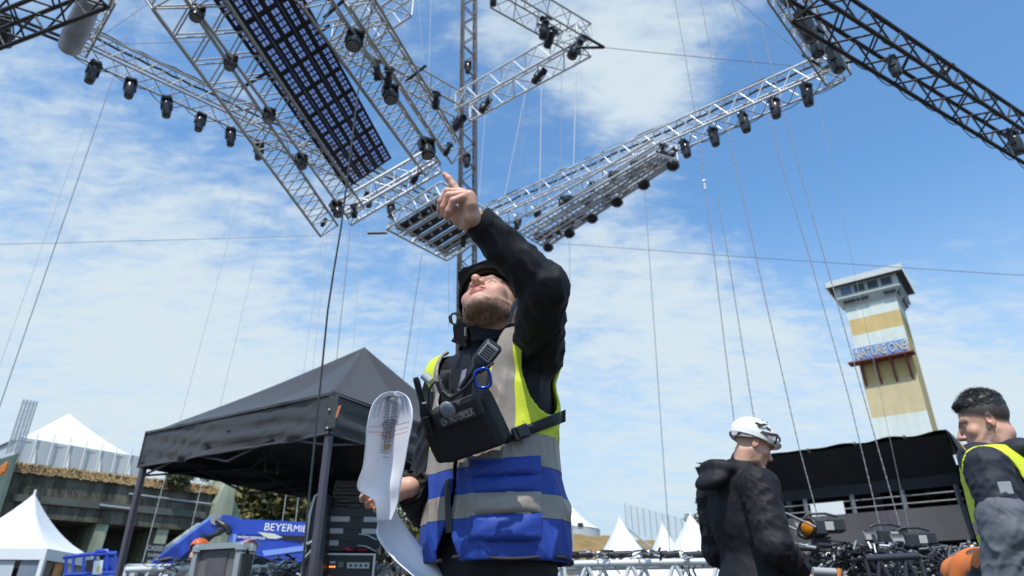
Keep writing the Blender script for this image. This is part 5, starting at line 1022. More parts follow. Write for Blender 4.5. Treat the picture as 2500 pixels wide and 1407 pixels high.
def head_cols(V, beard=(.10, .055, .028), beard_amt=.0, stubble=0.0, scalp=None):
    m = V.copy(); m[:, 0] = np.abs(m[:, 0]); n = perlin(V * 60) * .5 + perlin(V * 140) * .35; C = np.tile(SKINC, (len(V), 1)) * (1 + .10 * perlin(V * 22)[:, None])
    red = np.maximum.reduce([np.exp(-(((m - (0, .118, -.022)) / .018) ** 2).sum(1)), .8 * np.exp(-(((m - (.045, .075, -.02)) / .026) ** 2).sum(1)), np.exp(-(((m - (.086, -.014, -.002)) / .022) ** 2).sum(1))])
    C = C * (1 - red[:, None] * np.array((.02, .26, .26)))
    lip = np.maximum(sst(.0045, .0015, chain_sdf(m, [((.027, .089, -.0545), .0032), ((.012, .1025, -.0575), .0050), ((0, .1045, -.0595), .0046)], .004) + .0015), sst(.0045, .0015, chain_sdf(m, [((.025, .090, -.0585), .0032), ((.012, .1005, -.067), .0056), ((0, .1025, -.0695), .0062)], .004) + .0015))
    C = C * (1 - lip[:, None]) + np.array((.48, .15, .12)) * lip[:, None]
    brow = sst(.012, .004, chain_sdf(m, [((.052, .070, .030), .002), ((.032, .09, .040), .003), ((.012, .1, .031), .002)], .003) - .001 + n * .004)
    C = C * (1 - .75 * brow[:, None]) + np.array((.09, .055, .035)) * (.75 * brow[:, None])
    lash = sst(.0042, .0012, np.abs(m[:, 2] - .0075 + 22 * (m[:, 0] - .0315) ** 2)) * sst(.016, .012, np.abs(m[:, 0] - .0315)) * sst(.070, .076, m[:, 1]); C = C * (1 - .85 * lash[:, None]) + np.array((.05, .03, .025)) * (.85 * lash[:, None])
    if beard_amt:
        ln = -.060 + .80 * np.maximum(0, .055 - m[:, 1])                    # beard line rises towards the ear
        ln = ln - .044 * sst(.05, .02, m[:, 0]) * sst(.05, .075, m[:, 1]); b = sst(.012, -.016, V[:, 2] - ln + n * .02) * sst(-.155, -.105, V[:, 2] + .45 * np.maximum(0, .05 - m[:, 1]) + n * .012) * sst(-.016, .012, m[:, 1] + .0)
        b = b * (1 - sst(.004, .0, np.abs(m[:, 2] + .062) - .012) * sst(.035, .028, m[:, 0]) * sst(.088, .094, m[:, 1]))
        mo = sst(.006, .0, np.abs(m[:, 2] + .048) - .003) * sst(.03, .022, m[:, 0]) * sst(.085, .09, m[:, 1]) * .35
        b = np.clip(np.maximum(b, mo), 0, 1) * beard_amt * np.clip(.85 + n * .8, 0, 1); C = C * (1 - b[:, None]) + np.array(beard) * b[:, None]
    if scalp is not None:
        ln2 = .6 * V[:, 1] + .004 + 3 * np.maximum(0, V[:, 1] - .07); s = sst(-.006, .014, V[:, 2] - ln2 + n * .012) * np.clip(.62 + (V[:, 2] - ln2) * 14, 0, 1) * scalp[3]; C = C * (1 - s[:, None]) + np.array(scalp[:3]) * s[:, None]
    return np.clip(C, 0, 1)
def rotm(yaw_dir, pitch, roll=0):          # head/body frame: columns right, forward, up ; yaw_dir = facing (x, y)
    f = Vector((yaw_dir[0], yaw_dir[1], 0)).normalized(); r = Vector((f.y, -f.x, 0)); u = Vector((0, 0, 1))
    R = Matrix((r, f, u)).transposed(); return R @ Matrix.Rotation(pitch, 3, 'X') @ Matrix.Rotation(roll, 3, 'Y')
def xform(V, R, c): return V @ np.array(R).T + np.array(c)
def make_head(R, c, neck_world, h=.0035, scale=1.0, **kw):
    inv = R.transposed(); ne = inv @ (Vector(neck_world) - Vector(c)) / scale
    V, F = surfnet(lambda p: head_sdf(p, tuple(ne)), (-.105, -.22, -.30), (.105, .145, .15), h); V = smooth_np(V, F, 1, .35)
    C = head_cols(V, **kw); return xform(V * scale, R, c), F, C
def eyes(R, c, parent, scale=1.0, iris=(.05, .09, .12)):
    m = MB(); m2 = MB()
    for s in (-1, 1):
        e = Vector(c) + R @ Vector((s * .0315, .0742, .008)) * scale; m.ell(e, (.0125 * scale,) * 3, 12, 8); d = R @ Vector((0, .0085, .0085)) * scale; m2.ell(e + d, (.0058 * scale,) * 3, 10, 6)
    m.build('eyeball', mat('eye_white', (.50, .47, .44), .25, var=0), parent); m2.build('iris', mat('iris_' + str(iris[0]), iris, .15, var=0), parent)
def hand_chains(W, X, Y, Z, curl, thumb=(.5, .5), s=1.0, spread=.0):
    # W wrist, X thumb side, Y back of hand, Z towards the fingers
    L = lambda x, y, z: W + X * (x * s) + Y * (y * s) + Z * (z * s); ch = []
    mx = (.028, .009, -.010, -.028); mz = (.088, .092, .087, .078); ln = ((.042, .025, .020), (.046, .029, .021), (.042, .027, .020), (.033, .020, .018)); rad = (.0088, .0090, .0085, .0075)
    for i in range(4):
        a = 0; p = L(mx[i], 0, mz[i]); pts = [(L(mx[i] * .55, -.002, .03), .011 * s), (p, .0105 * s)]
        for j in range(3):
            a += curl[i][j]; d = Z * math.cos(a) - Y * math.sin(a) + X * (spread * (1.5 - i)); p = p + d.normalized() * (ln[i][j] * s); pts.append((p, (rad[i] - .0008 * (j + 1)) * s))
        ch.append(pts)
    t0 = L(.018, -.008, .018); d = (X * math.cos(thumb[0]) * .8 + Z * .75 - Y * math.sin(thumb[0])).normalized(); t1 = t0 + d * .042 * s; d2 = (d * math.cos(thumb[1]) + (Z * .6 - X * .5 - Y * .5).normalized() * math.sin(thumb[1])).normalized(); t2 = t1 + d2 * .032 * s; t3 = t2 + d2 * .024 * s - Y * .004 * s
    ch.append([(t0, .015 * s), (t1, .0125 * s), (t2, .0105 * s), (t3, .0085 * s)]); return ch
def hand_mesh(chains, wrist, fore, palm=None, h=.0025):
    allp = np.array([tuple(p) for c in chains for p, _ in c] + [tuple(wrist), tuple(fore)]); lo, hi = allp.min(0) - .03, allp.max(0) + .03
    def f(p):
        d = cap(p, wrist, fore, .027, .032)
        if palm:
            for (a, b, ra, rb) in palm: d = smin(d, cap(p, a, b, ra, rb), .012)
        fd = None
        for c in chains:
            e = chain_sdf(p, c, .004); fd = e if fd is None else smin(fd, e, .0028)
        return smin(d, fd, .010)
    V, F = surfnet(f, lo, hi, h); V = smooth_np(V, F, 1, .4)
    C = np.tile(SKINC * 1.04, (len(V), 1)) * (1 + .08 * perlin(V * 40)[:, None]); tips = np.array([tuple(c[-1][0]) for c in chains]); kn = np.array([tuple(c[k][0]) for c in chains for k in range(1, len(c))])
    dt = np.min(np.linalg.norm(V[:, None] - tips[None], axis=2), axis=1); C = C * (1 - (np.exp(-(dt / .014) ** 2) * .6)[:, None] * np.array((.0, .25, .25)))
    dk = np.min(np.linalg.norm(V[:, None] - kn[None], axis=2), axis=1); C = C * (1 - (np.exp(-(dk / .011) ** 2) * .4)[:, None] * np.array((.03, .18, .18))); return V, F, np.clip(C, 0, 1)
def join(parts):
    V, F, C, k = [], [], [], 0
    for v, f, c in parts: V.append(v); F.append(f + k); C.append(c); k += len(v)
    return np.concatenate(V), np.concatenate(F), np.concatenate(C)
def part_np(name, V, F, m, parent, C=None, label=None, kind=None):
    o3 = np.array(wloc(parent)) if parent is not None else np.zeros(3); me = npmesh(name, V - o3, F)
    if C is not None: setcol(me, C)
    o = link(name, me, parent, m)
    if label: o['label'] = label
    return o
def folds(V, F, limbs, amp=.009, seed=0, torso=.6, fr=16):
    N = vnormals(V, F); D = np.zeros(len(V)); Wt = np.zeros(len(V)) + 1e-6
    for i, (a, b, r) in enumerate(limbs):
        a, b = V3(a), V3(b); d = b - a; L = np.linalg.norm(d); d /= L; u = np.cross(d, (.3, .2, 1)); u /= np.linalg.norm(u); w = np.cross(d, u); q = V - a; t = q @ d; x, y = q @ u, q @ w; rr = np.sqrt(x * x + y * y) + 1e-6
        wt = np.exp(-np.maximum(0, np.maximum(-t, t - L)) ** 2 / .004) * np.exp(-np.maximum(0, rr - r) ** 2 / .0016)
        tw = t * fr * .75 + 1.2 * (x / rr) + .8 * perlin(V * 5 + i); dd = ridge(np.stack([tw, x / rr * .9 + seed, y / rr * .9 + i * 3.1], 1), 2.0) * .9 + ridge(np.stack([t * fr * 1.5 + 2 * y / rr, x / rr * 1.2, y / rr * 1.7 + seed + 7], 1), 2.5) * .35 - .35
        D += wt * dd; Wt += wt
    core = np.clip(1 - Wt, 0, 1); base = ridge(V * (5, 5, 3) + seed * 3 + .5 * perlin(V * 6)[:, None], 2.4) * .9 + ridge(V * (10, 10, 6) + seed, 2.5) * .25 - .35
    D = D / np.maximum(Wt, 1) + core * base * torso; V = V + N * (D * amp)[:, None]; return V
JK = dict()
def jacket_mat(name, col, rough=.68):
    m = mat(name, col, rough, var=.1, scale=25, bump=.10, bscale=420, sheen=.0, spec=.32); nt = m.node_tree; b = nt.nodes['Principled BSDF']
    if 'creases' in nt.nodes: return m
    tc = nt.nodes.new('ShaderNodeTexCoord'); mp = nt.nodes.new('ShaderNodeMapping'); mp.name = 'creases'; mp.inputs['Scale'].default_value = (1, 1, .75); mp.inputs['Rotation'].default_value = (.5, .4, .3); nt.links.new(tc.outputs['Object'], mp.inputs[0])
    n = nt.nodes.new('ShaderNodeTexNoise'); n.noise_type = 'RIDGED_MULTIFRACTAL'; n.inputs['Scale'].default_value = 7; n.inputs['Detail'].default_value = 3; n.inputs['Roughness'].default_value = .45; n.inputs['Distortion'].default_value = .6
    nt.links.new(mp.outputs[0], n.inputs['Vector']); old = b.inputs['Normal'].links[0].from_node; bp = nt.nodes.new('ShaderNodeBump'); bp.inputs['Strength'].default_value = .5; bp.inputs['Distance'].default_value = .007
    nt.links.new(n.outputs['Fac'], bp.inputs['Height']); nt.links.new(old.outputs[0], bp.inputs['Normal']); nt.links.new(bp.outputs[0], b.inputs['Normal']); return m
def creases(m, strength=.4, scale=7, dist=.006):
    nt = m.node_tree; b = nt.nodes['Principled BSDF']; tc = nt.nodes.new('ShaderNodeTexCoord'); n = nt.nodes.new('ShaderNodeTexNoise'); n.noise_type = 'RIDGED_MULTIFRACTAL'; n.inputs['Scale'].default_value = scale; n.inputs['Detail'].default_value = 3; n.inputs['Roughness'].default_value = .5; n.inputs['Distortion'].default_value = .8
    nt.links.new(tc.outputs['Object'], n.inputs['Vector']); old = b.inputs['Normal'].links[0].from_node if b.inputs['Normal'].links else None; bp = nt.nodes.new('ShaderNodeBump'); bp.inputs['Strength'].default_value = strength; bp.inputs['Distance'].default_value = dist
    nt.links.new(n.outputs['Fac'], bp.inputs['Height'])
    if old: nt.links.new(old.outputs[0], bp.inputs['Normal'])
    nt.links.new(bp.outputs[0], b.inputs['Normal'])
JACK = jacket_mat('jacket_black', (.011, .011, .0135)); TROU = jacket_mat('trousers_black', (.013, .013, .015)); SHOE = mat('boot', (.03, .025, .02), .6)
class Pose: pass
def figure(root, O, face, J, jacket=JACK, trousers=TROU, girth=1.0, h=.008, seed=1, sleeve=1.0, head_kw={}, head_h=.005, headR=None, headC=None, hands=True, jk_torso=True, amp=.010, coll=.075, hood=False, extra=None, hscale=1.0, hem=.80, cuff=.04, skip_hand=(), armr={}):
    f = Vector((face[0], face[1], 0)).normalized(); l = Vector((-f.y, f.x, 0)); O = Vector(O); B = lambda s, fw, z: O + l * s + f * fw + Vector((0, 0, z))
    Rb = Matrix((l, f, Vector((0, 0, 1)))).transposed(); g = girth
    g_ = {k: Vector(v) for k, v in J.items()}
    tz = g_['chest']; wz = g_['waist']; hz = g_['hip']
    def torso(p):
        d = ell(p, tz, (.185 * g, .125 * g, .25), Rb); d = smin(d, ell(p, wz, (.175 * g, .130 * g, .24), Rb), .06); d = smin(d, ell(p, hz, (.18 * g, .14 * g, .17), Rb), .06)
        d = smin(d, cap(p, g_['shL'], g_['shR'], .07 * g), .05); d = smin(d, cap(p, (g_['shL'] + g_['shR']) / 2, g_['neck'], .085, .07), .05); return d
    def arm(p, s):
        r = .070 * sleeve; rr_ = armr.get(s, (r * 1.18, r * .98, r * .80)); w_, e_ = g_['wr' + s], g_['el' + s]; cp_ = w_ + (e_ - w_).normalized() * cuff
        d = chain_sdf(p, [(g_['sh' + s], rr_[0]), (e_, rr_[1]), (cp_, rr_[2])], .02); n_ = (w_ - e_).normalized()
        return np.maximum(d, (p - np.array(cp_)) @ np.array(n_) - .004)
    def jacket_f(p):
        d = torso(p); d = smin(d, arm(p, 'L'), .022); d = smin(d, arm(p, 'R'), .03); d = np.maximum(d, (hem - p[:, 2])) ; 
        if extra: d = extra(p, d)
        return d
    pts = np.array([tuple(v) for k, v in g_.items() if k not in ('knL', 'knR', 'ftL', 'ftR')]); lo, hi = pts.min(0) - .26, pts.max(0) + .2; lo[2] = max(lo[2], hem - .02)
    V, F = surfnet(jacket_f, lo, hi, h); V = smooth_np(V, F, 1, .4)
    limbs = [(g_['sh' + s], g_['el' + s], .10) for s in 'LR'] + [(g_['el' + s], g_['wr' + s], .09) for s in 'LR']
    V = folds(V, F, limbs, amp, seed); V = smooth_np(V, F, 1, .25)
    jk = part_np('jacket', V, F, jacket, root)
    def legs(p):
        d = ell(p, hz + Vector((0, 0, .0)), (.172, .125, .15), Rb)
        for s in 'LR': d = smin(d, chain_sdf(p, [(hz + (l * (.09 if s == 'L' else -.09)) + Vector((0, 0, -.06)), .095), (g_['kn' + s], .068), (g_['ft' + s] + Vector((0, 0, .10)), .062)], .03), .04)
        return d
    pts = np.array([tuple(g_[k]) for k in ('hip', 'knL', 'knR', 'ftL', 'ftR')]); V, F = surfnet(legs, pts.min(0) - .22, pts.max(0) + .22, .014); V = folds(V, F, [(g_['kn' + s], g_['ft' + s], .08) for s in 'LR'], .008, seed + 2)
    part_np('trousers', V, F, trousers, root)
    for s in 'LR':
        ft = g_['ft' + s]; V, F = surfnet(lambda p: np.maximum(smin(cap(p, ft + Vector((0, 0, .055)), ft + f * .16 + Vector((0, 0, .035)), .05, .042), cap(p, ft + Vector((0, 0, .05)), ft + Vector((0, 0, .13)), .05, .05), .02), .0 - p[:, 2]), np.array(ft) + (-.28, -.28, -.04), np.array(ft) + (.28, .28, .2), .01)
        part_np('boot', V, F, SHOE, root)
    parts = []
    R = headR; hc = Vector(headC); parts.append(make_head(R, hc, g_['neck'] + Vector((0, 0, -.02)), head_h, hscale, **head_kw))
    V, F = surfnet(lambda p: smin(torso(p) + .035, np.minimum(arm(p, 'L'), arm(p, 'R')) + .022, .02), lo, hi, .02); parts.append((V, F, np.tile(SKINC, (len(V), 1))))
    V, F = surfnet(lambda p: legs(p) + .025, np.array(pts.min(0)) - .22, np.array(pts.max(0)) + .22, .02); parts.append((V, F, np.tile(SKINC, (len(V), 1))))
    for s in 'LR':
        if s in skip_hand: continue
        w, e = g_['wr' + s], g_['el' + s]; Z = (w - e).normalized(); Xd = Vector(J.get('thumb' + s, tuple(f))); Xd = (Xd - Z * Xd.dot(Z)).normalized(); Yd = Z.cross(Xd) * (1 if s == 'R' else -1); cv = [(.5, .7, .4)] * 4
        parts.append(hand_mesh(hand_chains(w, Xd, Yd, Z, cv), w, e.lerp(w, .75), [(w, w + Z * .08, .022, .018)], .004 if h > .007 else .003))
    return B, f, l, jk, parts, torso
def finish_body(root, parts): V, F, C = join(parts); return part_np('body', V, F, SKIN, root, C)
def shell(f, lo, hi, h, name, m, parent, sm=1): V, F = surfnet(f, lo, hi, h); V = smooth_np(V, F, sm, .4) if sm else V; return part_np(name, V, F, m, parent)
def helmet_local(m_, R, c, parent, col, sc=1.0, tilt=.25, z0=.030, liner=None, h=.004, vents=False, name='helmet', brim=.018):
    A = Vector((0, -.012, .052))
    def f(p):
        o = ell(p, A, (.106, .132, .108)); o = smin(o, ell(p, (0, .10, .062), (.075, .035 + brim, .012)), .02); i = ell(p, A, (.097, .122, .098)); d = smax(o, -i, .003); cut = (z0 + tilt * p[:, 1] - .10 * np.abs(p[:, 0]) - p[:, 2]); d = smax(d, cut, .004)
        d = smin(d, np.abs(ell(p, A, (.104, .130, .106))) + np.abs(cut) * 1.0 - .005, .004)
        if vents:
            for s in (-1, 1):
                for y, z in ((-.03, .095), (.03, .10)): d = smax(d, -ell(p, (s * .085, y, z), (.03, .022, .008)), .004)
        return d
    V, F = surfnet(f, (-.13, -.17, -.03), (.13, .165, .185), h); V = smooth_np(V, F, 2, .4); return part_np(name, xform(V * sc, R, c), F, col, parent)
def ribbon(pts, nrm, w, t, name, m, parent, closed=False):
    mb = MB(); pts = [Vector(p) for p in pts]; n = len(pts); vs = []
    for i, p in enumerate(pts):
        d = (pts[min(i + 1, n - 1)] - pts[max(i - 1, 0)]).normalized(); nn = Vector(nrm[i] if isinstance(nrm, list) else nrm); nn = (nn - d * nn.dot(d)).normalized(); s = d.cross(nn); 
        for a, b in ((-1, -1), (1, -1), (1, 1), (-1, 1)): vs.append(p + s * (w / 2 * a) + nn * (t / 2 * b))
    fs = [(i * 4 + k, i * 4 + (k + 1) % 4, i * 4 + 4 + (k + 1) % 4, i * 4 + 4 + k) for i in range(n - 1) for k in range(4)] + [(3, 2, 1, 0), tuple(range(4 * n - 4, 4 * n))]
    mb.add(vs, fs, False); return mb.build(name, m, parent)
# ------------------------------------------------------------------ the pointing man
def pointing_man():
    psi = math.radians(40); face = (-math.sin(psi), -math.cos(psi)); O = Vector((-.052, 1.955, 0))
    f = Vector((face[0], face[1], 0)); l = Vector((-f.y, f.x, 0)); up = Vector((0, 0, 1)); B = lambda s, fw, z: O + l * s + f * fw + up * z
    root = thing('person', 'man in a black helmet and blue and yellow vest pointing up with raised arm', 'person', O)
    wrL = at(1160, 534, 1.70); elL = at(1328, 702, 1.74); wrR = at(998, 1190, 1.88); elR = at(1050, 1228, 2.02)
    J = dict(chest=B(0, 0, 1.30), waist=B(0, .0, 1.08), hip=B(0, -.01, .92), shL=B(.165, .0, 1.45), shR=B(-.185, .0, 1.43), neck=B(0, .0, 1.50), elL=elL, wrL=wrL, elR=elR, wrR=wrR, knL=B(.12, .03, .48), knR=B(-.13, .02, .48), ftL=B(.15, -.02, 0), ftR=B(-.16, 0, 0))
    hR = rotm((-math.sin(math.radians(28)), -math.cos(math.radians(28))), math.radians(38), math.radians(14)); hC = at(1202, 760, 2.09)
    _, _, _, jk, parts, torso = figure(root, O, face, J, h=.006, seed=3, sleeve=1.02, head_kw=dict(beard_amt=.82, beard=(.10, .056, .030)), head_h=.0026, headR=hR, headC=hC, amp=.012, girth=1.0, skip_hand=('L', 'R'), cuff=.012, armr=dict(L=(.068, .059, .039), R=(.076, .066, .048)), hem=.80, hscale=1.04)
    # pointing hand: joints where they stand in space
    T = 1.665
    P = lambda x, y, t=T: at(x, y, t)
    ch = [[(P(1150, 505, 1.70), .014), (P(1122, 474, 1.705), .0112), (P(1106, 452, 1.715), .0098), (P(1096, 437, 1.72), .0086), (P(1086, 427, 1.725), .0074)],
          [(P(1148, 500, 1.685), .013), (P(1126, 470, 1.69), .0110), (P(1092, 468, 1.685), .0098), (P(1077, 492, 1.685), .0088), (P(1073, 512, 1.69), .0078)],
          [(P(1150, 498, 1.665), .013), (P(1134, 474, 1.67), .0112), (P(1095, 478, 1.665), .0096), (P(1083, 506, 1.665), .0088), (P(1083, 526, 1.67), .0076)],
          [(P(1152, 500, 1.645), .013), (P(1146, 476, 1.65), .0112), (P(1106, 491, 1.645), .0092), (P(1095, 516, 1.645), .0084), (P(1091, 530, 1.65), .0072)],
          [(P(1146, 545, 1.70), .019), (P(1120, 536, 1.705), .0165), (P(1104, 520, 1.705), .0125), (P(1100, 506, 1.70), .0100), (P(1106, 495, 1.70), .0082)]]
    w = P(1156, 534, 1.69); palm = [(P(1150, 530, 1.66), P(1148, 488, 1.655), .023, .016), (P(1145, 548, 1.69), P(1128, 530, 1.70), .021, .019), (P(1148, 528, 1.685), P(1128, 486, 1.69), .020, .013)]
    parts.append(hand_mesh(ch, w, w.lerp(elL, .3), palm, .0022))
    # paper-holding hand
    Z = (at(914, 1226, 1.87) - wrR).normalized(); X = Vector((0, 0, 1)); X = (X - Z * X.dot(Z)).normalized(); Y = Z.cross(X)
    parts.append(hand_mesh(hand_chains(wrR, X, Y, Z, [(.9, .9, .5)] * 4, (.5, .6)), wrR, wrR.lerp(elR, .3), [(wrR, wrR + Z * .08, .024, .02)], .003))
    finish_body(root, parts)
    for (w_, e_, r_) in ((wrL, elL, .0415), (wrR, elR, .048)):
        d = (e_ - w_).normalized(); c0 = w_ + d * .002; q_ = d.to_track_quat('Z', 'Y'); m = MB(); m.grid(lambda u, v: c0 + d * (.034 * min(1, v * 1.25)) + q_ @ Vector((math.cos(u * 6.2832), math.sin(u * 6.2832), 0)) * ((r_ + .004 * math.sin(u * 19) * .3 - (.006 if v > .9 else 0) + .002 * math.sin(v * 3)) * (1 - .0 * v)), 36, 8); m.grid(lambda u, v: c0 + d * .03 * v + q_ @ Vector((math.cos(u * 6.2832), math.sin(u * 6.2832), 0)) * (r_ - .005), 36, 2); m.build('cuff', JACK, root)
    eyes(hR, hC, root, 1.04)
    # beard of short hairs
    V, F, C = parts[0]; N = vnormals(V, F); Lq = (V - np.array(hC)) @ np.array(hR) / 1.04; lum = C.mean(1); cand = np.where((lum < .20) & (Lq[:, 2] < -.03) & (Lq[:, 1] > -.01))[0]
    rg = np.random.default_rng(2); sel = rg.choice(cand, min(4200, 4 * len(cand)), replace=True); mb_v, mb_f = [], []
    for k, i in enumerate(sel):
        p = V[i] + rg.normal(0, .0018, 3); n = N[i] + rg.normal(0, .35, 3) + np.array(hR @ Vector((0, .1, -.5))); n /= np.linalg.norm(n); s = np.cross(n, rg.normal(0, 1, 3)); s /= np.linalg.norm(s); L = rg.uniform(.003, .007)
        mb_v += [p - s * .0003, p + s * .0003, p + n * L]; mb_f.append((3 * k, 3 * k + 1, 3 * k + 2))
    m = MB(); m.add(mb_v, mb_f); m.build('beard', mat('beard_hair', (.10, .055, .028), .6, var=0), root, kind='stuff')
    # hair peeping out at the temple
    m = MB(); rr = random.Random(6)
    for k in range(260):
        a = rr.uniform(.15, 1.35) * rr.choice((1, 1, -1)); p = Vector((math.sin(a) * .083, math.cos(a) * .102 - .012, .062 + rr.uniform(-.004, .012) - .018 * abs(a))); q = p + Vector((math.sin(a) * .006, math.cos(a) * .004, -rr.uniform(.012, .026))) + Vector((rr.gauss(0, .004), rr.gauss(0, .003), 0)); s = Vector((.0006, 0, 0))
        m.add([hC + hR @ (v * 1.04) for v in (p - s, p + s, q)], [(0, 1, 2)])
    m.build('hair', mat('hair_brown', (.09, .055, .03), .55, var=0), root, kind='stuff')
    # helmet
    HB = mat('helmet_black', (.012, .012, .013), .28, var=.05); hm = helmet_local(None, hR, hC, root, HB, 1.05, tilt=.22, z0=.042, brim=.030, h=.0035)
    lin = MB(); lin.tube([hC + hR @ (Vector((math.cos(t) * .088, math.sin(t) * .112 - .012, .058 + .2 * math.sin(t) * .1)) * 1.05) for t in np.linspace(0, 6.2832, 30)[:-1]], .011, 6, closed=True); lin.build('headband', mat('liner_black', (.02, .02, .02), .8), hm)
    HP = lambda x, y, z: hC + hR @ (Vector((x, y, z)) * 1.04)
    for s in (1, -1): ribbon([HP(s * .085, .03, .045), HP(s * .088, .012, .0), HP(s * .074, .012, -.06), HP(s * .06, -.005, -.10)], [hR @ Vector((s, .2, 0))] * 4, .016, .002, 'chin_strap', HB, hm)
    ribbon([HP(-.088, .0, .04), HP(-.09, -.03, .0), HP(-.078, -.03, -.05)], [hR @ Vector((-1, 0, 0))] * 3, .03, .004, 'ear_pad', mat('liner_black', (.02, .02, .02), .8), hm)
    lp = [at(1122, 772, 2.02), at(1108, 764, 2.01), at(1099, 773, 2.0), at(1101, 787, 2.0), at(1111, 795, 2.01), at(1124, 799, 2.02)]; cc = at(1112, 782, 2.01); ribbon(lp, [p - cc for p in lp], .018, .0016, 'loose_strap', HB, hm)
    # collar of the jacket: upstanding, open at the front
    nk = B(.005, .02, 1.545); 
    def collar(u, v):
        a = math.radians(7) + u * math.radians(346); wob = .005 * math.sin(a * 5 + v * 3) + .003 * math.sin(a * 11); r = .092 - .010 * v + wob * v + .022 * abs(u - .5) * v; h = (.100 + .006 * math.cos(a * 3)) * v
        return nk + f * (math.cos(a) * r * 1.12) + l * (math.sin(a) * r * 1.05) + up * (h * (1 - .25 * (math.cos(a) > .6)) - .050 - .012 * math.cos(a)) + f * .012 * v
    m = MB(); m.grid(collar, 90, 10); m.grid(lambda u, v: collar(u, v) + (nk - collar(u, v)).normalized() * .006, 90, 10); m.build('collar', JACK, root)
    def flap(u, v):
        b_ = at(1135, 848, 1.90); w = 1 - .55 * v; return b_ + (at(1102, 834, 1.86) - b_) * (u * w) + (at(1136, 790, 1.93) - b_) * v + f * (.02 * math.sin(u * 3.1) + .006 * math.sin(v * 9 + u * 4)) + up * (.012 * u * math.sin(v * 3.1))
    m = MB(); m.grid(flap, 12, 12); m.grid(lambda u, v: flap(u, v) + f * -.006, 12, 12); m.build('collar_flap', JACK, root)
    m = MB(); m.tube([at(1137, 800, 1.82), at(1136, 808, 1.82), at(1136, 820, 1.82)], .003, 6); m.build('zip_pull', GALV, root)
    # safety vest: shell round the torso, cut along clean planes into its coloured panels
    aL = B(.20, 0, 1.36)
    def vest(p):
        q = (p - np.array(O)) @ np.array([tuple(l), tuple(f), (0, 0, 1)]).T
        flare = .018 + .008 * sst(1.36, 1.44, q[:, 2]) + .020 * sst(1.25, .95, q[:, 2]); d = torso(p) - flare
        d = np.maximum(d, -(torso(p) - flare + .010))
        s_, fw, z_ = q[:, 0], q[:, 1], q[:, 2]
        d = np.maximum(d, z_ - 1.515)
        hemz = .885 + .05 * sst(.02, .0, np.abs(s_ + .01)) * (fw > 0) + .03 * sst(-.1, .2, s_) * 0
        d = np.maximum(d, (hemz - z_))
        # armholes and neck opening
        d = smax(d, -ell(q, (.235, .0, 1.405), (.10, .105, .155)), .004); d = smax(d, -ell(q, (-.235, .0, 1.37), (.09, .095, .17)), .004)
        d = smax(d, -ell(q, (-.018, .07, 1.50), (.125, .16, .27)), .004)
        # front opening along the zip, wider towards the hem
        op = np.abs(s_ - .0) - (.006 + .03 * sst(1.0, .88, z_) + .02 * sst(1.25, 1.4, z_)); d = np.maximum(d, -np.maximum(op, -fw)); return d
    V, F = surfnet(vest, np.array(O) + (-.40, -.40, .86), np.array(O) + (.40, .40, 1.53), .0052); V = smooth_np(V, F, 2, .4)
    N = vnormals(V, F); q = (V - np.array(O)) @ np.array([tuple(l), tuple(f), (0, 0, 1)]).T; th = np.arctan2(q[:, 0], q[:, 1])
    D = ridge(np.stack([th * 2.2 + q[:, 2] * 2.5, q[:, 2] * 4.2 - th * .9, th * 0 + .5], 1), 2.2) * .9 + ridge(np.stack([th * 4.5, q[:, 2] * 9 + th, th * 0 + 4.5], 1), 2.6) * .35
    out = np.array(V - np.array(O)); out[:, 2] = 0; out /= np.linalg.norm(out, axis=1)[:, None] + 1e-6; V = V + out * ((D - .3) * .013 * sst(1.45, 1.25, q[:, 2]))[:, None]
    q = (V - np.array(O)) @ np.array([tuple(l), tuple(f), (0, 0, 1)]).T
    bm = bmesh.new(); vv = [bm.verts.new(tuple(x)) for x in q]
    for fc in F:
        try: bm.faces.new([vv[i] for i in fc])
        except ValueError: pass
    for co, no in (((0, 0, 1.202), (0, 0, 1)), ((0, 0, 1.116), (0, 0, 1)), ((0, 0, 1.045), (0, 0, 1)), ((0, 0, .985), (0, 0, 1)), ((.095, 0, 0), (1, .0, 0)), ((.155, 0, 0), (1, 0, 0)), ((-.095, 0, 0), (1, 0, 0)), ((-.155, 0, 0), (1, 0, 0))):
        bmesh.ops.bisect_plane(bm, geom=bm.verts[:] + bm.edges[:] + bm.faces[:], dist=1e-6, plane_co=co, plane_no=no)
    bm.faces.ensure_lookup_table(); cls = {}
    for fc in bm.faces:
        c = fc.calc_center_median(); z, s = c.z, c.x
        k = 'blue_lower' if z < .985 else 'reflective_band_lower' if z < 1.045 else 'blue_middle' if z < 1.116 else 'reflective_band_upper' if z < 1.202 else ('shoulder_strip_left' if .095 < s < .155 else 'shoulder_strip_right' if -.155 < s < -.095 else 'yellow_yoke'); cls.setdefault(k, []).append(fc)
    YEL, BLV, REF = VESTM
    for k, fs in cls.items():
        ids = {}; vs = []; ff = []
        raised = .0015 if ('reflective' in k or 'strip' in k) else 0
        for fc in fs:
            row_ = []
            for v in fc.verts:
                if v.index not in ids or True:
                    key = tuple(round(c, 6) for c in v.co)
                    if key not in ids: ids[key] = len(vs); vs.append(v.co.copy())
                    row_.append(ids[key])
            if len(set(row_)) >= 3: ff.append(row_)
        mb = MB(); mb.add([O + l * (v.x * (1 + raised * 4)) + f * (v.y * (1 + raised * 4)) + up * v.z for v in vs], ff, True)
        nm = {'b': 'vest_panel', 'y': 'vest_yoke', 'r': 'reflective_band', 's': 'reflective_strip'}[k[0]]
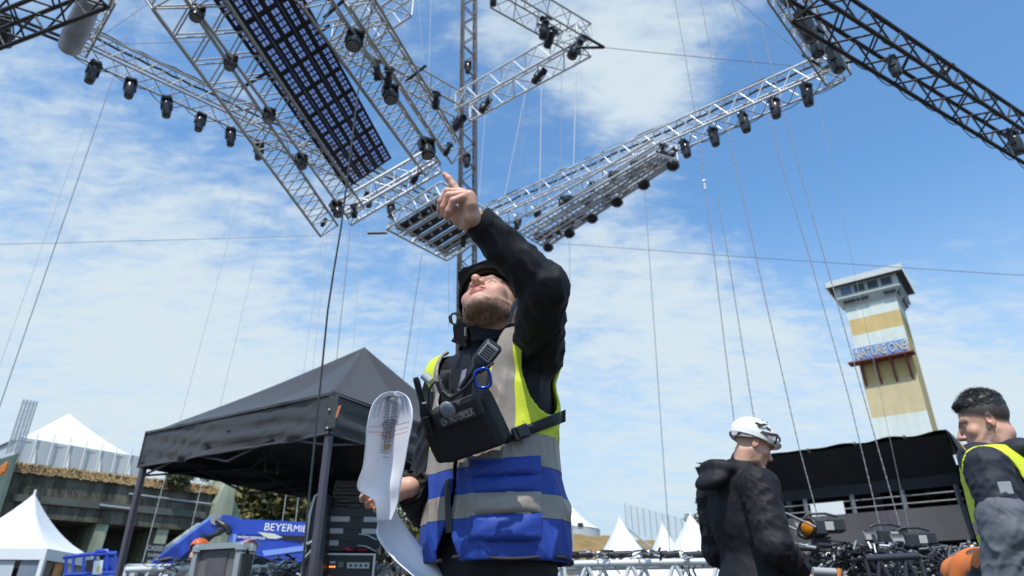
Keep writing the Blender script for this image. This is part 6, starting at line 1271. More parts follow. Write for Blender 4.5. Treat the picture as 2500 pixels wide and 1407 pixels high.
        mb.build(nm, YEL if k[0] == 'y' else BLV if k[0] == 'b' else REF, root, {'b': 'royal blue lower panel of the vest', 'y': 'fluorescent yellow mesh yoke of the vest'}.get(k[0]))
    bm.free()
    # dark binding along the armholes and the hem
    PIP = mat('binding_black', (.02, .02, .022), .7)
    def inward(p, d, n_=60):
        p = np.array(p, float); d = np.array(d, float)
        for _ in range(n_):
            z = p[2]; e = (torso(p[None]) - (.018 + .020 * float(sst(1.25, .95, np.array([z]))[0])))[0] - .002
            if e < .001: break
            p = p + d * e * .8
        return Vector(p)
    for sg in (-1,):
        m = MB(); a_, c_s = (.155, .105) if sg > 0 else (.17, .095), None; pts = [inward(B(sg * .40, a_[1] * math.cos(t), (1.405 if sg > 0 else 1.37) + a_[0] * math.sin(t)), -l * sg) for t in np.linspace(-1.3, .8, 22)]; m.tube([p for p in pts if (p - O).length < 2], .0045, 6); m.build('armhole_binding', PIP, root)
    m = MB(); pts = [inward(O + (l * math.sin(t) + f * math.cos(t)) * .42 + up * (.892 + .004 * math.sin(t * 5)), -(l * math.sin(t) + f * math.cos(t))) for t in np.linspace(.12, 6.16, 70)]; m.tube(pts, .0045, 6); m.build('hem_binding', PIP, root)
    # helper: a point on the vest surface along a view ray
    def hit(px, py, off=.004, t0=1.45, t1=2.3):
        r = np.array(ray(px, py)); o = np.array(ORG); t = t0
        for _ in range(60):
            p = (o + r * t)[None]; qz = p[0, 2]; d = (torso(p) - (.018 + .020 * float(sst(1.25, .95, np.array([qz]))[0])))[0] - .008
            if d < .0006: break
            t = min(t + d * .9, 1.98)
        return Vector(o + r * (t - off))
    def drape(poly4, nu, nv, off, name, m_, thick=.004, bulge=0.0, label=None):
        (a, b, c, d) = poly4
        def g(u, v):
            x = (a[0] * (1 - u) + b[0] * u) * (1 - v) + (d[0] * (1 - u) + c[0] * u) * v; y = (a[1] * (1 - u) + b[1] * u) * (1 - v) + (d[1] * (1 - u) + c[1] * u) * v
            e = min(1, min(u, 1 - u, v, 1 - v) * 10); return hit(x, y, off * e + bulge * math.sin(u * math.pi) * math.sin(v * math.pi) + .0016 * math.sin(u * 13 + v * 9) * e)
        mb = MB(); mb.grid(g, nu, nv); return mb.build(name, m_, root, label)
    # the jacket hem below the vest and the zip
    drape(((1085, 1175), (1098, 1168), (1104, 1300), (1088, 1302)), 3, 22, .006, 'vest_zip', mat('zip_black', (.015, .015, .016), .5))
    drape(((1148, 1122), (1320, 1112), (1322, 1158), (1140, 1166)), 16, 6, .009, 'pocket_flap', VESTM[1], bulge=.003)
    drape(((1152, 1166), (1322, 1158), (1322, 1200), (1150, 1204)), 16, 6, .006, 'pocket', VESTM[1], bulge=.003)
    drape(((1150, 1204), (1322, 1199), (1322, 1250), (1148, 1258)), 16, 6, .009, 'pocket_band', VESTM[2], bulge=.003)
    drape(((1148, 1258), (1322, 1252), (1322, 1318), (1142, 1322)), 16, 8, .008, 'pocket', VESTM[1], bulge=.002)
    # harness strap round to the back with its buckle
    BS = mat('webbing_black', (.013, .013, .014), .7, var=.1, bump=.3, bscale=500)
    drape(((1225, 1062), (1381, 1000), (1381, 1030), (1228, 1086)), 24, 3, .012, 'harness_strap', BS)
    bk = hit(1272, 1056, .022); Rk = frame(bk, (hit(1300, 1045, .022) - hit(1245, 1066, .022)), up).to_3x3(); m = MB(); m.bbox(bk, (.046, .036, .010), .003, Rk); m.bbox(bk + Rk @ Vector((0, 0, .006)), (.022, .028, .008), .002, Rk); m.build('buckle', mat('buckle', (.02, .02, .022), .35), root)
    # chest radio pouch
    c_ = [at(1040, 1010, 1.735), at(1196, 962, 1.66), at(1232, 1086, 1.70), at(1078, 1146, 1.745)]; ctr = sum(c_, Vector()) / 4; X = ((c_[1] + c_[2]) - (c_[0] + c_[3])).normalized(); Yv = ((c_[0] + c_[1]) - (c_[2] + c_[3])).normalized(); Zv = X.cross(Yv).normalized(); Yv = Zv.cross(X); wx = ((c_[1] + c_[2]) - (c_[0] + c_[3])).length / 2 * .93; wy = ((c_[0] + c_[1]) - (c_[2] + c_[3])).length / 2 * .95
    if Zv.dot(ORG - ctr) < 0: Zv = -Zv
    Rp = Matrix((X, Yv, Zv)).transposed(); Q = lambda x, y, z=0: ctr + X * (x * wx / 2) + Yv * (y * wy / 2) + Zv * z
    PO = mat('pouch_nylon', (.012, .012, .013), .72, var=.15, scale=30, bump=.2, bscale=350)
    pr = thing('radio_pouch', 'black chest radio pouch with a name label worn over the blue and yellow vest', 'pouch', ctr)
    def pf(p):
        d = rbox(p, ctr - Zv * .03, (wx / 2, wy / 2, .036), .016, Rp); d = smin(d, rbox(p, Q(-.92, -.15, -.02), (.028, wy * .36, .036), .014, Rp), .012); d = smin(d, rbox(p, Q(.05, -.2, .004), (wx * .40, wy * .34, .012), .010, Rp), .012)
        return d + .0022 * perlin(p * 26) + .0012 * perlin(p * 60)
    shell(pf, np.array(ctr) - .19, np.array(ctr) + .19, .004, 'body', PO, pr)
    def ff(p): return rbox(p, Q(.10, .78, .010), (wx * .40, wy * .20, .012), .010, Rp) + .002 * perlin(p * 30)
    shell(ff, np.array(ctr) - .17, np.array(ctr) + .17, .004, 'flap', mat('pouch_flap', (.032, .032, .034), .7, var=.15, bump=.2, bscale=350), pr)
    lb0, lb1 = at(1103, 982, 1.655), at(1189, 957, 1.63); dX = (lb1 - lb0).normalized()
    lc = Q(.12, .66, .0265); Ml = frame(lc, X, Yv); m = MB(); m.bbox(lc - Zv * .003, (wx * .56, wy * .165, .006), .0015, Rp); m.build('label_patch', mat('label_grey', (.06, .06, .065), .4, var=.1), pr)
    lettering('MOTOROLA', .02, frame(lc + X * .012 + Zv * .0008, X, Yv), mat('label_silver', (.5, .5, .5), .4), pr, wx * .38, .0004); m = MB(); m.tube([lc - X * (wx * .22) + X * (.0075 * math.cos(t)) + Yv * (.0065 * math.sin(t)) + Zv * .0006 for t in np.linspace(0, 6.2832, 17)[:-1]], .0007, 4, closed=True)
    e = lc - X * (wx * .22) + Zv * .0006; m.tube([e + X * a + Yv * b for a, b in ((-.005, -.004), (-.0025, .0035), (0, -.001), (.0025, .0035), (.005, -.004))], .0007, 4); m.build('emblem', mat('label_silver', (.5, .5, .5), .4), pr)
    drape(((1150, 900), (1195, 905), (1192, 965), (1165, 968)), 6, 8, .028, 'harness_strap', BS); drape(((1075, 905), (1103, 902), (1106, 965), (1078, 968)), 6, 8, .03, 'harness_strap', BS)
    # grey talk button on the pouch
    tb = at(1093, 1001, 1.655); m = MB(); m.ell(tb, (.020, .008, .022), 14, 8, Rp @ Matrix.Rotation(math.pi / 2, 3, 'X') if False else Matrix((X, Zv, Yv)).transposed()); single(m, 'talk_button', mat('button_grey', (.20, .21, .25), .4, var=.15, scale=60), 'small grey rounded talk button clipped on the left of the radio pouch', 'button')
    # radio with antenna, spare tubes
    def stick(pts, radii, name, m_, label, cat): mb = MB(); mb.tube(pts, .01, 10, radii=radii); return single(mb, name, m_, label, cat)
    RB = mat('radio_black', (.016, .016, .018), .4, var=.1)
    ra = [at(1014, 922, 1.70), at(1017, 930, 1.70), at(1026, 965, 1.71), at(1031, 985, 1.715), at(1037, 1010, 1.72), at(1050, 1055, 1.73), at(1052, 1060, 1.73)]; rd = thing('two_way_radio', 'black two-way radio with a stubby antenna standing in the left side of the pouch', 'radio', ra[-1])
    m = MB(); m.tube(ra[:4], .008, 10, radii=[.006, .0085, .0085, .0075]); m.build('antenna', RB, rd); m = MB(); m.tube(ra[3:], .012, 10, radii=[.008, .013, .014, .012]); m.build('body', RB, rd)
    m = MB(); m.tube([at(1030, 985, 1.70), at(1034, 986, 1.70), at(1040, 984, 1.705)], .003, 5); m.build('ring', GALV, rd)
    stick([at(1086, 910, 1.70), at(1087, 920, 1.70), at(1084, 940, 1.70), at(1090, 960, 1.70)], [.010, .016, .015, .014], 'ear_piece_tube', RB, 'short ribbed black grip on the left shoulder strap above the pouch', 'grip')
    cw = thing('coiled_cord', 'coiled black cord looping into the pouch below the microphone', 'cord', at(1090, 960, 1.68)); m = MB(); base = [at(1072, 930, 1.69), at(1080, 955, 1.68), at(1092, 965, 1.675), at(1104, 970, 1.67)]
    pts = []
    for k in range(150): t = k / 149 * 3; i = min(2, int(t)); p = base[i].lerp(base[i + 1], t - i); a = k * .9; pts.append(p + X * (.009 * math.cos(a)) + Zv * (.009 * math.sin(a)))
    m.tube(pts, .0028, 5); m.build('coil', RB, cw); m = MB(); m.tube([at(1170, 905, 1.64), at(1155, 925, 1.63), at(1140, 945, 1.63), at(1118, 962, 1.64), at(1100, 972, 1.65)], .004, 6); m.build('cord', RB, cw)
    stick([at(1034, 916, 1.72), at(1052, 932, 1.71)], [.011, .010], 'clear_clip', mat('clear_plastic', (.45, .48, .5), .15, var=.1), 'small clear plastic tag sticking up at the left shoulder', 'tag')
    stick([at(1047, 1000, 1.70), at(1046, 960, 1.70), at(1052, 945, 1.70), at(1062, 930, 1.70), at(1066, 936, 1.70)], [.003] * 5, 'aerial_cable', RB, 'thin black cable arching over the radio at the left of the pouch', 'cable')
    for k, (x0, y0, x1, y1) in enumerate(((1036, 1020, 1046, 1060), (1042, 1018, 1056, 1064))): stick([at(x0, y0, 1.69), at(x1, y1, 1.70)], [.005, .004], 'pen', RB, ['outer black pen clipped in the left pocket of the pouch', 'inner black pen clipped in the left pocket of the pouch'][k], 'pen')
    # speaker microphone
    mc, md = at(1186, 868, 1.66), (at(1206, 846, 1.655) - at(1160, 905, 1.665)).normalized(); mx = md.cross((ORG - mc).normalized()).normalized(); mz = mx.cross(md); Rm = Matrix((mx, md, mz)).transposed()
    if mz.dot(ORG - mc) < 0: mz = -mz; mx = -mx; Rm = Matrix((mx, md, mz)).transposed()
    mp = thing('speaker_microphone', 'black speaker microphone with a pale grille clipped on the chest below the collar', 'microphone', mc)
    shell(lambda p: smin(rbox(p, mc + md * .006, (.024, .034, .012), .011, Rm), cap(p, mc - md * .03, mc - md * .062, .013, .008), .016), np.array(mc) - .1, np.array(mc) + .1, .0028, 'body', mat('mic_black', (.03, .03, .033), .42, var=.1), mp)
    m = MB(); m.bbox(mc + md * .012 + mz * .0115, (.034, .042, .004), .002, Rm); m.build('grille', mat('grille_grey', (.34, .35, .36), .4, var=.1), mp)
    for k in range(5): m = MB(); m.box(mc + md * (-.002 + .0065 * k) + mz * .0138, (.026, .0026, .0014), Rm); m.build('grille_slot', RB, mp)
    m = MB()
    for k in range(7): m.cyl(mc - md * (.062 + .006 * k), mc - md * (.0655 + .006 * k), .0095 - .0006 * k, n=10)
    m.cyl(mc - md * .06, mc - md * .105, .006, n=8); m.build('strain_relief', RB, mp)
    m = MB(); m.tube([at(1205, 886, 1.645), at(1190, 897, 1.64), at(1170, 912, 1.64)], .0035, 6); m.build('clip', RB, mp)
    # carabiner
    cb = [at(1170, 903, 1.63), at(1184, 900, 1.63), at(1194, 908, 1.63), at(1198, 936, 1.63), at(1190, 945, 1.63), at(1172, 947, 1.63), at(1161, 938, 1.63), at(1160, 912, 1.63)]
    sm = []
    for i in range(len(cb)):
        p0, p1, p2, p3 = cb[i - 1], cb[i], cb[(i + 1) % 8], cb[(i + 2) % 8]
        for t in (0, .25, .5, .75): sm.append(.5 * ((2 * p1) + (p2 - p0) * t + (2 * p0 - 5 * p1 + 4 * p2 - p3) * t * t + (3 * p1 - p0 - 3 * p2 + p3) * t ** 3))
    m = MB(); m.tube(sm, .0042, 8, closed=True); single(m, 'carabiner', mat('carabiner_blue', (.02, .07, .42), .22, metal=.5, var=.03), 'blue carabiner hooked on the chest strap above the radio pouch', 'carabiner')
    # chest zip of the jacket
    drape(((1128, 905), (1140, 900), (1128, 950), (1116, 955)), 3, 12, .004, 'jacket_zip', mat('zip_silver', (.25, .25, .26), .3, metal=.4)); return root
def vest_mats():
    out = []
    for nm, col in (('vest_yellow', (.62, .70, .03)), ('vest_blue', (.012, .048, .30))):
        m = mat(nm, col, .62, var=.06, scale=20); nt = m.node_tree; b = nt.nodes['Principled BSDF']; tc = nt.nodes.new('ShaderNodeTexCoord'); v = nt.nodes.new('ShaderNodeTexVoronoi'); v.inputs['Scale'].default_value = 190; nt.links.new(tc.outputs['Object'], v.inputs['Vector'])
        bp = nt.nodes.new('ShaderNodeBump'); bp.inputs['Strength'].default_value = .25; bp.inputs['Distance'].default_value = .001; nt.links.new(v.outputs['Distance'], bp.inputs['Height']); nt.links.new(bp.outputs[0], b.inputs['Normal']); out.append(m)
    out.append(mat('reflective_tape', (.27, .235, .20), .42, var=.10, scale=14, bump=.12, bscale=25)); return out
VESTM = vest_mats()
for m_ in VESTM: creases(m_, .4, 8, .006)
pointing_man()
def paper_plan():
    rows = [(905, 1290, 1050, 1290, 1.80, 0)]
    # front sheet: rows of (left x,y), (right x,y), depth left/centre/right
    R = [((950, 957), (972, 956), 1.79, 1.80, 1.79), ((932, 963), (986, 962), 1.76, 1.80, 1.75), ((917, 977), (997, 972), 1.72, 1.80, 1.72), ((909, 990), (1003, 985), 1.70, 1.80, 1.70), ((901, 1015), (1007, 1005), 1.68, 1.81, 1.68), ((895, 1050), (1006, 1035), 1.67, 1.81, 1.67), ((892, 1090), (997, 1080), 1.67, 1.80, 1.67), ((886, 1140), (987, 1138), 1.67, 1.79, 1.67), ((873, 1193), (978, 1185), 1.66, 1.76, 1.68), ((912, 1222), (972, 1225), 1.69, 1.74, 1.69), ((921, 1275), (955, 1272), 1.71, 1.73, 1.70)]
    def cr(vals, t):
        n = len(vals) - 1; x = t * n; i = min(n - 1, int(x)); u = x - i; g = lambda k: vals[max(0, min(n, k))]; a, b, c, d = g(i - 1), g(i), g(i + 1), g(i + 2)
        return .5 * (2 * b + (c - a) * u + (2 * a - 5 * b + 4 * c - d) * u * u + (3 * b - a - 3 * c + d) * u ** 3)
    def lin(vals, t): n = len(vals) - 1; x = t * n; i = min(n - 1, int(x)); u = x - i; return vals[i] * (1 - u) + vals[i + 1] * u
    def S(u, v):
        fn = cr if v < .6 else cr
        lx, ly, rx, ry = (fn([r[0][0] for r in R], v), fn([r[0][1] for r in R], v), fn([r[1][0] for r in R], v), fn([r[1][1] for r in R], v)); tl, tc, tr = (cr([r[k] for r in R], v) for k in (2, 3, 4))
        k = (2 * u - 1); b = 1 - abs(k) ** 2.2; t = (tl * (1 - u) + tr * u) * (1 - b) + tc * b; return at(lx * (1 - u) + rx * u, ly * (1 - u) + ry * u, t)
    PW = mat('paper_white', (.80, .81, .86), .55, var=.01); tr = PW.node_tree.nodes['Principled BSDF']; tr.inputs['Subsurface Weight'].default_value = 0
    root = thing('paper_plan', 'large curled white paper plan with a printed stage drawing held by the pointing man', 'paper', at(950, 1200, 1.75))
    def thick(fn, nu, nv, name):
        m = MB(); m.grid(fn, nu, nv); o = m.build(name, PW, root); md = o.modifiers.new('thickness', 'SOLIDIFY'); md.thickness = .0012; md.offset = 0; return o
    thick(S, 28, 60, 'front_sheet')
    # lower sheets running down to the right
    R2 = [((921, 1225), (962, 1215), 1.75, 1.76, 1.74), ((922, 1275), (975, 1262), 1.73, 1.77, 1.77), ((922, 1312), (1010, 1312), 1.70, 1.78, 1.80), ((958, 1362), (1050, 1360), 1.69, 1.77, 1.80), ((1010, 1408), (1092, 1406), 1.68, 1.76, 1.80), ((1060, 1450), (1130, 1450), 1.68, 1.76, 1.80), ((1080, 1500), (1150, 1500), 1.68, 1.75, 1.8)]
    def S2(u, v):
        lx, ly, rx, ry = (cr([r[0][0] for r in R2], v), cr([r[0][1] for r in R2], v), cr([r[1][0] for r in R2], v), cr([r[1][1] for r in R2], v)); tl, tc, t_ = (cr([r[k] for r in R2], v) for k in (2, 3, 4)); k = 2 * u - 1; b = (1 - k * k); return at(lx * (1 - u) + rx * u, ly * (1 - u) + ry * u, (tl * (1 - u) + t_ * u) * (1 - b) + tc * b)
    thick(S2, 16, 40, 'lower_sheet')
    R3 = [((950, 1180), (975, 1170), 1.75, 1.75, 1.75), ((958, 1240), (972, 1225), 1.72, 1.72, 1.73), ((954, 1275), (966, 1255), 1.715, 1.715, 1.73)]
    # the print
    INK = mat('ink', (.20, .19, .23), .6, var=0); INO = mat('ink_orange', (.60, .33, .06), .6, var=0); INB = mat('ink_blue', (.12, .28, .55), .6, var=0); INR = mat('ink_red', (.55, .2, .14), .6, var=0)
    def onp_(u, v): p = S(u, v); e = (S(min(1, u + .01), v) - S(max(0, u - .01), v)).cross(S(u, min(1, v + .01)) - S(u, max(0, v - .01))).normalized(); e = e if e.dot(ORG - p) > 0 else -e; return p + e * .0016, e
    def stroke(mb, pts, w=.0007):
        for (a, b) in zip(pts, pts[1:]):
            p, n = onp_(*a); q, _ = onp_(*b); s = (q - p).cross(n)
            if s.length > 1e-9: s = s.normalized() * w; mb.quad(p - s, p + s, q + s, q - s)
    K, Rr = MB(), MB(); rr = random.Random(3)
    for c0 in (.36, .64):
        for k in range(17): v = .14 + k * .026; x = c0 + (.5 - c0) * (k / 17) * .5; s = .085 if k % 2 else .05; stroke(K, [(x - s, v), (x + s, v + .004)]); stroke(K, [(x - s * .6, v), (x - s * .6, v + .02)]); stroke(K, [(x + s * .5, v + .01), (x, v + .02)])
    for c0 in (.10, .2, .8, .9):
        for k in range(12): v = .16 + k * .022 + rr.uniform(-.004, .004); stroke(K, [(c0 - .03, v), (c0 + .03, v + .01)], .0005); stroke(K, [(c0, v), (c0 + .01, v + .016)], .0005)
    for arc, (v0, a0, a1) in ((.28, (.175, .3, 2.84)), (.22, (.175, .3, 2.84)), (.16, (.46, 0, 3.14)), (.20, (.46, 0, 3.14))): stroke(K, [(.5 + arc * math.cos(a), v0 - arc * .22 * math.sin(a) + .03) for a in np.linspace(a0, a1, 14)])
    for k in range(14): a = .3 + k * .19; stroke(K, [(.5 + .22 * math.cos(a), .205 - .048 * math.sin(a)), (.5 + .28 * math.cos(a + .1), .205 - .062 * math.sin(a + .1))], .0005)
    for u in (.46, .54): stroke(K, [(u, .20), (u - (.5 - u) * .3, .62)], .0005)
    for k in range(12): v = .47 + k * .017; stroke(K, [(.40 + rr.uniform(-.03, .03), v), (.60 + rr.uniform(-.03, .03), v + rr.uniform(-.004, .004))], .0006); 
    for k in range(9): u = .36 + .035 * k; stroke(K, [(u, .46), (u + rr.uniform(-.01, .01), .64)], .0005)
    for v in (.50, .535, .56): stroke(Rr, [(.04 if v < .55 else .3, v - .02), (.5, v), (.95, v - .015)], .0007)
    K.build('printed_lines', INK, root, kind='stuff'); Rr.build('printed_red_lines', INR, root, kind='stuff')
    def patch(mb, u0, u1, v0, v1):
        p = [onp_(u, v)[0] for u, v in ((u0, v0), (u1, v0), (u1, v1), (u0, v1))]; mb.quad(*p)
    OB, BB = MB(), MB()
    for (u0, u1, v0, v1, mb) in ((.44, .58, .085, .107, OB), (.45, .58, .109, .122, BB), (.33, .42, .19, .207, OB), (.56, .66, .19, .207, OB), (.45, .52, .225, .265, BB), (.55, .60, .225, .265, BB), (.45, .60, .268, .285, OB), (.45, .58, .60, .625, OB)): patch(mb, u0, u1, v0, v1)
    for k in range(5):
        for j in range(2): patch(OB, .44 + .07 * j + .03 * (k % 2), .465 + .07 * j + .03 * (k % 2), .51 + .017 * k, .519 + .017 * k)
    OB.build('printed_orange_blocks', INO, root, kind='stuff'); BB.build('printed_blue_blocks', INB, root, kind='stuff')
paper_plan()
# ------------------------------------------------------------------ the other people
def man_white_helmet():
    O = Vector(atY(1836, 1407, 3.96)); O.z = 0; face = (.91, .41); f = Vector((face[0], face[1], 0)).normalized(); l = Vector((-f.y, f.x, 0)); up = Vector((0, 0, 1)); B = lambda s, fw, z: O + l * s + f * fw + up * z
    root = thing('person', 'man in a white climbing helmet and black hooded jacket looking down, seen from the side', 'person', O)
    J = dict(chest=B(0, .0, 1.30), waist=B(0, .055, 1.08), hip=B(0, .02, .92), shL=B(.20, -.02, 1.43), shR=B(-.20, -.045, 1.41), neck=B(0, .03, 1.50), elL=B(.27, .02, 1.12), wrL=B(.16, .22, 1.0), elR=B(-.27, -.07, 1.10), wrR=B(-.20, .16, .98), knL=B(.11, .03, .48), knR=B(-.11, .02, .48), ftL=B(.13, -.02, 0), ftR=B(-.13, -.02, 0), thumbL=(0, 0, 1), thumbR=(0, 0, 1))
    hR = rotm((.99, .09), math.radians(-27)); hC = atY(1836, 1090, 3.95)
    def extra(p, d):          # hood lying on the back
        Rl = Matrix((l, f, up)).transposed(); hd = ell(p, B(0, -.13, 1.515), (.125, .10, .05), Rl @ Matrix.Rotation(-.35, 3, 'X')); d = smin(d, hd, .045)
        d = smin(d, ell(p, B(0, -.20, 1.455), (.11, .075, .045), Rl @ Matrix.Rotation(.5, 3, 'X')), .05) + .006 * perlin(p * 16); d = smax(d, -ell(p, B(0, -.08, 1.575), (.075, .075, .045), Rl), .02); return smin(d, cap(p, B(0, .02, 1.46), B(0, .07, 1.585), .095, .080), .03)
    _, _, _, jk, parts, torso = figure(root, O, face, J, h=.0075, seed=5, girth=1.24, head_kw=dict(beard_amt=.45, beard=(.14, .08, .05)), head_h=.0045, headR=hR, headC=hC, amp=.013, extra=extra, hem=.78, armr=dict(L=(.095, .085, .06), R=(.098, .088, .062)))
    finish_body(root, parts); eyes(hR, hC, root)
    HW = mat('helmet_white', (.78, .78, .74), .3, var=.03); hm = helmet_local(None, hR, hC, root, HW, 1.04, tilt=.10, z0=.035, vents=True, brim=.012)
    HP = lambda x, y, z: hC + hR @ (Vector((x, y, z)) * 1.04); PUR = mat('strap_dark', (.03, .02, .03), .6)
    for s in (1,):
        ribbon([HP(s * .102, -.02, .055), HP(s * .112, .03, .062), HP(s * .094, .08, .085), HP(s * .05, .118, .09), HP(0, .128, .088)], [hR @ Vector((s, .4, .2))] * 5, .018, .004, 'goggle_strap', PUR, hm)
        ribbon([HP(s * .094, .08, .09), HP(s * .096, .082, .05), HP(s * .08, .085, .035)], [hR @ Vector((s, .4, .0))] * 3, .012, .003, 'goggle_strap', PUR, hm)
        m = MB(); m.slab([HP(s * .104, -.045, .085), HP(s * .106, -.012, .108), HP(s * .107, .012, .112), HP(s * .109, -.012, .088), HP(s * .107, -.03, .075)], hR @ Vector((s * .004, 0, 0))); m.build('vent', mat('vent_black', (.015, .015, .015), .5), hm)
        for (y, z) in ((-.01, .145), (.02, .148), (.035, .085), (.09, .068)): m = MB(); m.ell(HP(s * (.105 - max(0, z - .1) * 1.1), y, z), (.004, .004, .004), 7, 5); m.build('rivet', PUR, hm)
        ribbon([HP(s * .088, -.01, .03), HP(s * .09, -.05, .018), HP(s * .07, -.09, .008), HP(s * .02, -.112, .004), HP(-s * .02, -.112, .004)], [hR @ Vector((s, -.5, 0))] * 5, .022, .006, 'headband', mat('band_grey', (.22, .22, .24), .5), hm)
        m = MB(); m.cyl(HP(s * .04, -.118, .004), HP(s * .05, -.128, .004), .018, n=12); m.build('ratchet_knob', mat('knob_grey', (.35, .35, .37), .4), hm)
    m = MB(); rr = random.Random(9)
    m.tube([B(-.11, .14, 1.46), B(-.10, .17, 1.43), B(-.06, .20, 1.38), B(0, .22, 1.30)], .006, 6); m.build('jacket_placket', JACK, root)
    p = B(-.09, .125, 1.475); m = MB(); m.ell(p, (.008, .008, .008), 8, 6); m.build('press_stud', GALV, root)
    # goggles with an orange lens on the chest
    c = B(-.14, .30, 1.215); g = thing('safety_goggles', 'safety goggles with an orange lens hanging on the chest of the white-helmeted man', 'goggles', c)
    Rg = Matrix((l, f, up)).transposed() @ Matrix.Rotation(.5, 3, 'Y'); m = MB(); m.tube([c + Rg @ Vector((.055 * math.cos(t), .02 * math.sin(t * .5), .045 * math.sin(t))) for t in np.linspace(0, 6.2832, 25)[:-1]], .011, 7, closed=True); m.build('frame', mat('goggle_black', (.02, .02, .02), .4), g)
    m = MB(); m.ell(c + f * .012, (.042, .022, .04), 14, 8, Rg); m.build('lens', mat('lens_orange', (.62, .22, .015), .15, var=.05), g)
    m = MB(); m.tube([c + l * .07, B(.05, .22, 1.30), B(.02, .17, 1.42)], .006, 6); m.tube([c - l * .07, B(-.10, .20, 1.30), B(-.08, .16, 1.42)], .006, 6); m.build('strap', mat('strap_grey', (.3, .3, .31), .5), g)
man_white_helmet()
def man_right():
    O = Vector(atY(2535, 1407, 3.2)); O.z = 0; face = (-.88, .47); f = Vector((face[0], face[1], 0)).normalized(); l = Vector((-f.y, f.x, 0)); up = Vector((0, 0, 1)); B = lambda s, fw, z: O + l * s + f * fw + up * z
    root = thing('person', 'dark-haired bearded man in a navy jacket and yellow vest at the right edge, looking away', 'person', O)
    J = dict(chest=B(0, .03, 1.25), waist=B(0, .02, 1.05), hip=B(0, .0, .92), shL=B(.185, .09, 1.37), shR=B(-.185, .03, 1.38), neck=B(0, .10, 1.42), elL=B(.25, .085, 1.09), wrL=B(.24, .16, .86), elR=B(-.27, .02, 1.10), wrR=B(-.16, .16, .92), knL=B(.11, .03, .48), knR=B(-.11, .02, .48), ftL=B(.13, -.02, 0), ftR=B(-.13, -.02, 0), thumbL=(0, 0, 1), thumbR=(0, 0, 1))
    hR = rotm((-.86, .52), math.radians(-14)); hC = atY(2408, 1036, 3.25)
    NAVY = jacket_mat('jacket_navy', (.022, .026, .036)); 
    m_ = NAVY.node_tree; b = m_.nodes['Principled BSDF']; tc = m_.nodes.new('ShaderNodeTexCoord')
    def extra(p, d):
        hd = ell(p, B(0, -.07, 1.455), (.135, .085, .065), Matrix((l, f, up)).transposed()); return smin(smin(d, hd, .03), cap(p, B(0, .04, 1.38), B(0, .09, 1.44), .090, .080), .03)
    _, _, _, jk, parts, torso = figure(root, O, face, J, h=.0075, jacket=NAVY, seed=9, girth=1.08, head_kw=dict(beard_amt=.85, beard=(.05, .032, .022), scalp=(.025, .018, .014, .97)), head_h=.0045, hscale=1.1, headR=hR, headC=hC, amp=.013, extra=extra, hem=.78, armr=dict(L=(.092, .08, .062), R=(.09, .08, .062)))
    finish_body(root, parts); eyes(hR, hC, root, 1.1)
    HP = lambda x, y, z: hC + hR @ (Vector((x, y, z)) * 1.1); rr = random.Random(12)
    def cap_hair(p): return smax(smin(ell(p, (0, -.018, .068), (.078, .098, .082)), ell(p, (0, .045, .112), (.052, .042, .024)), .03), (.030 + .55 * np.maximum(0, p[:, 1])) - .40 * np.maximum(0, -p[:, 1]) - p[:, 2] + .05 * np.abs(p[:, 0]) / .08 * 0, .02) + .005 * ridge(p * (40, 18, 30), 1.5)
    V, F = surfnet(cap_hair, (-.11, -.15, -.04), (.11, .14, .18), .004); hr = part_np('hair', xform(V * 1.1, hR, hC), F, mat('hair_black', (.012, .009, .008), .38, var=.3, scale=60), root)
    m = MB()
    for k in range(2600):
        a = rr.uniform(0, 6.28); e = rr.uniform(.15, 1.5); p = Vector((math.cos(a) * math.cos(e) * .079, math.sin(a) * math.cos(e) * .099 - .018, .068 + math.sin(e) * .084)); n = Vector((p.x * .6, p.y + .5, .55 + rr.uniform(-.2, .5))).normalized(); n = (n + Vector((rr.gauss(0, .25), rr.gauss(0, .25), rr.gauss(0, .2)))).normalized(); q = p + n * rr.uniform(.010, .026); s = n.cross(Vector((rr.gauss(0, 1), rr.gauss(0, 1), rr.gauss(0, 1)))).normalized() * .0008
        m.add([HP(*v) for v in (p - s, p + s, q)], [(0, 1, 2)])
    m.build('hair_strands', MATS['hair_black'], hr, kind='stuff')
    # grey lower sleeve panel
    GR = jacket_mat('sleeve_grey', (.11, .12, .14)); el, wr, sh = Vector(J['elL']), Vector(J['wrL']), Vector(J['shL'])
    for s in 'L':
        def f2(p):
            d = chain_sdf(p, [(el + (sh - el) * .22, .098), (el, .092), (wr + (el - wr).normalized() * .05, .074)], .02); return d - .004
        V, F = surfnet(f2, np.minimum(el, wr) - .16 - np.array((0, 0, 0)), np.maximum(el, wr) + .18, .0075); V = smooth_np(V, F, 1, .4); V = folds(V, F, [(el + (sh - el) * .2, el, .09), (el, wr, .08)], .016, 14, 0, 13); part_np('sleeve_panel', V, F, GR, root)
    pc = B(.285, .06, 1.26); q = pc - O; nrm = l * .97 - f * .2; nrm.normalize(); tx = up.cross(nrm).normalized(); R = Matrix((tx, up, nrm)).transposed(); p0 = pc
    for _ in range(30):
        d = chain_sdf(np.array(p0)[None], [(sh, .092), (el, .08)], .02)[0]
        if d < .004: break
        p0 = p0 - nrm * (d * .8)
    m = MB(); m.bbox(p0 + nrm * .016, (.05, .052, .006), .002, R); m.build('sleeve_badge', mat('badge_grey', (.30, .31, .33), .5), root)
    # vest: yellow edge band down the front left side and over the shoulder
    Ym = VESTM[0]
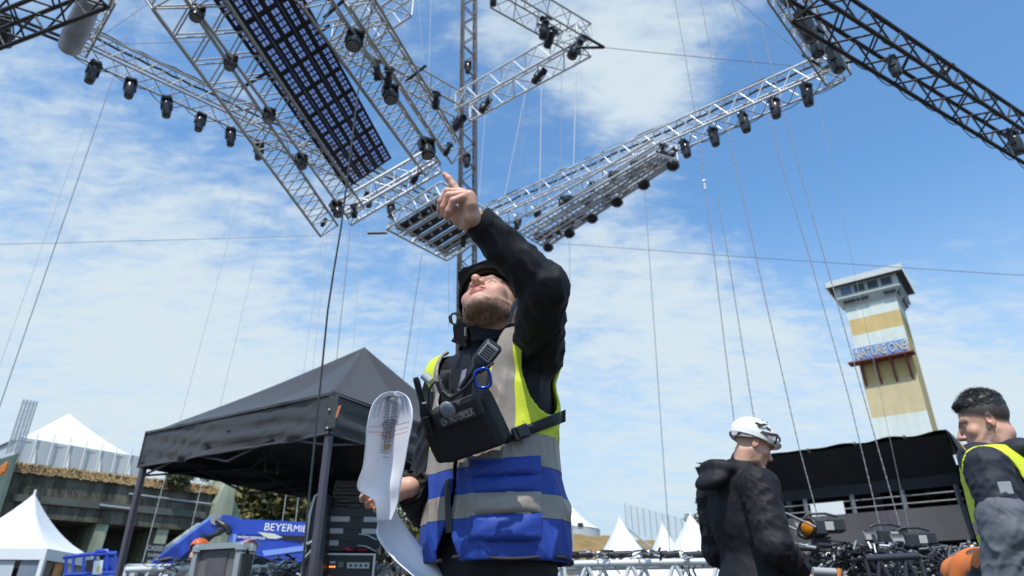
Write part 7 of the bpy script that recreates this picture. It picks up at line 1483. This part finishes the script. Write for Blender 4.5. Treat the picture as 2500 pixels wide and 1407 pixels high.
    def vf(p):
        q = (p - np.array(O)) @ np.array([tuple(l), tuple(f), (0, 0, 1)]).T; d = torso(p) - .020; d = np.maximum(d, -(torso(p) - .008)); s_, fw, z_ = q[:, 0], q[:, 1], q[:, 2]
        d = np.maximum(d, z_ - 1.48); d = np.maximum(d, .86 - z_); d = smax(d, -ell(q, (.245, .07, 1.30), (.10, .12, .18)), .004); d = smax(d, -ell(q, (-.245, .0, 1.30), (.10, .11, .17)), .004); d = smax(d, -ell(q, (0, .07, 1.48), (.11, .16, .18)), .004); return d
    V, F = surfnet(vf, np.array(O) + (-.42, -.42, .84), np.array(O) + (.42, .42, 1.56), .007); V = smooth_np(V, F, 1, .4)
    z = V[F].mean(1)[:, 2]; band = ((z > 1.10) & (z < 1.16)) | ((z > .97) & (z < 1.03)); part_np('vest', V, F[~band], Ym, root); part_np('reflective_band', V, F[band], VESTM[2], root)
    e = HP(-.088, -.012, -.03); m = MB(); m.ell(e, (.005, .005, .007), 8, 6); m.build('earring', mat('gold', (.6, .4, .12), .3, metal=1), root)
    z0 = B(.07, .12, 1.45); m = MB(); m.tube([z0, z0 + f * .02 + up * .03, z0 + f * .03 + up * .055], .004, 6); m.build('collar_zip', mat('zip_gold', (.5, .3, .08), .4), root)
man_right()
def bent_worker(px, py, Y, face, jacket, label, helmet=None, seed=1, low=0.0, hy=0.0, stripes=None, bend=1.0, hcol=(.08, .05, .03), hdz=.0):
    top = atY(px, py, Y); f = Vector((face[0], face[1], 0)).normalized(); l = Vector((-f.y, f.x, 0)); up = Vector((0, 0, 1)); zs = top.z - .30; O = Vector((top.x, top.y, 0)) - f * (.30 * bend)
    B = lambda s, fw, z: O + l * s + f * fw + up * z; root = thing('person', label, 'person', O); hz = min(.88, zs - .32 + .1 * bend)
    J = dict(chest=B(0, .22 * bend, zs - .16), waist=B(0, .10 * bend, (zs + hz) / 2 - .02), hip=B(0, -.02, hz), shL=B(.19, .30 * bend, zs), shR=B(-.19, .30 * bend, zs), neck=B(0, .34 * bend, zs + .06 + hdz * .5), elL=B(.27, .42 * bend + .05, zs - .26), wrL=B(.15, .58, zs - .36), elR=B(-.27, .42 * bend + .05, zs - .26), wrR=B(-.15, .58, zs - .36), knL=B(.13, .16, hz * .5), knR=B(-.13, .14, hz * .5), ftL=B(.15, .0, 0), ftR=B(-.15, .0, 0), thumbL=(0, 0, 1), thumbR=(0, 0, 1))
    hR = rotm(face, math.radians(-35)); hC = B(0, .40 * bend + .02, zs + .17 + hdz * 1.4)
    _, _, _, jk, parts, torso = figure(root, O, face, J, jacket=jacket, h=.012, seed=seed, girth=1.12, head_h=.008, headR=hR, headC=hC, amp=.02, hem=hz - .12)
    finish_body(root, parts)
    if helmet: helmet_local(None, hR, hC, root, helmet, 1.05, tilt=.1, z0=.03, h=.008)
    else:
        V, F = surfnet(lambda p: smax(ell(p, (0, -.018, .06), (.082, .102, .088)), .03 - .3 * np.maximum(0, -p[:, 1]) - p[:, 2], .02), (-.11, -.15, -.05), (.11, .13, .18), .008); part_np('hair', xform(V, hR, hC), F, mat('hair_brown', (.09, .055, .03), .55), root)
    if stripes:
        for k in stripes:
            def sf(p): d = torso(p) - .040; d = np.maximum(d, -(torso(p) - .018)); q = (p - np.array(O)) @ np.array(f); ax = q * .8 + (p[:, 2] - hz) * .6; return np.maximum(d, np.abs(ax - k) - .017)
            V, F = surfnet(sf, np.array(O) + (-.7, -.7, hz - .3), np.array(O) + (.7, .7, zs + .3), .011); 
            if len(F): part_np('reflective_band', V, F, VESTM[2], root)
        V, F = surfnet(lambda p: np.maximum(torso(p) - .026, hz - .05 - p[:, 2]), np.array(O) + (-.7, -.7, hz - .3), np.array(O) + (.7, .7, zs + .3), .012); V = folds(V, F, [], .008, 3); part_np('vest', V, F, mat('vest_orange', (.75, .19, .03), .6, var=.06), root)
OH = mat('helmet_orange', (.65, .13, .02), .35, var=.05); PH = mat('helmet_pink', (.50, .20, .26), .35, var=.15, scale=12)
bent_worker(478, 1322, 8.6, (.3, .95), jacket_mat('jacket_dark', (.03, .032, .04)), 'worker in an orange helmet bending over the left ground truss, seen from behind', OH, 21, bend=.6)
bent_worker(641, 1326, 8.8, (-.9, -.25), jacket_mat('jacket_charcoal', (.05, .05, .055)), 'worker in a pink helmet and charcoal jacket bending low behind the flight case', PH, 22, bend=1.25)
bent_worker(2345, 1250, 3.75, (-.95, .2), jacket_mat('jacket_dark2', (.03, .03, .035)), 'person in an orange vest bending down at the lower right beside the dark-haired man', None, 23, stripes=(.10, .27, .44), bend=1.25, hdz=-.30)
